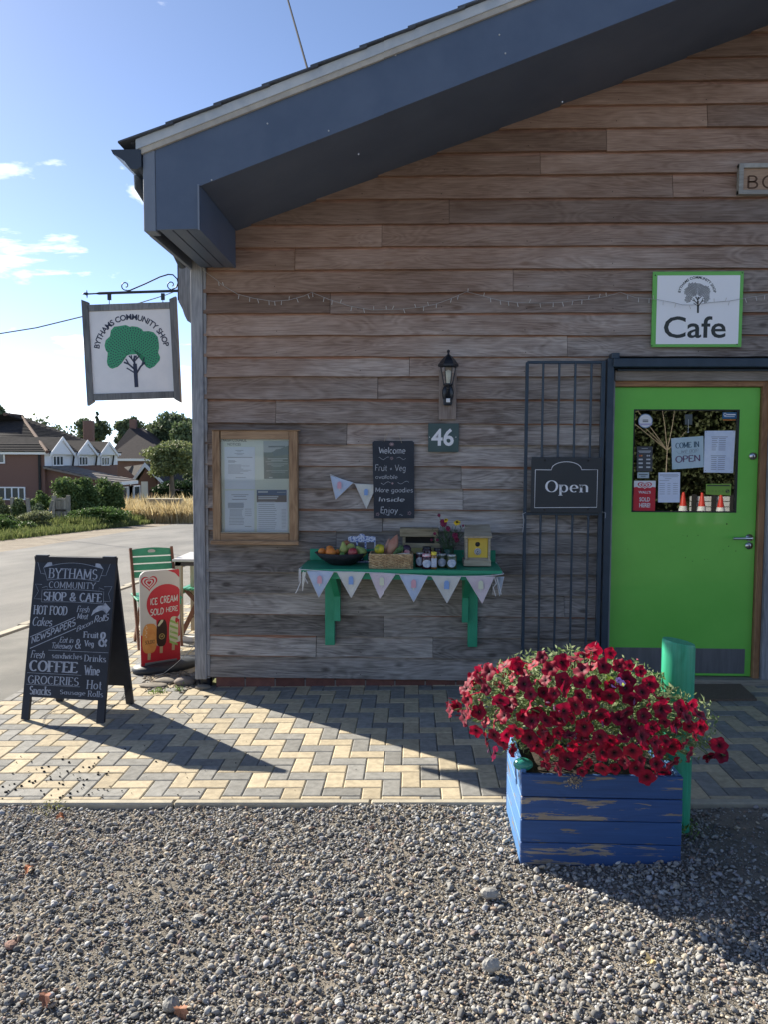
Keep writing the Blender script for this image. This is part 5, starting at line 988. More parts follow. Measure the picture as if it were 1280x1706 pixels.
fruit('orange','large orange at the front left of the black fruit bowl',272,408,58,-.33,O,O2); fruit('orange','orange at the far left rim of the black fruit bowl',176,400,46,-.27,O,O2); fruit('orange','orange tucked behind the large one in the fruit bowl',262,372,46,-.22,O,O2); fruit('orange','small bit of orange showing right of the large orange in the bowl',352,402,34,-.26,O,O2)
G1=(.30,.38,.08)
fruit('pear','upright green pear in the middle of the fruit bowl',420,372,54,-.29,G1,(.36,.40,.12),'pear',rot=-.12); fruit('pear','green pear leaning at the right rim of the fruit bowl',622,402,56,-.29,(.26,.36,.10),(.34,.40,.14),'pear',rot=-.75)
fruit('apple','pale yellow green apple behind the red apple in the bowl',497,350,48,-.22,(.50,.48,.15),(.42,.50,.12)); fruit('apple','red apple at the front right of the fruit bowl',520,408,57,-.33,(.36,.03,.045),(.48,.16,.12)); fruit('apple','reddish apple at the top back of the fruit bowl',450,312,44,-.18,(.30,.07,.04),(.42,.26,.08)); fruit('lime','small dark green lime at the front of the fruit bowl',402,438,36,-.36,(.09,.20,.04),(.13,.26,.06),rot=1.2)
fruit('apple','red apple half hidden behind the upright pear in the bowl',430,335,40,-.15,(.32,.04,.04),(.4,.2,.08))
# little jam rack
jr=thing('jam_rack','blue and white patterned card rack holding three small jars behind the fruit bowl','jar rack',pq(622,425,-.14)); b=MB(); Y=-.14
def ring_poly(pts,Y0,Y1,m,par,name): b=MB(); b.prism([(*[pq(x,y,Y)[0]],Y0,pq(x,y,Y)[2]) for x,y in pts],(0,Y1-Y0,0)); return b.build(name,m,par)
M_TOILE=mat('blue_pattern_card',(.62,.66,.76),.6,(.10,.16,.42),75,ramp=(.50,.56))
top=[(470,235),(485,225),(575,222)]+[(622+42*math.cos(math.radians(a)),235-40*math.sin(math.radians(a))) for a in range(160,19,-20)]+[(668,222),(765,225),(776,238),(776,290),(470,290)]
ring_poly(top,-.15,-.146,M_TOILE,jr,'card_top')
for x0_,x1_ in ((558,578),(654,674),(764,776),(470,482)): ring_poly([(x0_,290),(x1_,290),(x1_,425),(x0_,425)],-.15,-.146,M_TOILE,jr,'card_upright')
b=MB(); a=pq(470,440,Y); c2=pq(778,425,Y); b.box((a[0],-.15,TZ+.001),(c2[0],-.10,TZ+.010)); b.build('card_base',M_TOILE,jr)
M_JAM=mat('dark_jam',(.045,.012,.018),.12,spec=.6); M_LABEL=mat('jar_label',(.58,.64,.74),.6,(.30,.38,.52),60); M_LIDB=mat('black_lid',(.015,.015,.018),.3)
def jar(px,pyb,Y,r,h,label,body=M_JAM,lid=M_LIDB,lab=M_LABEL,group=None,pq_=None,labround=True,lidh=.016,z=None,cat='jar'):
    c=W(px,pyb,Y); z0=TZ+.001 if z is None else z; t=thing('jar',label,cat,(c[0],Y,z0),group); b=MB(); b.lathe((0,0,0),[(0,.0),(r*.9,.0),(r,.004),(r,h*.78),(r*.88,h*.86),(r*.80,h*.88)],20); b.build('glass_body',body,t,local=True)
    b=MB(); b.lathe((0,0,0),[(r*.86,h*.86),(r*.86,h*.86+lidh),(r*.8,h*.86+lidh+.002),(0,h*.86+lidh+.002)],20); b.build('lid',lid,t,local=True)
    if lab:
        V=[];F=[]; n=8
        for i in range(n+1):
            a=-PI/2+(i/n-.5)*1.9; s=math.sqrt(max(.03,1-(2*i/n-1)**2)) if labround else 1
            V+=[((r+.001)*math.cos(a),(r+.001)*math.sin(a),h*.40-h*.27*s),((r+.001)*math.cos(a),(r+.001)*math.sin(a),h*.40+h*.27*s)]
        for i in range(n): F.append((2*i,2*i+2,2*i+3,2*i+1))
        b=MB(); b.add(V,F); b.build('paper_label',lab,t,local=True)
    return t
for i,x in enumerate((530,616,713)): jar(510+x/6.737,921,-.125,.0165,.058,'%s small dark jam jar in the patterned rack'%(('left','middle','right')[i]),group=None,z=TZ+.011)
# wicker basket with vegetables
bk=thing('wicker_basket','rectangular pale wicker basket of vegetables in the middle of the green shelf','basket',(float(pq(950,520,-.4)[0]),-.37,TZ)); M_WICK=mat('wicker',(.66,.50,.29),.75,(.34,.22,.11),40,rnd=.05,bump=.3)
x0_,x1_=float(pq(712,590,-.46)[0]),float(pq(1195,590,-.46)[0]); y0_,y1_=-.46,-.28; zt=float(pq(900,432,-.46)[2])
w_=MB(); nx=26; ny=12; rows=11; rad=.0042
def loop(z,k):
    pts=[]; per=[(x0_+(x1_-x0_)*i/nx,y0_) for i in range(nx)]+[(x1_,y0_+(y1_-y0_)*i/ny) for i in range(ny)]+[(x1_-(x1_-x0_)*i/nx,y1_) for i in range(nx)]+[(x0_,y1_-(y1_-y0_)*i/ny) for i in range(ny)]
    N=len(per)
    for i,(x,y) in enumerate(per+per[:1]):
        wv=.0045*(1 if (i//2+k)%2 else -1); nxn=(0,-1) if i<nx else ((1,0) if i<nx+ny else ((0,1) if i<2*nx+ny else (-1,0))); pts.append((x+nxn[0]*wv,y+nxn[1]*wv,z+random.uniform(-.001,.001)))
    return pts
for k in range(rows): w_.tube(loop(TZ+.006+(zt-TZ-.01)*k/(rows-1),k),rad,5)
w_.build('woven_side',M_WICK,bk); b=MB()
for i in range(nx//2+1):
    for y in (y0_,y1_): x=x0_+(x1_-x0_)*i/(nx//2); b.tube([(x,y,TZ+.003),(x,y,zt)],.003,4)
for i in range(ny//2+1):
    for x in (x0_,x1_): y=y0_+(y1_-y0_)*i/(ny//2); b.tube([(x,y,TZ+.003),(x,y,zt)],.003,4)
b.build('upright',M_WICK,bk); b=MB(); L4=[(x0_,y0_,zt),(x1_,y0_,zt),(x1_,y1_,zt),(x0_,y1_,zt),(x0_,y0_,zt)]; b.tube(L4,.006,6); b.build('rim',M_WICK,bk); b=MB(); b.box((x0_,y0_,TZ+.001),(x1_,y1_,TZ+.006)); b.build('basket_base',M_WICK,bk)
b=MB(); b.box((x0_+.01,y0_+.01,TZ+.006),(x1_-.01,y1_-.01,zt-.02)); tag(b.build('brown_paper',mat('brown_paper',(.25,.18,.11),.9,(.12,.08,.05),20)),'crumpled brown packing paper inside the wicker basket','paper')
fruit('squash','yellow and green squash at the left in the wicker basket',822,372,62,-.38,(.62,.48,.03),(.10,.22,.03),sc=22)
fruit('sweet_potato','large pink sweet potato standing at the right of the pair in the basket',975,340,60,-.35,(.40,.17,.11),(.46,.24,.16),'long',rot=.38); fruit('sweet_potato','pink sweet potato on the left of the pair in the basket',925,352,44,-.31,(.38,.18,.12),(.46,.26,.18),'long',rot=.15)
fruit('aubergine','dark purple aubergine at the right end of the wicker basket',1135,368,52,-.36,(.020,.010,.028),(.03,.012,.04)); fruit('radish','pinkish red vegetable under the aubergine in the basket',1140,405,34,-.42,(.34,.05,.10),(.45,.35,.32))
lk=thing('leek','bunch of green leek leaves between sweet potato and aubergine in the basket','leek',pq(1000,430,-.40)); b=MB()
for i in range(9): a=random.uniform(-.3,.3); p0=pq(985+i*7,432,-.42+i*.008); p1=pq(1030+i*9,360+random.uniform(-14,10),-.38); p2=pq(1050+i*6+a*20,325+random.uniform(-10,20),-.35); b.tube([p0,p1,p2],[.0065,.005,.001],5)
b.build('leaf',mat('leek_green',(.07,.17,.05),.6,(.20,.28,.10),20),lk)
b=MB(); b.tube([pq(1030,432,-.44),pq(1100,425,-.45),pq(1170,418,-.44)],[.007,.009,.004],7); tag(b.build('garlic_bulbs',mat('garlic_skin',(.55,.50,.42),.7,(.42,.34,.30),30)),'pale garlic stalks lying along the front right of the basket','garlic')
# jars of preserves
jq=lambda x,y:(660+x/6.737,840+y/6.737)
M_HONEY=mat('amber_jar',(.20,.11,.03),.12,spec=.6); M_PICK=mat('green_pickle_jar',(.055,.075,.035),.12,spec=.6); M_LIDY=mat('yellow_lid',(.72,.58,.04),.4); M_LIDS=mat('pale_lid',(.42,.44,.42),.35,metal=.5); M_GING=mat('gingham_lid',(.55,.15,.22),.8,(.65,.62,.64),90,ramp=(.49,.51))
def J(x,y,Y,rpx,hpx,label,**k): px,py=jq(x,y); return jar(px,py,Y,rpx/6.737/1322*(5.8+Y),hpx/6.737/1322*(5.8+Y),label,**k)
J(350,690,-.25,56,210,'jar with a black lid standing behind the gingham topped jar'); J(470,690,-.25,48,190,'jar with a black lid behind the yellow topped jar')
J(272,700,-.36,50,175,'jam jar with a pale lid at the left of the jar group',lid=M_LIDS,lidh=.008); J(350,712,-.44,58,160,'jam jar with a pink gingham lid cover at the front left of the jars',lid=M_GING,lidh=.018); J(430,712,-.45,36,185,'slim jar with a yellow lid in the middle of the jar group',body=M_HONEY,lid=M_LIDY,lidh=.020,labround=False); J(520,702,-.38,54,165,'green pickle jar with a pale lid right of the yellow topped jar',body=M_PICK,lid=M_LIDS,lidh=.008); J(628,712,-.42,58,165,'green pickle jar with a pale lid at the right end of the jars',body=M_PICK,lid=M_LIDS,lidh=.009)
# glass vase of flowers
vz=W(747,930,-.2); vs=thing('flower_vase','green glass vase of yellow daisies and maroon flowers on the shelf','vase of flowers',(vz[0],-.20,TZ)); b=MB(); r=.043; b.lathe((0,0,0),[(0,.002),(r*.9,.002),(r,.008),(r*.95,.06),(r*.98,.115),(r*.9,.115),(r*.88,.06),(r*.9,.012),(0,.010)],20); b.build('vase_glass',mat('green_glass',(.02,.07,.045),.08,spec=.7),vs,local=True)
vq=lambda x,y,Y=-.22:W(660+x/6.737,840+y/6.737,Y)-np.array(WORLD[vs.name]); b=MB()
heads=[('y',565,180,30),('y',690,205,42),('m',540,215,42),('m',590,275,34),('m',668,350,38),('m',690,400,34),('m',490,125,22),('m',525,195,30),('p',440,330,20),('p',405,400,16),('p',470,400,18),('p',760,240,16)]
for k_,x,y,r_ in heads: b.tube([(random.uniform(-.02,.02),random.uniform(-.02,.02),.06),vq(600+(x-600)*.5,470+(y-470)*.4,-.2+random.uniform(-.02,.02)),vq(x,y)],.0018,5)
for i in range(26): x,y=random.uniform(410,790),random.uniform(240,430); b.tube([(random.uniform(-.02,.02),0,.07),vq(600+(x-600)*.5,480+(y-480)*.4,-.2+random.uniform(-.03,.03)),vq(x,y,random.uniform(-.26,-.16))],.0012,4)
b.build('stem',mat('flower_stem',(.06,.13,.05),.7),vs,local=True)
M_DY=mat('daisy_yellow',(.75,.48,.01),.6); M_MA=mat('maroon_petal',(.14,.008,.04),.7,(.22,.012,.06),30); M_DC=mat('daisy_centre',(.03,.012,.008),.8)
for k_,x,y,r_ in heads:
    c=vq(x,y,-.24); R_=r_/6.737/1322*5.6; b=MB(); n=13 if k_=='y' else 16; tx,ty=random.uniform(-.5,.5),random.uniform(.3,.9)
    M3=Euler((PI/2-ty if k_=='y' else PI/2-.3,0,tx)).to_matrix()
    for i in range(n):
        a=2*PI*i/n+random.uniform(-.08,.08); l=R_*random.uniform(.85,1.05); w=R_*.22; lay=0 if k_=='y' else random.uniform(-.3,.3)*R_
        P3=[(0,0,0),(l*.5,-w,R_*.08+lay),(l,-w*.5,-R_*.1+lay),(l,w*.5,-R_*.1+lay),(l*.5,w,R_*.08+lay)]; ca,sa=math.cos(a),math.sin(a); b.add([M3@Vector((p[0]*ca-p[1]*sa,p[0]*sa+p[1]*ca,p[2])) for p in P3],[(0,1,2,3,4)])
    b.xf(lambda p:(p[0]+c[0],p[1]+c[1],p[2]+c[2])); o=b.build('flower_head',M_DY if k_=='y' else M_MA,vs,local=True)
    if k_=='y': b=MB(); b.ball((c[0],c[1]-.003,c[2]+.003),R_*.3,8); b.build('flower_centre',M_DC,o,local=True)
n_=260; pc=np.array([vq(random.gauss(600,95),random.gauss(380,70),random.uniform(-.27,-.14)) for _ in range(n_)])+np.array(WORLD[vs.name]); quads('leaf',pc,rng.uniform(.012,.03,n_),leafmat('vase_leaf',(.06,.12,.05),(.15,.16,.15)),vs,aspect=.3)
# yellow nest box
M_PINE=wood('pale_pine',(.26,.21,.14),(.50,.44,.33),0,.8,.6,.8,None,.05,.3)
nx_=lambda x,y,Y=-.33:W(660+x/6.737,840+y/6.737,Y); nb=thing('nest_box','bird nest box with yellow front and pale sloping roof on the shelf','nest box',(nx_(920,690)[0],-.27,TZ)); M_YEL=mat('yellow_front',(.70,.50,.06),.6,(.64,.45,.07),6,bump=.2,bscale=50)
def nbox(name,x0_,ya_,x1_,yb_,Y0,Y1,m,bev=.002): a=nx_(x0_,yb_,Y0); c2=nx_(x1_,ya_,Y0); b=MB(); b.box((a[0],Y0,max(a[2],TZ+.001)),(c2[0],Y1,c2[2]),0,bev); return b.build(name,m,nb)
nbox('base_board',765,630,1072,695,-.345,-.19,M_PINE); nbox('side_board',780,380,812,632,-.325,-.20,M_PINE); nbox('side_board',1038,380,1068,632,-.325,-.20,M_PINE); nbox('front_board',813,380,1037,600,-.320,-.30,M_YEL); nbox('bottom_strip',813,601,1037,628,-.322,-.30,M_PINE); nbox('back_board',780,280,1068,632,-.199,-.185,M_PINE,0)
a=nx_(770,380,-.37); c2=nx_(1085,380,-.37); t1=nx_(778,250,-.17); t2=nx_(1055,245,-.17); b=MB(); b.prism([tuple(a),tuple(c2),tuple(t2),tuple(t1)],(0,0,.012)); b.build('roof',M_PINE,nb)
c=nx_(922,450,-.3205); b=MB(); b.lathe((c[0],-.3205,c[2]),[(.0,-.0005),(.0165,-.0005),(.0165,0)],20,ax=1); b.build('entrance_hole',M_DARK,nb)
c=nx_(922,532,-.3205); b=MB(); b.lathe((c[0],-.3205,c[2]),[(.024,0),(.024,-.008),(0,-.008)],20,ax=1)
for i in range(12):
    a_=2*PI*i/12; f=Flat((c[0],-.3287,c[2]),(1,0,0),(0,0,1),(0,-1,0)); f.poly(b,[(.009*math.cos(a_+d),.009*math.sin(a_+d)) for d in (-.12,.12)]+[(.022*math.cos(a_+d),.022*math.sin(a_+d)) for d in (.09,-.09)],1,.0006)
f.disc(b,0,0,.0055,None,1,.0007,10); b.build('round_badge',[mat('badge_white',(.62,.62,.62),.6),M_BLACKP],nb)
# open fronted bird table behind the jars
fd=thing('bird_feeder','low open fronted timber bird feeder with flat roof behind the jars','bird feeder',(nx_(260,500,-.1)[0],-.10,TZ))
def fbox(name,x0_,ya_,x1_,yb_,Y0,Y1,m,bev=.002): a=nx_(x0_,yb_,Y0); c2=nx_(x1_,ya_,Y0); b=MB(); b.box((a[0],Y0,a[2]),(c2[0],Y1,c2[2]),0,bev); return b.build(name,m,fd)
M_PINE2=wood('damp_pine',(.20,.16,.09),(.42,.36,.24),0,.8,.6,.8,None,.05,.3)
fbox('roof',48,275,480,365,-.165,-.05,M_PINE2); fbox('feeder_post',78,365,112,500,-.15,-.13,M_PINE2); fbox('feeder_post',440,365,470,500,-.15,-.13,M_PINE2); fbox('tray_front',100,440,500,490,-.16,-.145,M_PINE2); fbox('tray_edge',60,485,500,555,-.155,-.145,mat('pale_yellow_wood',(.42,.36,.14),.8)); fbox('feeder_back',90,366,470,560,-.075,-.065,M_DARK,0)
# ============================================================ BLUE PLANTER, PETUNIAS, GREEN POST
PX0,PX1,PY0,PY1=.457,1.118,-2.575,-2.06; PB=-.012; PT=float(W(900,1290,PY0)[2]); M_BLUE=wood('blue_painted_planks',(.11,.09,.07),(.32,.28,.22),0,.62,.1,1,None,.05,.35,((.028,.078,.215),.60),.4); M_BLUE_LIT=wood('blue_painted_side_lit',(.11,.09,.07),(.32,.28,.22),1,.55,.1,1,None,.05,.35,((.08,.20,.42),.61),.5); M_BLUE3=wood('blue_painted_peeling',(.11,.09,.07),(.34,.29,.23),0,.62,.1,1,None,.05,.35,((.028,.074,.205),.555),.4)  # side planks get a paler blue, with sunlight put into the paint colour
pt=thing('planter','square blue painted plank planter with peeling paint on the gravel, full of petunias','planter',((PX0+PX1)/2,(PY0+PY1)/2,PB)); N4=4; hh=(PT-PB)/N4
for i in range(N4):
    z0=PB+i*hh+.0015; z1=PB+(i+1)*hh-.0015
    b=MB(); b.box((PX0,PY0+random.uniform(-.002,.002),z0),(PX1,PY0+.022,z1),0,.003); b.build('plank',M_BLUE3 if i in (0,2) else M_BLUE,pt,label='blue plank with bare flaked patches' if i in (0,2) else None)
    b=MB(); b.box((PX0,PY1-.022,z0),(PX1,PY1,z1),0,.003); b.build('plank',M_BLUE,pt)
    b=MB(); b.box((PX0,PY0+.023,z0),(PX0+.022,PY1-.023,z1+(.012 if i==3 else 0)),0,.003); b.build('plank',M_BLUE_LIT,pt)
    b=MB(); b.box((PX1-.022,PY0+.023,z0),(PX1,PY1-.023,z1),0,.003); b.build('plank',M_BLUE_LIT,pt)
b=MB(); b.box((PX0+.023,PY0+.023,PB),(PX1-.023,PY1-.023,PT-.05)); tag(b.build('compost',mat('compost',(.025,.018,.012),.95,bump=1,bscale=60,col2=(.05,.035,.025),nscale=40)),'dark compost filling the blue planter under the petunias','compost')
c=W(873,1274,-2.52); b=MB(); b.ball((0,0,0),.040,18,0,(1.05,.8,.66)); o=b.build('painted_pebble',mat('turquoise_paint',(.03,.26,.20),.22,(.05,.32,.26),9,spec=.6)); o.location=(float(c[0]),-2.515,float(c[2])); tag(o,'smooth turquoise painted pebble resting on the left front corner of the blue planter','pebble')
pe=thing('petunia_plant','sprawling crimson petunia plant spilling over the blue planter','petunias',((PX0+PX1)/2,(PY0+PY1)/2,PT-.05))
poly=[(752,1180),(790,1150),(812,1118),(850,1098),(880,1106),(905,1092),(940,1098),(985,1082),(1045,1095),(1085,1125),(1108,1158),(1120,1185),(1150,1165),(1172,1178),(1172,1215),(1160,1240),(1150,1262),(1128,1285),(1100,1292),(1050,1284),(1000,1288),(960,1285),(905,1278),(870,1262),(850,1248),(825,1248),(800,1240),(778,1215)]
EC=np.array([.80,-2.31,.60]); ER=np.array([.60,.42,.30])
def onsurf(px,py):
    Y=-2.6
    for _ in range(12):
        w=W(px,py,Y); ex=(w[0]-EC[0])/ER[0]; ez=(w[2]-EC[2])/ER[2]; q_=1-ex*ex-ez*ez; Y=EC[1]-ER[1]*(math.sqrt(q_) if q_>0 else 0)
    return W(px,py,Y)
cand=[(1192,1236),(1204,1258),(1186,1268),(748,1184),(762,1176),(770,1196),(1130,1182),(1152,1172),(1168,1192),(1150,1212),(1128,1215),(1106,1200),(1140,1240),(1160,1228),(1112,1232)]; 
for _ in range(6000):
    px,py=random.uniform(745,1180),random.uniform(1080,1300)
    if math.hypot(px-875,py-1276)>30 and math.hypot(px-1030,py-1133)>17 and inside(px,py,poly) and all((px-a)**2+(py-c2)**2>17.5**2 for a,c2 in cand): cand.append((px,py))
cand+=[(753,1183),(1188,1262),(1192,1240),(1101,1304),(822,1252),(988,1084),(858,1108)]
fl_pos=[]
for px,py in cand:
    p=onsurf(px,py); n=np.array([(p[0]-EC[0])/ER[0],(p[1]-EC[1])/ER[1]*1.3,(p[2]-EC[2])/ER[2]*.7+.15]); fl_pos.append((p+rng.normal(scale=.018,size=3)*np.array([.3,1,.3]),n))
for _ in range(34):
    a=random.uniform(PI*.42,PI-.1); e=random.uniform(.0,.45); n=np.array([math.cos(a)*math.cos(e),math.sin(a)*math.cos(e),math.sin(e)]); fl_pos.append((EC+n*ER*np.array([.95,.85,.9]),n))
def petunia_mesh(seed,cm):
    r_=random.Random(seed); b=MB(); n=20; R_=.0345; V=[]; 
    prof=[(.07,-.34),(.16,-.12),(.60,.05),(.98,-.02)]
    for j,(rr,h) in enumerate(prof):
        for i in range(n):
            a=2*PI*i/n; lobe=1-.14*(.5+.5*math.cos(5*a+PI*0))**3*(j>1) if False else 1+(.10*math.cos(5*a) if j==3 else .04*math.cos(5*a) if j==2 else 0)
            w=R_*rr*lobe*(1+r_.uniform(-.03,.03)); z=R_*(h+(.16*math.cos(5*a+1.0)+r_.uniform(-.10,.10) if j==3 else .05*math.cos(5*a) if j==2 else 0)); V.append((w*math.cos(a),w*math.sin(a),z))
    F=[(j*n+i,j*n+(i+1)%n,(j+1)*n+(i+1)%n,(j+1)*n+i) for j in range(3) for i in range(n)]
    b.add(V[:],[f for f in F if f[0]>=n],0,True); b.add(V[:2*n],F[:n],1,True); b.tube([(0,0,-R_*.34),(0,0,-R_*1.0)],[R_*.10,R_*.05],5,2)
    return b.mesh('bloom',[cm,M_PTH,M_PST])
def petal(name,c1,c2):
    m=bpy.data.materials.new(name); m.use_nodes=True; N=m.node_tree.nodes; L=m.node_tree.links; b=N['Principled BSDF']; b.inputs['Roughness'].default_value=.55; b.inputs['Sheen Weight'].default_value=.2; b.inputs['Specular IOR Level'].default_value=.25
    tcn=N.new('ShaderNodeTexCoord'); ln=N.new('ShaderNodeVectorMath'); ln.operation='LENGTH'; L.new(tcn.outputs['Object'],ln.inputs[0]); r=N.new('ShaderNodeValToRGB'); r.color_ramp.elements[0].position=.006; r.color_ramp.elements[0].color=(.04,.002,.012,1); r.color_ramp.elements[1].position=.022; r.color_ramp.elements[1].color=(*c1,1); L.new(ln.outputs['Value'],r.inputs[0])
    oi=N.new('ShaderNodeObjectInfo'); mxn=N.new('ShaderNodeMix'); mxn.data_type='RGBA'; mxn.blend_type='MIX'; L.new(oi.outputs['Random'],mxn.inputs[0]); L.new(r.outputs[0],mxn.inputs[6]); 
    r2=N.new('ShaderNodeValToRGB'); r2.color_ramp.elements[0].position=.006; r2.color_ramp.elements[0].color=(.03,.002,.01,1); r2.color_ramp.elements[1].position=.022; r2.color_ramp.elements[1].color=(*c2,1); L.new(ln.outputs['Value'],r2.inputs[0]); L.new(r2.outputs[0],mxn.inputs[7])
    L.new(mxn.outputs[2],b.inputs['Base Color']); t=N.new('ShaderNodeBsdfTranslucent'); L.new(mxn.outputs[2],t.inputs[0]); ms=N.new('ShaderNodeMixShader'); ms.inputs[0].default_value=.35; L.new(b.outputs[0],ms.inputs[1]); L.new(t.outputs[0],ms.inputs[2]); L.new(ms.outputs[0],N['Material Output'].inputs[0]); return m
M_PET=petal('crimson_petal',(.46,.004,.034),(.24,.003,.034)); M_PTH=mat('petunia_throat',(.03,.002,.008),.7); M_PST=mat('petunia_stem',(.12,.20,.06),.7)
M_BUD=mat('bud_crimson',(.20,.02,.04),.7); M_FADE=mat('faded_flower',(.16,.05,.12),.9); PM=[petunia_mesh(i,M_PET) for i in range(9)]; S0=MB()
for i,(p,n) in enumerate(fl_pos):
    n=n/np.linalg.norm(n)+rng.normal(scale=.55,size=3); n[1]-=.2; n=n/np.linalg.norm(n); o=bpy.data.objects.new('bloom',PM[i%9]); COL.objects.link(o); o.parent=pe
    o.location=tuple(p-np.array(WORLD[pe.name])); o.rotation_euler=Vector(n).to_track_quat('Z','Y').to_euler(); s=random.uniform(.66,1.16); o.scale=(s,s,s*random.uniform(.8,1.4))
    q0=EC+np.array([(p[0]-EC[0])*.35,(p[1]-EC[1])*.35,-.06]); S0.tube([q0,(q0+p)/2+np.array([0,0,.04]),p-n*.03],.0018,4)
for px,py in ((753,1183),(1190,1250),(988,1084),(1150,1180),(775,1200)):
    p=onsurf(px,py); S0.tube([EC+np.array([(p[0]-EC[0])*.5,0,0]),EC*.3+p*.7+np.array([0,0,.02]),p],.002,4)
S0.build('stem',M_PST,pe)
for i in range(46):
    px,py=random.choice(cand); p=onsurf(px+random.uniform(-14,14),py+random.uniform(-16,10))+np.array([0,-.025,.01]); b=MB(); L_=random.uniform(.018,.034); dn=Vector(rng.normal(size=3)+np.array([0,-.5,.2])).normalized(); b.tube([p,p+np.array(dn)*L_*.5,p+np.array(dn)*L_],[.002,.0045,.001],6,0); b.build('bud',M_BUD if i%3 else M_FADE,pe)
LP=[]
for (cx,cy,cz,ax,ay,az,cnt) in ((.72,-2.31,.60,.44,.36,.22,4300),(.40,-2.36,.62,.17,.18,.10,380),(1.10,-2.42,.55,.20,.17,.15,900),(.95,-2.36,.62,.22,.26,.14,700)):
    d=rng.normal(size=(cnt,3)); d/=np.linalg.norm(d,axis=1)[:,None]; LP.append(np.array([cx,cy,cz])+d*np.array([ax,ay,az])*rng.uniform(.55,1.08,cnt)[:,None])
P_=np.concatenate(LP); P_=P_[(P_[:,2]>PT-.06)|(P_[:,1]<PY0-.01)|(P_[:,0]<PX0-.02)|(P_[:,0]>PX1+.02)]; P_=P_[P_[:,2]>.40+.0*P_[:,1]]
P_=P_[~((P_[:,0]<PX0+.09)&(P_[:,1]<PY0+.10)&(P_[:,2]<PT+.07))]; P_=P_[~((P_[:,0]>PX0)&(P_[:,0]<PX1)&(P_[:,2]<PT-.02)&(P_[:,1]>PY0))]
quads('foliage',P_,rng.uniform(.018,.042,len(P_)),leafmat('petunia_leaf',(.12,.20,.06),(.38,.44,.25),.7,.4),pe,aspect=.38)
for px,py in ((1030,1131),(1022,1138),(1036,1136)):
    p=onsurf(px,py); o=bpy.data.objects.new('bloom',petunia_mesh(50+px,mat('lilac_petal',(.50,.25,.60),.6))); COL.objects.link(o); o.parent=pe; o.location=tuple(p-np.array(WORLD[pe.name])-np.array([0,.02,0])); o.scale=(.38,.38,.38); o.rotation_euler=(1.0,0,0); o['label']='small lilac bloom among the crimson ones'
p=onsurf(1017,1137); n_=40; quads('foliage',np.array([p+rng.normal(scale=.015,size=3) for _ in range(n_)]),rng.uniform(.02,.03,n_),leafmat('lime_leaf',(.30,.42,.05),(.42,.50,.10)),pe)
p=W(958,1302,PY0-.02); n_=160; quads('dry_seed_head',np.array([p+rng.normal(size=3)*np.array([.016,.008,.013]) for _ in range(n_)]),rng.uniform(.006,.012,n_),leafmat('dry_bracts',(.30,.24,.16),(.48,.42,.32)),pe)
# green bollard post
M_BOL=wood('green_painted_post',(.02,.27,.14),(.05,.44,.26),2,.38,.35,.9,None,0,.5,None,.5); PR=.071; pcx=1.122+PR+.008; pcy=-2.24; c=W(1122,1068,pcy); pcx=float(c[0]); ztp=float(c[2]); 
pcx=max(pcx,PX1+PR*1.02+.004)
b=MB(); n=40; V=[]; zs=[-.06,.1,.25,.4,.55,ztp-.012,ztp]; 
for k,z in enumerate(zs):
    for i in range(n):
        a=2*PI*i/n; r=PR*(1+.012*math.sin(3*a+z*4)+.006*math.sin(11*a))*(.955 if k==6 else 1); V.append((r*math.cos(a),r*math.sin(a),z-(.012*math.cos(a) if k>=5 else 0)))
b.add(V,[(k*n+i,k*n+(i+1)%n,(k+1)*n+(i+1)%n,(k+1)*n+i) for k in range(6) for i in range(n)],0,True); b.add(V[-n:],[tuple(range(n))],0); bo=b.build('timber_post',M_BOL); bo.location=(pcx,pcy,0.0); tag(bo,'round bright green painted timber post standing behind the right end of the blue planter','post')
# ============================================================ A-BOARD, ICE CREAM SIGN, CHAIRS, TABLE
M_BLK=mat('black_board_paint',(.010,.014,.024),.55,(.018,.024,.038),6,bump=.15,bscale=70,spec=.35); M_CHW=mat('board_lettering',(.40,.44,.52),.85,(.26,.29,.36),34,ramp=(.3,.7))
fl_,fr_=G(33,1200),G(173,1205); ang=math.atan2(fr_[1]-fl_[1],fr_[0]-fl_[0]); mx_=(fl_[0]+fr_[0])/2; my_=(fl_[1]+fr_[1])/2
AB=thing('chalk_a_board','tall black A-board with white hand lettered menu standing on the sunlit paving','a-board',(mx_,my_,gz(mx_,my_)),rz=ang)
tilt_b=math.atan(.022); HB=1.085; TOPY=.215; AW=.292
def lean(u,v,off=0): # u across (-1..1) metres, v along the front face from the ground 0..HB, off outwards
    s=TOPY/HB; c_=math.sqrt(1-s*s); return (u,v*s-off*c_,v*c_+off*s)
def leanbox(name,u0,v0,u1,v1,t,m,par,back=False,off=0,label=None):
    b=MB(); V=[]
    for (u,v) in ((u0,v0),(u1,v0),(u1,v1),(u0,v1)):
        for o_ in (off,off-t): V.append(lean(u,v,o_))
    if back: V=[(x,2*TOPY-y+.004,z) for x,y,z in V]
    b.add(V,[(0,2,4,6),(1,7,5,3),(0,1,3,2),(2,3,5,4),(4,5,7,6),(6,7,1,0)]); return b.build(name,m,par,label,local=True)
for bk_ in (False,True):
    for s in (-1,1): leanbox('leg',s*AW-(.0 if s<0 else .052),0,s*AW+(.052 if s<0 else 0),.15,.022,M_BLK,AB,bk_)
    leanbox('rear_panel' if bk_ else 'front_panel',-AW,.148,AW,HB,.022,M_BLK,AB,bk_)
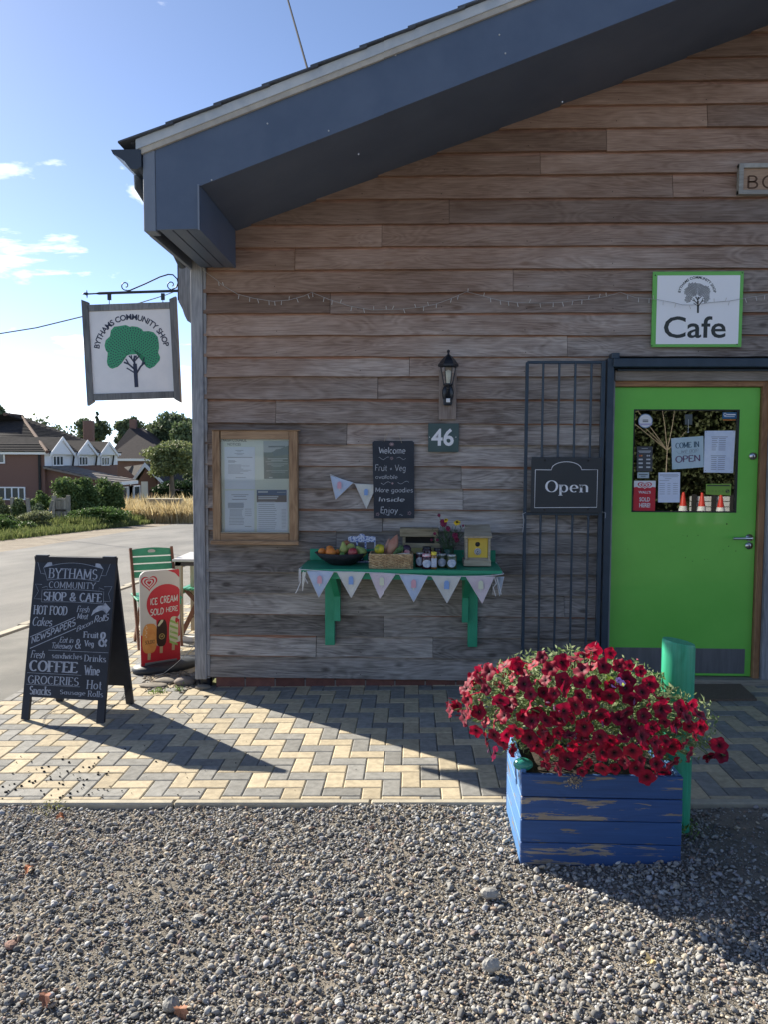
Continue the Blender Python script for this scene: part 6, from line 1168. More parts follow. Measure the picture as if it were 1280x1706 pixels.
# lettering, measured on the photograph's own panel
def ab(x,y):
    v=(y-103)/900.; xl=178-83*v; xr=745-75*v; u=(x-xl)/(xr-xl); return ((u-.5)*2*AW,HB-(HB-.148)*v)
class LeanFlat(Flat):
    def p(s,x,y,l=None): return np.array(lean(x,y,.0012 if l is None else l))
lf=LeanFlat((0,0,0),(1,0,0),(0,0,1)); b=MB()
def put(s,x0,y1,x1,y0,ff,rot=0): a=ab(x0,y1); c2=ab(x1,y0); a2=ab(x1,y1); lf.put(b,fit(ff(s),a[0],a[1],a2[0] if False else c2[0],c2[1],rot))
bold=lambda s:strokes(s,.24,.09,.07,0,0,.08); medi=lambda s:strokes(s,.17,.06,.07,0,0,.1); thn=lambda s:strokes(s,.13,.055,.07,0,0,.12); scr=lambda s:strokes(s,.15,.07,0,.22,.0,.04); sanb=lambda s:strokes(s,.17,.15,0,0,0,.14)
put('BYTHAMS',268,248,618,182,medi); put('COMMUNITY',272,310,606,268,thn); put('SHOP & CAFE',232,393,650,335,bold); put('HOT FOOD',163,482,408,424,bold); put('Cakes',158,556,302,498,scr)
put('Fresh',470,460,562,418,scr); put('Meat',472,502,552,464,scr); put('Fruit',515,618,625,578,bold); put('Veg',520,682,592,634,bold); put('&',618,672,688,578,bold); put('&',458,690,504,628,medi)
put('Eat in',350,655,450,618,scr); put('Takeaway',295,704,448,655,scr); put('Fresh',148,760,250,710,scr); put('sandwiches',298,755,512,720,medi); put('Drinks',522,766,678,724,medi)
put('COFFEE',135,842,486,772,bold); put('Wine',520,850,636,790,bold); put('GROCERIES',128,920,490,868,medi); put('Hot',538,935,648,880,medi); put('Snacks',140,988,298,934,bold); put('Sausage',355,984,535,948,medi); put('Rolls',548,982,658,945,medi)
def diag(s,pts,h,ff):
    """lettering along a two point baseline"""
    V,F=ff(s); a=np.array(V); mn=a.min(0); mx=a.max(0); a=(a-mn)/(mx-mn); A0=np.array(ab(*pts[0])); B0=np.array(ab(*pts[1])); ux=B0-A0; vy=np.array([0,h/900*(HB-.148)]); lf.put(b,([tuple(A0+ux*x+vy*y) for x,y in a],F))
diag('NEWSPAPERS',((152,672),(462,545)),46,sanb); diag('Bacon',((468,585),(582,530)),34,scr); diag('RollS',((590,522),(692,505)),44,scr)
LN=lambda pts,w: lf.line(b,[ab(*p) for p in pts],w)
LN([(142,628),(458,492)],.0045); LN([(142,700),(468,560)],.0045); LN([(272,706),(690,706)],.002); LN([(125,853),(505,853)],.002); LN([(118,925),(495,925)],.002)
def arcp(x0,y0,x1,y1,s,n=12): return [(x0+(x1-x0)*i/n,y0+(y1-y0)*i/n-s*math.sin(PI*i/n)) for i in range(n+1)]
LN(arcp(235,180,655,180,34),.0022); LN(arcp(262,260,622,260,14),.0022); LN([(235,180),(262,262)],.0022); LN([(655,180),(622,262)],.0022); LN([(192,142),(272,122),(296,165)],.002); LN([(192,142),(215,218),(245,222)],.002); LN([(706,138),(622,122),(598,165)],.002); LN([(706,138),(672,222),(640,222)],.002)
lf.poly(b,[ab(235,180),ab(262,148),ab(292,142),ab(298,166)]); lf.poly(b,[ab(655,180),ab(632,148),ab(602,142),ab(598,166)])
LN([(225,310),(262,300),(262,322),(225,325),(222,400)],.002); LN([(660,310),(625,300),(625,322),(658,325),(655,400)],.002); LN(arcp(222,402,655,402,6),.002); LN(arcp(262,322,625,322,5),.002)
LN([(225,290),(178,288),(200,335),(168,383),(222,383)],.002); LN([(660,292),(715,290),(690,335),(705,385),(655,385)],.002)
ar=[(570,480),(585,445),(620,415),(668,408),(668,392),(704,430),(676,464),(674,444),(640,442),(600,458)]; lf.put(b,([ab(640,428)]+[ab(*p) for p in ar],[(0,i+1,(i+1)%10+1) for i in range(10)]))
b.build('painted_lettering',M_CHW,AB,local=True)
b=MB(); b.box((-.285,TOPY-.015,HB*.975),(-.20,TOPY+.018,HB*.985)); b.build('hinge',M_IRON,AB,local=True); b=MB(); b.box((.20,TOPY-.015,HB*.975),(.285,TOPY+.018,HB*.985)); b.build('hinge',M_IRON,AB,local=True)
for s in (-1,1):
    b=MB(); A0=np.array([s*.27,.04,.13]); B0=np.array([s*.27,2*TOPY-.04,.13]) ; n=20
    for i in range(n):
        p=A0+(B0-A0)*(i+.5)/n; p[2]-=.07*math.sin(PI*(i+.5)/n); q_=np.array([.006 if i%2 else 0,.009,.0 if i%2 else .006]); ts=np.linspace(0,2*PI,9)
        b.tube([p+np.array([(.006 if i%2 else 0)*math.cos(t),.012*math.sin(t),(0 if i%2 else .006)*math.cos(t)]) for t in ts],.0016,4,cap=False)
    b.build('chain',M_IRON,AB,local=True)
# ice cream pavement sign
bl=np.array(G(234,1122)); bL=np.array([bl[0],bl[1]]); brg=G(300,1110); bR=np.array([brg[0],brg[1]]); dv=bR-bL; ia=math.atan2(dv[1],dv[0]); IW=float(np.linalg.norm(dv))
IC=thing('ice_cream_sign','red and white ice cream pavement sign on a black weighted base beside the A-board','pavement sign',((bL[0]+bR[0])/2,(bL[1]+bR[1])/2,gz(bL[0],bL[1])),rz=ia)
ih=.775; iw=IW/2; z0_=.045
def rr(x0,y0,x1,y1,r,n=5):
    P=[]
    for cx,cy,a0 in ((x0+.01,y0+.01,180),(x1-.01,y0+.01,270),(x1-r,y1-r,0),(x0+r,y1-r,90)):
        rad=.01 if cy<y0+.02 else r
        for i in range(n+1): a=math.radians(a0+90*i/n); P.append((cx+rad*math.cos(a),cy+rad*math.sin(a)))
    return P
R4=rr(-iw,z0_,iw,z0_+ih,.055); b=MB(); b.prism([(x,-.006,z) for x,z in R4],(0,.012,0)); b.build('sign_panel',mat('ice_white',(.62,.60,.56),.4,(.56,.54,.50),5),IC,local=True)
iq=lambda x,y:((x-(175+55*(y-330)/1080))/(435-20*(y-330)/1080)*2*iw-iw, z0_+ih-(y-(330-(x-180)*.07))/1085*ih)  # photograph crop -> panel
fl=Flat((0,-.006,0),(1,0,0),(0,0,1),(0,-1,0)); b=MB()
def clipP(P): return [(min(max(x,-iw+.002),iw-.002),min(max(z,z0_+.002),z0_+ih-.002)) for x,z in P]
cx_i,cz_i=iq(470,690); red=[]
for a in range(0,360,10): red.append((cx_i+.97*iw*math.cos(math.radians(a)),cz_i+.155*math.sin(math.radians(a))))
fl.poly(b,clipP(red),0,.0006)
fl.poly(b,clipP([iq(370,880),iq(620,880),iq(640,1150),iq(640,1420),iq(215,1440),iq(195,1040),iq(300,1100),iq(400,1180)]),0,.0008)
fl.poly(b,clipP([iq(480,318),iq(600,300),iq(625,330),iq(625,400),iq(560,350)]),0,.0006)
fl.poly(b,clipP([iq(560,1160),iq(645,1140),iq(645,1070),iq(600,1090)]),1,.0010)
h_=iq(282,450); 
for s,mi,l in ((.068,0,.0012),(.055,1,.0014),(.043,0,.0016),(.030,1,.0018),(.018,0,.002)): heart(fl,b,h_[0],h_[1]-.002,s,mi,l)
def tI(s,x0,y0,x1,y1): 
    V,F=fit(strokes(s,.19,.17,0,0,.02,.12),0,0,1,1); A0=np.array(iq(x0,y1)); B0=np.array(iq(x1,y1-(x1-x0)*.10)); C0=np.array(iq(x0,y0)); fl.put(b,([tuple(A0+(B0-A0)*x+(C0-A0)*y) for x,y in V],F),1,.0022)
tI('ICE',302,630,378,712); tI('CREAM',405,612,595,700); tI('SOLD',305,752,448,832); tI('HERE',472,735,600,800)
b.build('printed_face',[M_RED,mat('ice_print_white',(.66,.64,.60),.5)],IC,local=True)
def lolly(cx,cy,w,h,mi,stick,b,l): 
    P=[]; 
    for i in range(25):
        a=2*PI*i/24; sx_=w*math.copysign(abs(math.cos(a))**.6,math.cos(a)); sy_=h*math.copysign(abs(math.sin(a))**.75,math.sin(a)); P.append(iq(cx+sx_,cy+sy_))
    fl.poly(b,P[:-1],mi,l); fl.poly(b,[iq(cx-16,cy+h-5),iq(cx+16,cy+h-5),iq(cx+16,cy+h+75),iq(cx-16,cy+h+75)],stick,l-.0003)
b=MB(); lolly(308,1085,78,168,0,4,b,.0024); lolly(432,1030,56,155,1,4,b,.0027); lolly(560,1005,50,158,3,4,b,.0030)
c_=iq(434,1070); fl.disc(b,c_[0],c_[1],.024,.024,2,.0032,20); fl.disc(b,c_[0],c_[1],.019,.019,1,.0034,20); fl.put(b,fit(strokes('M',.2,.1,.05),c_[0]-.011,c_[1]-.008,c_[0]+.011,c_[1]+.010),2,.0036)
fl.poly(b,[iq(385,945),iq(420,880),iq(445,880),iq(440,905),iq(400,955)],3,.0030); fl.put(b,fit(strokes('SOLERO',.14,.12,0),*iq(262,1150),*iq(362,1100)),1,.0030); fl.put(b,fit(strokes('TWISTER',.16,.14,0),*iq(510,1030),*iq(610,1000)),3,.0040)
for k in range(5): y=880+k*60; fl.poly(b,[iq(518,y),iq(604,y+42),iq(606,y+66),iq(516,y+28)],5,.0034)
fl.poly(b,[iq(575,865),iq(600,860),iq(608,900),iq(590,930),iq(572,905)],6,.0038)
for k in range(7): c2=iq(268+8*math.sin(k*2.2),945+k*20); fl.disc(b,c2[0],c2[1],.006,.005,7,.0030,8)
b.build('lolly_print',[mat('orange_lolly',(.62,.24,.06),.5,(.72,.34,.10),20),mat('choc_lolly',(.035,.015,.012),.4),mat('gold_print',(.50,.36,.12),.4),mat('cream_lolly',(.62,.60,.42),.5),mat('lolly_stick',(.50,.36,.20),.7),mat('lime_lolly',(.30,.46,.12),.5),M_RED,mat('lolly_pale',(.74,.56,.36),.5)],IC,local=True)
M_RUB=mat('black_rubber_base',(.020,.024,.030),.55,(.03,.035,.04),20,bump=.2); b=MB(); P=[]; b.lathe((.05,.02,0),[(.0,.0),(1.0,.0),(1.02,.03),(.96,.052),(.5,.066),(0,.068)],28,sx=.27,sy=.17); b.build('weighted_base',M_RUB,IC,local=True); b=MB(); b.box((-iw*.8,-.014,.055),(iw*.8,.014,.080),0,.003); b.build('panel_clamp',mat('grey_clamp',(.16,.17,.18),.5),IC,local=True)
# folding slatted bistro chairs and the round table beside the building
M_CG=mat('chair_green',(.03,.25,.13),.45,(.05,.30,.17),8,bump=.1,bscale=60); M_CB=wood('chair_brown',(.08,.035,.022),(.20,.09,.055),2,.6,.1,1,None,.05,.2)
def chair(loc,rz,label):
    t=thing('folding_chair',label,'chair',(loc[0],loc[1],gz(loc[0],loc[1])),'green slatted folding chairs beside the building',rz); W2=.19
    # local: the sitter faces -y, back at +y
    def bar(name,A,B,w,d,m):
        A=np.array(A);B=np.array(B); a=(B-A)/np.linalg.norm(B-A); sx_=np.array([1.,0,0]); n=np.cross(a,sx_); b=MB(); V=[p+sx_*i*w/2+n*j*d/2 for p in (A,B) for i,j in ((-1,-1),(1,-1),(1,1),(-1,1))]; b.add(V,[(3,2,1,0),(4,5,6,7),(0,1,5,4),(1,2,6,5),(2,3,7,6),(3,0,4,7)]); b.build(name,m,t,local=True)
    for s in (-1,1):
        bar('back_leg',(s*W2,-.20,.0),(s*W2,.24,.88),.024,.042,M_CB); bar('front_leg',(s*(W2-.03),.26,.0),(s*(W2-.03),-.17,.45),.022,.038,M_CB)
    for i,(z,y) in enumerate(((.84,.222),(.775,.19),(.71,.158),(.645,.126))):
        b=MB(); 
        if i==0:
            V=[]; n=10
            for k in range(n+1): x=-W2+.012+(2*W2-.024)*k/n; V+= [(x,y-.018,z-.028),(x,y+.008,z+.030+.014*math.sin(PI*k/n))]
            b.add(V,[(2*k,2*k+2,2*k+3,2*k+1) for k in range(n)]); b.add([(x,yy+.012,zz_) for x,yy,zz_ in V],[(2*k,2*k+1,2*k+3,2*k+2) for k in range(n)]); b.lathe((0,y-.008,z+.012),[(.018,0),(.018,.014),(0,.014)],12,1,ax=1,sx=2.0)
            b.build('back_slat',[M_CG,mat('slot_light',(.45,.45,.42),.8)],t,local=True)
        else: b.prism([(-W2+.012,y-.016,z-.026),(W2-.012,y-.016,z-.026),(W2-.012,y+.010,z+.026),(-W2+.012,y+.010,z+.026)],(0,.012,-.004)); b.build('back_slat',M_CG,t,local=True)
    for i in range(7):
        y=-.21+i*.058; b=MB(); b.box((-W2-.012,y,.448),(W2+.012,y+.049,.466),0,.004); b.build('seat_slat',M_CG,t,local=True)
    b=MB(); b.box((-W2,-.215,.40),(W2,-.198,.447),0,.003); b.build('seat_front',M_CG,t,local=True)
    b=MB(); b.tube([(-W2,-.12,.16),(W2,-.12,.16)],.009,6); b.build('stretcher',M_CB,t,local=True); b=MB(); b.tube([(-W2+.03,.20,.06),(W2-.03,.20,.06)],.009,6); b.build('stretcher',M_CB,t,local=True); return t
p=W(272,930,1.75); chair((float(p[0])+.02,1.45),math.radians(28),'green slatted folding chair with its back showing directly behind the ice cream sign')
c2_=G(332,1045); chair((float(W(338,975,2.0)[0]),2.15),math.radians(-95),'green slatted folding chair half hidden by the corner post of the building')
tp=W(350,934,1.8); TB=thing('bistro_table','small grey topped garden table half hidden behind the corner post','table',(float(tp[0]),1.85,gz(-2,1.85))); tz=float(W(320,934,1.5)[2])-gz(-2,1.85)
b=MB(); b.box((-.30,-.30,tz-.02),(.3,.3,tz+.005),0,.006); b.build('table_top',mat('pale_table_top',(.50,.49,.46),.45),TB,local=True); 
for s in (-1,1): b=MB(); b.box((-.28,s*.27-.01,tz-.06),(.28,s*.27+.01,tz-.02)); b.build('apron',mat('dark_apron',(.05,.04,.035),.7),TB,local=True)
for sx_,sy_ in ((-1,-1),(1,-1),(1,1),(-1,1)): b=MB(); b.box((sx_*.25-.03,sy_*.25-.03,0),(sx_*.25+.03,sy_*.25+.03,tz-.02),0,.003); b.build('table_leg',wood('pale_leg',(.34,.28,.20),(.56,.50,.38),2),TB,local=True)
b=MB(); b.box((-.34,-.29,.0),(-.10,-.21,.05),0,.01); b.build('foot_rail',mat('white_foot',(.6,.58,.55),.6),TB,local=True)
# cable over the ice cream sign base
b=MB(); b.tube([W(330,1068,.05),W(312,1088,.10),W(290,1108,.16),G(272,1122,.03),G(258,1125,.02)],.0025,5); tag(b.build('cable',mat('pale_cable',(.4,.4,.38),.5)),'thin pale cable trailing from the corner post over the sign base','cable')
b=MB(); pts=[G(x,y,.003) for x,y in ((312,1160),(300,1168),(294,1178),(306,1186),(316,1192),(320,1200))]; b.tube(pts,.0022,5); tag(b.build('cord',M_IRON),'short dark cord lying in a curl on the paving near the corner post','cord')
# stones, rubble and weeds at the foot of the corner
def rock(px,py,s,label,sq_,m): p=G(px,py); b=MB(); b.ball((0,0,0),s,16,0,sq_,.05); o=b.build('rock',m); o.location=(float(p[0]),float(p[1]),float(p[2])+s*sq_[2]*.55); WORLD[o.name]=tuple(o.location); tag(o,label,'rock')
M_RK=mat('brown_rock',(.17,.14,.115),.85,(.25,.21,.18),12,bump=.6); M_SLAB=mat('broken_slab',(.26,.23,.19),.92,(.18,.16,.13),9,bump=.7)
rock(308,1140,.085,'smooth brown rock at the foot of the corner post',(1,.7,.45),M_RK); rock(282,1136,.07,'flat rock slab edge beneath the black sign base',(1.6,.9,.30),M_SLAB); rock(255,1143,.06,'pale broken slab piece at the left of the corner rocks',(1.8,1,.22),M_SLAB); rock(338,1147,.05,'small rock tucked under the corner post',(1.2,.8,.4),M_SLAB)
def weed(name,cs,n,spread,size,label,cat,cols,par=None,h=.05):
    P=[]
    for c in cs: P+= [np.array(c)+rng.normal(size=3)*np.array([spread,spread,h*.5])+np.array([0,0,h*.6]) for _ in range(n)]
    o=quads(name,np.array(P),rng.uniform(size*.5,size,len(P)),leafmat(name+cols[2],cols[0],cols[1]),None,aspect=.3,up=.6); c0=cs[0]; recenter(o,c0); return tag(o,label,cat)
GC=((.10,.20,.03),(.24,.34,.07),'g'); weed('weed',[G(261,1154)],60,.03,.035,'tuft of grass growing between the paving blocks near the corner','weed',GC,h=.02); weed('weed',[G(298,1150)],50,.025,.03,'tiny weed beside the brown rock at the building corner','weed',GC,h=.02); weed('weed',[G(1150,1388)],60,.03,.03,'small weed at the foot of the green post','weed',GC,h=.03); weed('weed',[G(85,1345)],60,.04,.025,'dry weed growing along the kerb strip at the lower left','weed',((.22,.24,.06),(.36,.34,.12),'d'),h=.012); weed('weed',[G(1000,1152),G(950,1150)],30,.05,.03,'weeds growing under the steel grille','weed',GC,h=.02)
# overhead cables
b=MB(); A0=W(478,-30,3.0)*1.0; b.tube([W(300,-640,22.0),W(472,-25,8.0),W(512,116,-.86)],[.03,.016,.007],6); tag(b.build('overhead_cable',mat('dark_cable',(.02,.022,.03),.95,spec=.1)),'dark overhead cable coming down to the roof edge at the top of the picture','overhead cable')
b=MB(); P=[W(-420,640,60.0),W(-40,562,20.0),W(60,546,14.0),W(138,527,8.5),W(228,506,4.5),W(274,492,1.6),W(300,482,.5)]; b.tube(P,[.04,.02,.016,.011,.007,.004,.003],6); tag(b.build('overhead_cable',mat('dark_cable',(.02,.022,.03),.95,spec=.1)),'thin twisted cable sagging away to the left behind the hanging sign','overhead cable')
# ============================================================ BEYOND THE ROAD
Z1=lambda x,y,Y:W(x/3.765,660+y/3.765,Y)
def foliage_tree(name,label,cx,cy,z0,z1,rx,ry,n,size,c1,c2,trunk_r=.2,group=None,clumps=26,cat='tree',crown0=.25,seed=0,base=None,conic=False,airy=.5):
    rn=np.random.default_rng(seed+5); zb_=gz(cx,cy) if base is None else base; t=thing(name,label,cat,(cx,cy,zb_),group); H=z1-z0; cz=(z0+z1)/2
    cl=[]
    for _ in range(clumps):
        d=rn.normal(size=3); d/=np.linalg.norm(d); r=rn.uniform(.35,1)**.6
        if conic: zz_=rn.random(); w=(1-zz_)*.9+.1; cl.append((cx+d[0]*rx*w*r,cy+d[1]*ry*w*r,z0+H*zz_,.30*w+.08))
        else: cl.append((cx+d[0]*rx*r*.8,cy+d[1]*ry*r*.8,cz+d[2]*H*.5*r*.85,rn.uniform(.28,.5)))
    P=[];T_=[]
    for x,y,z,s in cl:
        k=int(n/clumps); q_=rn.normal(size=(k,3)); q_/=np.linalg.norm(q_,axis=1)[:,None]; q_*=rn.uniform(airy,1.05,(k,1))*np.array([rx*s,ry*s,H*.42*s*(1.0 if not conic else .35)]); P.append(q_+np.array([x,y,z])); T_.append(np.clip(rn.uniform(.15,.75)+rn.normal(scale=.2,size=k),0,1))
    P=np.concatenate(P); T_=np.concatenate(T_); T_=T_[P[:,2]>zb_]; P=P[P[:,2]>zb_]; quads('crown',P,rn.uniform(size*.6,size*1.3,len(P)),leafmat('leaf_%.3f_%.3f'%(c1[0],c2[1]),c1,c2,.6,.3),t,tone=T_,aspect=.7)
    if trunk_r:
        b=MB(); b.tube([(cx,cy,zb_-.2),(cx+rx*.03,cy,zb_+(z0-zb_)*.6+H*.05),(cx,cy,cz+H*.1)],[trunk_r*1.3,trunk_r,trunk_r*.4],8)
        for x,y,z,s in cl[:10]: b.tube([(cx,cy,z0+H*rn.uniform(0,.35)),((cx+x)/2,(cy+y)/2,(z+z0+H*.3)/2),(x,y,z)],[trunk_r*.4,trunk_r*.22,trunk_r*.06],5)
        b.build('trunk',mat('bark',(.12,.09,.065),.95,(.20,.16,.12),6,(1,1,.3),bump=.8),t)
    return t
M_HB=mat('house_brick',(.22,.125,.10),.9,(.16,.09,.075),14,(1,1,3),bump=.3); M_HR=mat('brown_concrete_tile',(.020,.017,.018),1.0,(.040,.034,.033),3,bump=.3); M_HW=mat('white_cladding',(.80,.81,.83),.6); M_HWF=mat('white_trim',(.85,.85,.86),.5); M_HG=mat('dark_window_glass',(.05,.065,.08),.12,spec=.6); M_CUR=mat('net_curtain',(.35,.38,.40),.8)
def hgroundz(x,y): return gz(x,y)
Y1=50.0
H1=thing('brick_house','long brown roofed brick house with three white clad dormers across the road','house',(float(Z1(100,700,Y1)[0]),Y1,gz(-20,Y1)))
def P3(x,y,Y): return tuple(Z1(x,y,Y))
eL=Z1(-500,345,Y1); eR=Z1(275,350,Y1); xc=float(eR[0]); ze=float(eR[2]); gzz=gz(-20,Y1)-.2
def house_part(name,polys,m,par,th=(0,.25,0)):
    b=MB()
    for p in polys: b.prism(p,th)
    return b.build(name,m,par)
XL=-62.0; YB=82.0     # side wall runs straight back from the corner
house_part('wall',[[(XL,Y1,gzz),(xc,Y1,gzz),(xc,Y1,ze),(XL,Y1,ze)]],M_HB,H1)
dep=lambda px_:( (xc-CP[0]) )   # placeholder kept simple
def sideY(zx):   # zoomed x on the side wall plane x=xc -> y
    r=_ray(zx/3.765,800); return float(CP[1]+r[1]*((xc-CP[0])/r[0]))
yR=sideY(735)
b=MB(); b.box((xc-.25,Y1+.3,gzz),(xc,yR,ze-.02)); b.build('wall',M_HB,H1)
zc0=float(Z1(275,440,Y1)[2]); b=MB(); b.box((xc-.2,Y1+.02,zc0),(xc+.03,yR,ze+.02)); b.build('cladding',M_HW,H1)
b=MB(); b.prism([(XL,Y1-.02,ze-.18),(xc+.35,Y1-.02,ze-.18),(xc+.35,Y1-.02,ze+.0),(XL,Y1-.02,ze+.0)],(0,-.30,0)); b.build('fascia',M_HWF,H1)
b=MB(); b.box((xc+.05,Y1+.1,ze-.18),(xc+.36,yR,ze)); b.build('fascia',M_HWF,H1)
# hipped roof
pk=Z1(130,125,Y1+7.5); zp=float(pk[2]); xr_=float(pk[0]); r2_=Z1(410,165,yR-6); 
yE=yR-9
b=MB(); V=[(XL,Y1-.4,ze),(xc+.4,Y1-.4,ze),(xc+.4,yR+.3,ze),(XL,yR+.3,ze),(xr_,Y1+7.5,zp),(xr_,yE,zp),(XL,Y1+7.5,zp-1.6),(XL,yE,zp-1.6)]
b.add(V,[(0,1,4,6),(1,2,5,4),(2,3,7,5),(6,4,5,7)]); b.build('roof',M_HR,H1)
nrm=0
# tile courses as thin proud rows on the two visible slopes
tb=MB(); 
for k in range(24):
    t=(k+.3)/24; A0=np.array(V[0])*(1-t)+np.array(V[6])*t; B0=np.array(V[1])*(1-t)+np.array(V[4])*t; tb.add([A0+np.array([0,-.03,.07]),B0+np.array([0,-.03,.07]),B0+np.array([0,.2,.10]),A0+np.array([0,.2,.10]),A0+np.array([0,-.03,0]),B0+np.array([0,-.03,0])],[(0,1,2,3),(4,5,1,0)])
    A0=np.array(V[1])*(1-t)+np.array(V[4])*t; B0=np.array(V[2])*(1-t)+np.array(V[5])*t; tb.add([A0+np.array([.03,0,.07]),B0+np.array([.03,0,.07]),B0+np.array([-.2,0,.10]),A0+np.array([-.2,0,.10]),A0+np.array([.03,0,0]),B0+np.array([.03,0,0])],[(0,1,2,3),(4,5,1,0)])
stuff(tb.build('tile_course',M_HR,H1))
b=MB(); b.tube([V[1],V[4]],.14,6); b.tube([V[4],V[5]],.14,6); b.tube([V[6],V[4]],.12,6); b.build('ridge_tile',mat('ridge_brown',(.13,.075,.055),.9),H1)
def window(par,o,u,v,w,h,n,mull=1,name='window'):
    """white framed window centred at o"""
    o=np.array(o,float);u=np.array(u,float);v=np.array(v,float);n=np.array(n,float); b=MB()
    def bx(u0,v0,u1,v1,d0,d1): b.prism([o+u*u0+v*v0+n*d0,o+u*u1+v*v0+n*d0,o+u*u1+v*v1+n*d0,o+u*u0+v*v1+n*d0],n*(d1-d0))
    f=.09; bx(-w/2,-h/2,w/2,-h/2+f,0,.08); bx(-w/2,h/2-f,w/2,h/2,0,.08); bx(-w/2,-h/2+f,-w/2+f,h/2-f,0,.08); bx(w/2-f,-h/2+f,w/2,h/2-f,0,.08)
    for i in range(mull): x=-w/2+w*(i+1)/(mull+1); bx(x-f/2,-h/2+f,x+f/2,h/2-f,0,.07)
    fr=b.build(name,M_HWF,par)
    b=MB(); b.prism([o+u*(-w/2+f)+v*(-h/2+f)+n*.02,o+u*(w/2-f)+v*(-h/2+f)+n*.02,o+u*(w/2-f)+v*(h/2-f)+n*.02,o+u*(-w/2+f)+v*(h/2-f)+n*.02],n*.01); b.build('pane',M_HG,fr)
for zx0,zx1,zy0,zy1,gx,gy in ((323,390,372,438,378,268),(487,543,377,436,535,288),(628,678,380,436,672,295)):
    ya_,yb_=sideY(zx0),sideY(zx1); ym=(ya_+yb_)/2; r=_ray((zx0+zx1)/2/3.765,660+zy0/3.765); t=(xc-CP[0])/r[0]; zt_=CP[2]+r[2]*t; r=_ray((zx0+zx1)/2/3.765,660+zy1/3.765); zb2=CP[2]+r[2]*t
    window(H1,(xc+.06,ym,(zt_+zb2)/2),(0,1,0),(0,0,1),yb_-ya_,zt_-zb2,(1,0,0),2)
    # gabled dormer over the window
    yg=ym; hw=(yb_-ya_)*.98; r=_ray(gx/3.765,660+gy/3.765); zg=CP[2]+r[2]*(xc-CP[0])/r[0]; xb=xc-5.5
    b=MB(); b.prism([(xc+.42,yg-hw,ze-.15),(xc+.42,yg+hw,ze-.15),(xc+.42,yg,zg-.05)],(-.1,0,0)); dm=b.build('dormer',M_HW,H1)
    b=MB(); b.add([(xc+.45,yg-hw-.3,ze-.12),(xc+.45,yg,zg+.12),(xb,yg,zg+.12),(xb,yg-hw-.3,ze-.12),(xc+.45,yg+hw+.3,ze-.12),(xb,yg+hw+.3,ze-.12)],[(0,1,2,3),(1,4,5,2)]); b.build('dormer_roof',M_HR,dm)
    b=MB(); b.prism([(xc+.46,yg-hw-.32,ze-.32),(xc+.46,yg-hw-.32,ze-.10),(xc+.46,yg,zg+.16),(xc+.46,yg,zg-.12)],(.06,0,0)); b.prism([(xc+.46,yg+hw+.32,ze-.32),(xc+.46,yg+hw+.32,ze-.10),(xc+.46,yg,zg+.16),(xc+.46,yg,zg-.12)],(.06,0,0)); b.build('bargeboard',M_HWF,dm)
for zx in (447,592,697): y=sideY(zx); b=MB(); b.tube([(xc+.25,y,ze-.1),(xc+.12,y,zc0)],.07,6); b.build('downpipe',M_DARK,H1)
b=MB(); p=Z1(243,350,Y1-.1); b.tube([(p[0],Y1-.1,ze),(p[0],Y1-.1,gzz)],.09,6); b.build('downpipe',M_DARK,H1)
# lean-to roof in front of the side wall, and its low wall
za=float(zc0); r=_ray(870/3.765,660+530/3.765); xo=xc+5.2; yo=Y1+1.0
def onX(zx,zy,X): r=_ray(zx/3.765,660+zy/3.765); t=(X-CP[0])/r[0]; return CP+r*t
zl=float(onX(860,528,xo)[2]); yL=float(onX(860,528,xo)[1]); b=MB(); b.add([(xc,Y1-.3,za),(xo,Y1-.3,zl),(xo,yL,zl),(xc,yL,za)],[(0,1,2,3)]); b.add([(xc,Y1-.3,za-.15),(xo,Y1-.3,zl-.15),(xo,Y1-.3,zl),(xc,Y1-.3,za)],[(0,1,2,3)]); b.build('lean_to_roof',mat('grey_brown_tile',(.13,.11,.10),.85,(.19,.165,.15),2,bump=.4),H1)
b=MB(); 
for k in range(12): t=(k+.5)/12; x=xc+(xo-xc)*t; z=za+(zl-za)*t; b.add([(x,Y1-.3,z+.05),(x,yL,z+.05),(x-.3,yL,z+.08),(x-.3,Y1-.3,z+.08),(x,Y1-.3,z),(x,yL,z)],[(0,1,2,3),(4,5,1,0)])
stuff(b.build('tile_course',mat('grey_brown_tile',(.1,.1,.1)),H1))
b=MB(); b.box((xo-.1,yo-.2,zl-.25),(xo+.06,yL,zl-.02)); b.build('fascia',M_HWF,H1); b=MB(); b.box((xc,Y1+.4,gzz),(xo-.6,yL,zl-.1)); b.prism([(xc,Y1+.35,zl-.1),(xo-.5,Y1+.35,zl-.1),(xo-.5,Y1+.35,zl+.1),(xc,Y1+.35,za-.05)],(0,.2,0)); b.build('wall',M_HB,H1)
for zx in (790,835): y=float(onX(zx,590,xo-.6)[1]); window(H1,(xo-.58,y,zl-1.5),(0,1,0),(0,0,1),2.6,2.1,(1,0,0),1)
p=Z1(75,610,Y1); window(H1,(float(p[0]),Y1-.02,float(p[2])),(1,0,0),(0,0,1),(175/3.765)*(Y1+5.8)/FPX*1.0,84/3.765*(Y1+5.8)/FPX,(0,-1,0),3)
p=Z1(5,383,Y1); window(H1,(float(p[0])-.1,Y1-.02,float(p[2])),(1,0,0),(0,0,1),.8,.9,(0,-1,0),0)
p=Z1(555,210,75); b=MB(); b.box((p[0]-.5,74.7,ze),(p[0]+.5,75.3,float(Z1(555,155,75)[2])),0,.05); b.build('chimney',M_HB,H1)
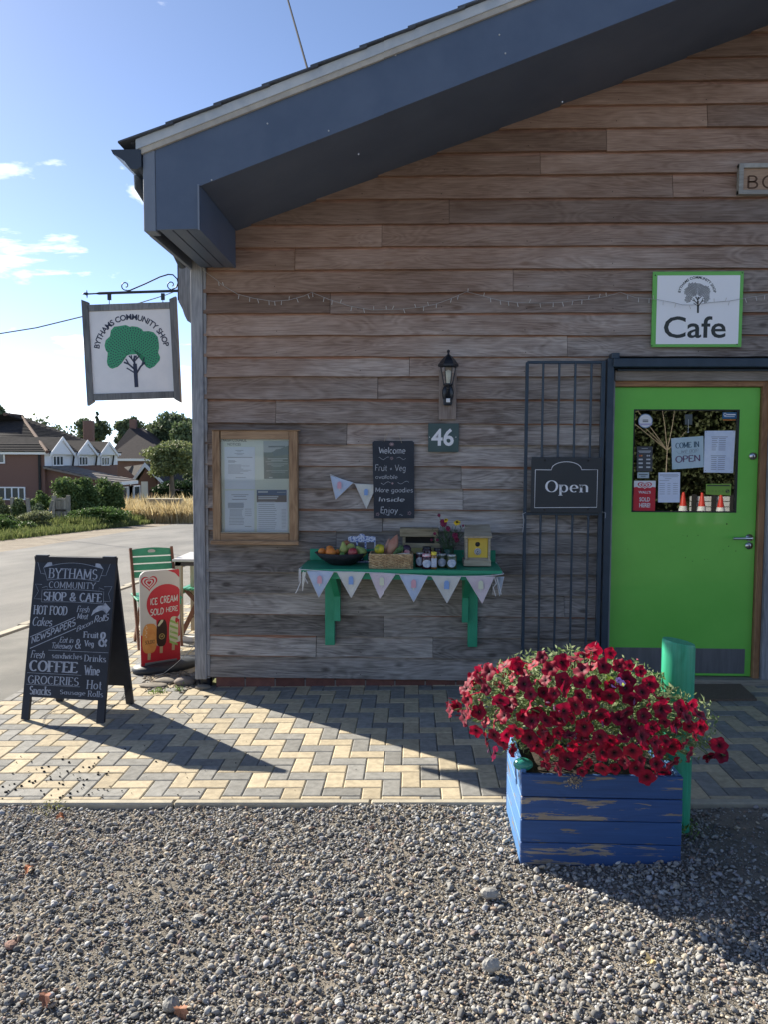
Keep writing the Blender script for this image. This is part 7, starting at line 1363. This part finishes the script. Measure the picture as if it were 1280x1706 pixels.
# garage
ga=Z1(862,535,66); gb=Z1(958,620,66); GR=thing('garage','small brick garage with white door and pointed white edged gable','garage',(float(ga[0]),66,float(gb[2])-.4))
gx0,gx1=float(Z1(856,0,66)[0]),float(Z1(972,0,66)[0]); gzb=float(gb[2])-.6; gze=float(Z1(900,535,66)[2]); gpk=Z1(922,440,66)
b=MB(); b.prism([(gx0,66,gzb),(gx1,66,gzb),(gx1,66,gze),(float(gpk[0]),66,float(gpk[2])),(gx0,66,gze)],(0,.3,0)); b.build('wall',M_HB,GR); b=MB(); b.box((gx0+.3,65.9,gzb),(gx1-.8,65.99,gze)); b.build('garage_door',M_HW,GR)
b=MB(); xm=float(gpk[0]); zm=float(gpk[2])+.25; e0,e1=gx0-.5,gx1+.9; ez=gze-.1; b.add([(e0,65.4,ez),(xm,65.4,zm),(xm,80,zm),(e0,80,ez),(e1,65.4,ez),(e1,80,ez)],[(0,1,2,3),(1,4,5,2)]); b.add([(-2+e0-3.6,65.5,zm-1.2),(xm,65.4,zm),(xm,80,zm),(e0-5.6,80,zm-1.2)],[(0,1,2,3)]) if False else None; b.build('roof',M_HR,GR)
b=MB(); 
for xA,zA in ((e0,ez),(e1,ez)): b.prism([(xA,65.35,zA-.3),(xA,65.35,zA+.05),(xm,65.35,zm+.1),(xm,65.35,zm-.3)],(0,-.08,0))
b.build('bargeboard',M_HWF,GR)
a0=Z1(780,430,70); a1=Z1(925,430,70); a2=Z1(860,520,66); b=MB(); b.add([tuple(Z1(775,445,74)),tuple(Z1(918,428,72)),(xm,66,zm),tuple(Z1(868,525,66))],[(0,3,2,1)]); b.build('roof',M_HR,GR)
# second house
H2=thing('brick_house','distant brick house with a steep dark hipped roof behind the dormer house','house',tuple(Z1(820,500,95))); ys=95
hz=float(Z1(850,392,ys)[2]); xa_,xb_=float(Z1(655,0,ys)[0]),float(Z1(1030,0,ys)[0]); zp2=float(Z1(810,190,ys+7)[2]); xp2=float(Z1(812,0,ys+7)[0]); xp3=float(Z1(900,0,ys+7)[0])
b=MB(); b.add([(xa_,ys,hz),(xb_,ys,hz),(xb_,ys+14,hz),(xa_,ys+14,hz),(xp2,ys+7,zp2),(xp3,ys+7,zp2-.3)],[(0,1,5,4),(1,2,5),(2,3,4,5),(3,0,4)]); b.build('roof',mat('dark_tile',(.028,.021,.022),.95,(.045,.034,.034),3,bump=.4),H2)
b=MB(); b.box((xa_+.6,ys+.5,-4),(xb_-.6,ys+13.5,hz-.02)); b.build('wall',M_HB,H2); b=MB(); b.box((xa_-.05,ys-.15,hz-.3),(xb_+.05,ys-.02,hz)); b.build('fascia',M_HWF,H2)
p=Z1(836,160,ys+7); b=MB(); b.box((float(p[0])-.5,ys+6.7,hz),(float(p[0])+.4,ys+7.3,float(Z1(836,146,ys+7)[2]))); b.build('chimney',M_HB,H2)
# trees
DG=((.075,.11,.055),(.16,.20,.10)); LG=((.11,.15,.05),(.27,.29,.13))
def tree_px(label,x0,x1,y0,y1,Y,cols,n,size,**k):
    a=Z1(x0,y1,Y); c2=Z1(x1,y0,Y); rx=(c2[0]-a[0])/2; return foliage_tree(k.pop('name','tree'),label,float((a[0]+c2[0])/2),Y,float(a[2]),float(c2[2]),float(rx),float(rx)*.8,n,size,*cols,**k)
tree_px('dark tree rising above the left end of the house roof, cut by the picture edge',-110,80,60,300,110,DG,5000,.55,seed=1)
tree_px('spreading conifer with a thin leader behind the house chimney',470,705,135,320,120,DG,5000,.5,seed=2,name='conifer',clumps=20,airy=.3); tree_px('narrow pointed conifer leader standing above the spreading conifer',575,650,95,300,119,DG,1500,.4,seed=21,name='conifer',conic=True,clumps=14,trunk_r=.12)
tree_px('round topped tree behind the steep dark roof',715,900,132,330,118,DG,5000,.5,seed=3); tree_px('large dense tree filling the gap beside the corner post',905,1240,95,420,105,DG,11000,.5,seed=4,clumps=40); tree_px('dense tree just left of the corner post, lower than its neighbour',1080,1300,120,480,90,((.09,.13,.06),(.19,.24,.11)),7000,.45,seed=5,clumps=30)
tree_px('lighter open tree with a bare forked trunk in front of the distant trees',880,1260,275,520,58,LG,9000,.24,seed=6,clumps=34,trunk_r=.22,airy=.2)
tree_px('dark low conifer hedge behind the golden grass',960,1300,535,640,60,((.02,.045,.02),(.05,.085,.03)),5000,.25,seed=7,name='hedge',cat='hedge',trunk_r=0,clumps=18)
tree_px('small tree behind the hedge at the corner post',1150,1300,420,600,70,DG,3000,.3,seed=12)
for i,(x,y,h,rx_,lab) in enumerate(((-9,92,10,6,'broad tree beyond the golden grass, behind the corner of the cafe'),(2,98,12,7,'tall tree far behind the cafe building'),(14,95,9,6,'round tree far behind the right part of the cafe'),(-58,112,11,8,'wide tree far behind the left end of the brick house'))):
    foliage_tree('tree',lab,x,y,gz(x,y)+1.5,gz(x,y)+h,rx_,rx_*.8,3500,.6,*DG,seed=40+i)
def shrub(label,x0,x1,y0,y1,Y,cols,n,size,seed,name='shrub',clumps=18,cat='shrub',airy=.3):
    a=Z1(x0,y1,Y); c2=Z1(x1,y0,Y); cx=float((a[0]+c2[0])/2); rx=float(c2[0]-a[0])/2; foliage_tree(name,label,cx,Y,float(a[2]),float(c2[2]),rx,rx*.7,n,size,*cols,trunk_r=0,seed=seed,clumps=clumps,cat=cat,airy=airy)
HG=((.07,.12,.035),(.20,.27,.09))
shrub('big dense green bush to the right of the wooden gate',285,620,500,800,29,HG,16000,.13,8,clumps=34); shrub('green bush at the right end of the roadside hedge beside golden grass',560,775,520,800,30,HG,11000,.13,9,clumps=26); shrub('low bush between the fence posts and the wooden gate',170,320,590,800,30,HG,5000,.11,10)
shrub('tangle of pale weeds at the left picture edge behind the fence',-90,60,640,850,27,((.10,.14,.05),(.34,.34,.18)),6000,.09,11,'weeds',14,'weeds'); shrub('weeds and nettles among the roadside fence posts',40,200,640,850,27,((.07,.12,.04),(.26,.30,.13)),6000,.09,13,'weeds',14,'weeds'); shrub('silvery weeds beside the wooden gate post',180,300,650,830,27.5,((.10,.14,.08),(.28,.32,.20)),4500,.08,14,'weeds',12,'weeds'); shrub('low green growth at the foot of the roadside hedge',420,800,700,800,27,((.05,.10,.025),(.14,.22,.06)),9000,.09,15,'weeds',26,'weeds')
shrub('bright green nettles at the left edge of the road verge',-120,120,760,900,21,((.06,.12,.03),(.18,.26,.07)),9000,.07,16,'weeds',16,'weeds')
shrub('tall seeding weeds left of the wooden gate',100,330,700,860,24,((.12,.15,.06),(.36,.36,.20)),9000,.07,17,'weeds',18,'weeds'); shrub('dark nettle patch under the fence posts',-40,230,730,880,22.5,((.04,.08,.02),(.12,.18,.05)),8000,.07,18,'weeds',18,'weeds')
# gate and posts
def gpost(x,yt,yb,label,slant=0,w=.06,Y=28,group='grey fence posts along the far verge'):
    a=Z1(x,yb,Y); t_=Z1(x+slant,yt,Y); b=MB(); b.prism([(a[0]-w,Y,a[2]),(a[0]+w,Y,a[2]),(t_[0]+w,Y,t_[2]),(t_[0]-w,Y,t_[2])],(0,.12,0)); o=b.build('fence_post',wood('old_grey_post',(.16,.14,.12),(.34,.31,.27),2)); recenter(o,(float(a[0]),Y,float(a[2]))); tag(o,label,'fence post',group)
gpost(75,635,800,'leaning grey fence post nearest the left edge of the far verge',-6,Y=26.8); gpost(185,640,800,'grey fence post between the leftmost post and the gate',-20,Y=26.8); gpost(285,655,800,'slanting grey fence post just left of the wooden gate',38,w=.04,Y=26.5)
GT=thing('wooden_gate','small weathered wooden gate with wire mesh beside the roadside bush','gate',tuple(Z1(378,800,27.5))); MG=wood('gate_timber',(.22,.19,.15),(.44,.39,.31),2)
def gb_(name,x0,y0,x1,y1): a=Z1(x0,y1,27.5); c2=Z1(x1,y0,27.5); b=MB(); b.box((a[0],27.5,a[2]),(c2[0],27.6,c2[2])); b.build(name,MG,GT)
gb_('gate_post',325,625,345,800); gb_('gate_post',415,622,433,798); gb_('gate_rail',345,640,410,655); gb_('gate_rail',345,710,410,722); gb_('gate_rail',345,780,410,795); gb_('gate_stile',345,655,352,780); gb_('gate_stile',400,655,410,780)
for i in range(6): gb_('gate_slat',356+i*7.4,657,358.5+i*7.4,780)
cbx=Z1(1018,740,34); b=MB(); b.box((cbx[0]-.85,34,float(cbx[2])+.0),(cbx[0]+.85,34.8,float(Z1(1018,645,34)[2]))); tag(b.build('utility_box',mat('weathered_box',(.24,.20,.14),.9,(.34,.29,.2),4)),'low weathered box standing in the golden grass','utility box')
# grasses
def grass(name,label,cat,xs_,ys_,n,h,cols,dens_=None,w=.012,lean_=.25):
    x=rng.uniform(*xs_,n); y=rng.uniform(*ys_,n)
    if dens_ is not None: k=dens_(x,y); x,y=x[k],y[k]; n=len(x)
    z=np.array([gz(a,c) for a,c in zip(x,y)])-.05; hh_=h*rng.uniform(.5,1.15,n)*(1+.22*np.sin(x*3.1+y)*np.sin(x*7.3))*(1+(rng.random(n)>.93)*.35); an=rng.uniform(0,PI,n); dx=np.cos(an)*w*(.4+y/20); dy=np.sin(an)*w*(.4+y/20); lx=rng.normal(scale=lean_,size=n)*hh_; ly=rng.normal(scale=lean_,size=n)*hh_
    v=np.stack([np.stack([x-dx,y-dy,z],1),np.stack([x+dx,y+dy,z],1),np.stack([x+lx*.4+dx*.8,y+ly*.4+dy*.8,z+hh_*.6],1),np.stack([x+lx,y+ly,z+hh_],1),np.stack([x+lx*.4-dx*.8,y+ly*.4-dy*.8,z+hh_*.6],1)],1).reshape(-1,3)
    f=np.arange(5*n).reshape(n,5); me=bpy.data.meshes.new(name); me.vertices.add(5*n); me.vertices.foreach_set('co',v.ravel()); me.loops.add(5*n); me.loops.foreach_set('vertex_index',f.ravel().astype('i')); me.polygons.add(n); me.polygons.foreach_set('loop_start',np.arange(0,5*n,5,dtype='i')); me.update(calc_edges=True)
    me.materials.append(leafmat(name+'_blade',*cols,.7,.35)); a=me.attributes.new('tone','FLOAT','POINT'); a.data.foreach_set('value',np.repeat(rng.random(n),5).astype('f')); o=bpy.data.objects.new(name,me); COL.objects.link(o); tag(o,label,cat); return stuff(o)
grass('golden_grass','tall golden dry grass between the roadside hedge and the corner post','grass',(-17.5,-10.5),(31.5,46),34000,0.88,((.42,.32,.15),(.72,.60,.36)),lambda x,y:x>-17.2+(y-31)*.0)
grass('verge_grass','short green grass strip along the far edge of the road','grass',(-17,-11.9),(14,44),52000,.24,((.08,.12,.03),(.25,.27,.10)),lambda x,y:(x<-12.4)&(x>-15.5))
grass('verge_grass','longer green grass at the foot of the golden grass','grass',(-17,-11.9),(25,36),22000,.42,((.08,.13,.03),(.22,.28,.08)),lambda x,y:(x<-12.8))
# ============================================================ BEHIND THE CAMERA (seen mirrored in the door glass)
foliage_tree('hedge','tall mixed hedge across the forecourt, reflected in the door glass',9.5,-17.5,-.3,6.5,9.5,1.6,60000,.13,(.055,.075,.03),(.13,.15,.065),trunk_r=0,clumps=90,cat='hedge',airy=.2,seed=30)
b=MB(); b.box((-1,-18.6,-.3),(20,-18.4,5.0)); structure(b.build('hedge_shade_slab',mat('hedge_shade',(.03,.032,.016),.95,(.07,.065,.03),1.2)))  # dark slab behind the leaves; the hedge's inner shade is put into its colour
b=MB(); bx=float(W(1113,740,15.6)[0]); bz=float(W(1118,750,15.6)[2]); 
for dx,dz_ in ((-1.0,1.3),(-.7,.7),(.5,.5),(.2,1.2),(-.2,1.4),(-1.4,1.1)): b.tube([(bx,-15.6,bz-1.2),(bx+.02,-15.6,bz),(bx+dx*.5,-15.5,bz+dz_*.5),(bx+dx,-15.6,bz+dz_)],[.022,.016,.010,.005],5)
tag(b.build('bare_branch',mat('pale_bark',(.36,.30,.22),.9)),'bare forked branches in front of the hedge, reflected in the door glass','branch')
M_CR=mat('cone_red',(.62,.045,.025),.5); M_CW=mat('cone_white',(.72,.72,.70),.5); cones=[]
for i,(x,y) in enumerate(((1141.3,820),(1172.4,821),(1204,824))):
    p=W(x,y,14.2); g0=gz(p[0],-14.2)-.035; t=thing('traffic_cone','%s of the three red and white traffic cones mirrored in the door glass'%('leftmost','middle','rightmost')[i],'traffic cone',(float(p[0]),-14.2,g0),'traffic cones across the forecourt'); h=float(p[2])-g0; b=MB(); b.lathe((0,0,0),[(.022,h),(.03,h-.01),(.085,h*.58)],16); b.build('red_top',M_CR,t,local=True); b=MB(); b.lathe((0,0,0),[(.086,h*.58),(.17,.04)],16); b.build('white_sleeve',M_CW,t,local=True); b=MB(); b.box((-.22,-.22,0),(.22,.22,.04),0,.01); b.build('cone_base',M_CR,t,local=True)
p0=W(1152,838,15.0); p1=W(1226,838,15.0); bb=thing('barrier','low white slatted barrier behind the traffic cones across the forecourt','barrier',(float(p0[0]),-15.0,-.03)); 
for k in range(5): z=.05+k*.14; b=MB(); b.box((p0[0],-15.03,z),(p1[0]+.1,-15.0,z+.12)); b.build('slat',M_CW,bb)
for x in (1158,1191,1222): b=MB(); q_=float(W(x,838,15)[0]); b.box((q_-.06,-14.99,-.03),(q_+.06,-14.95,.78)); b.build('barrier_post',M_DARK,bb)
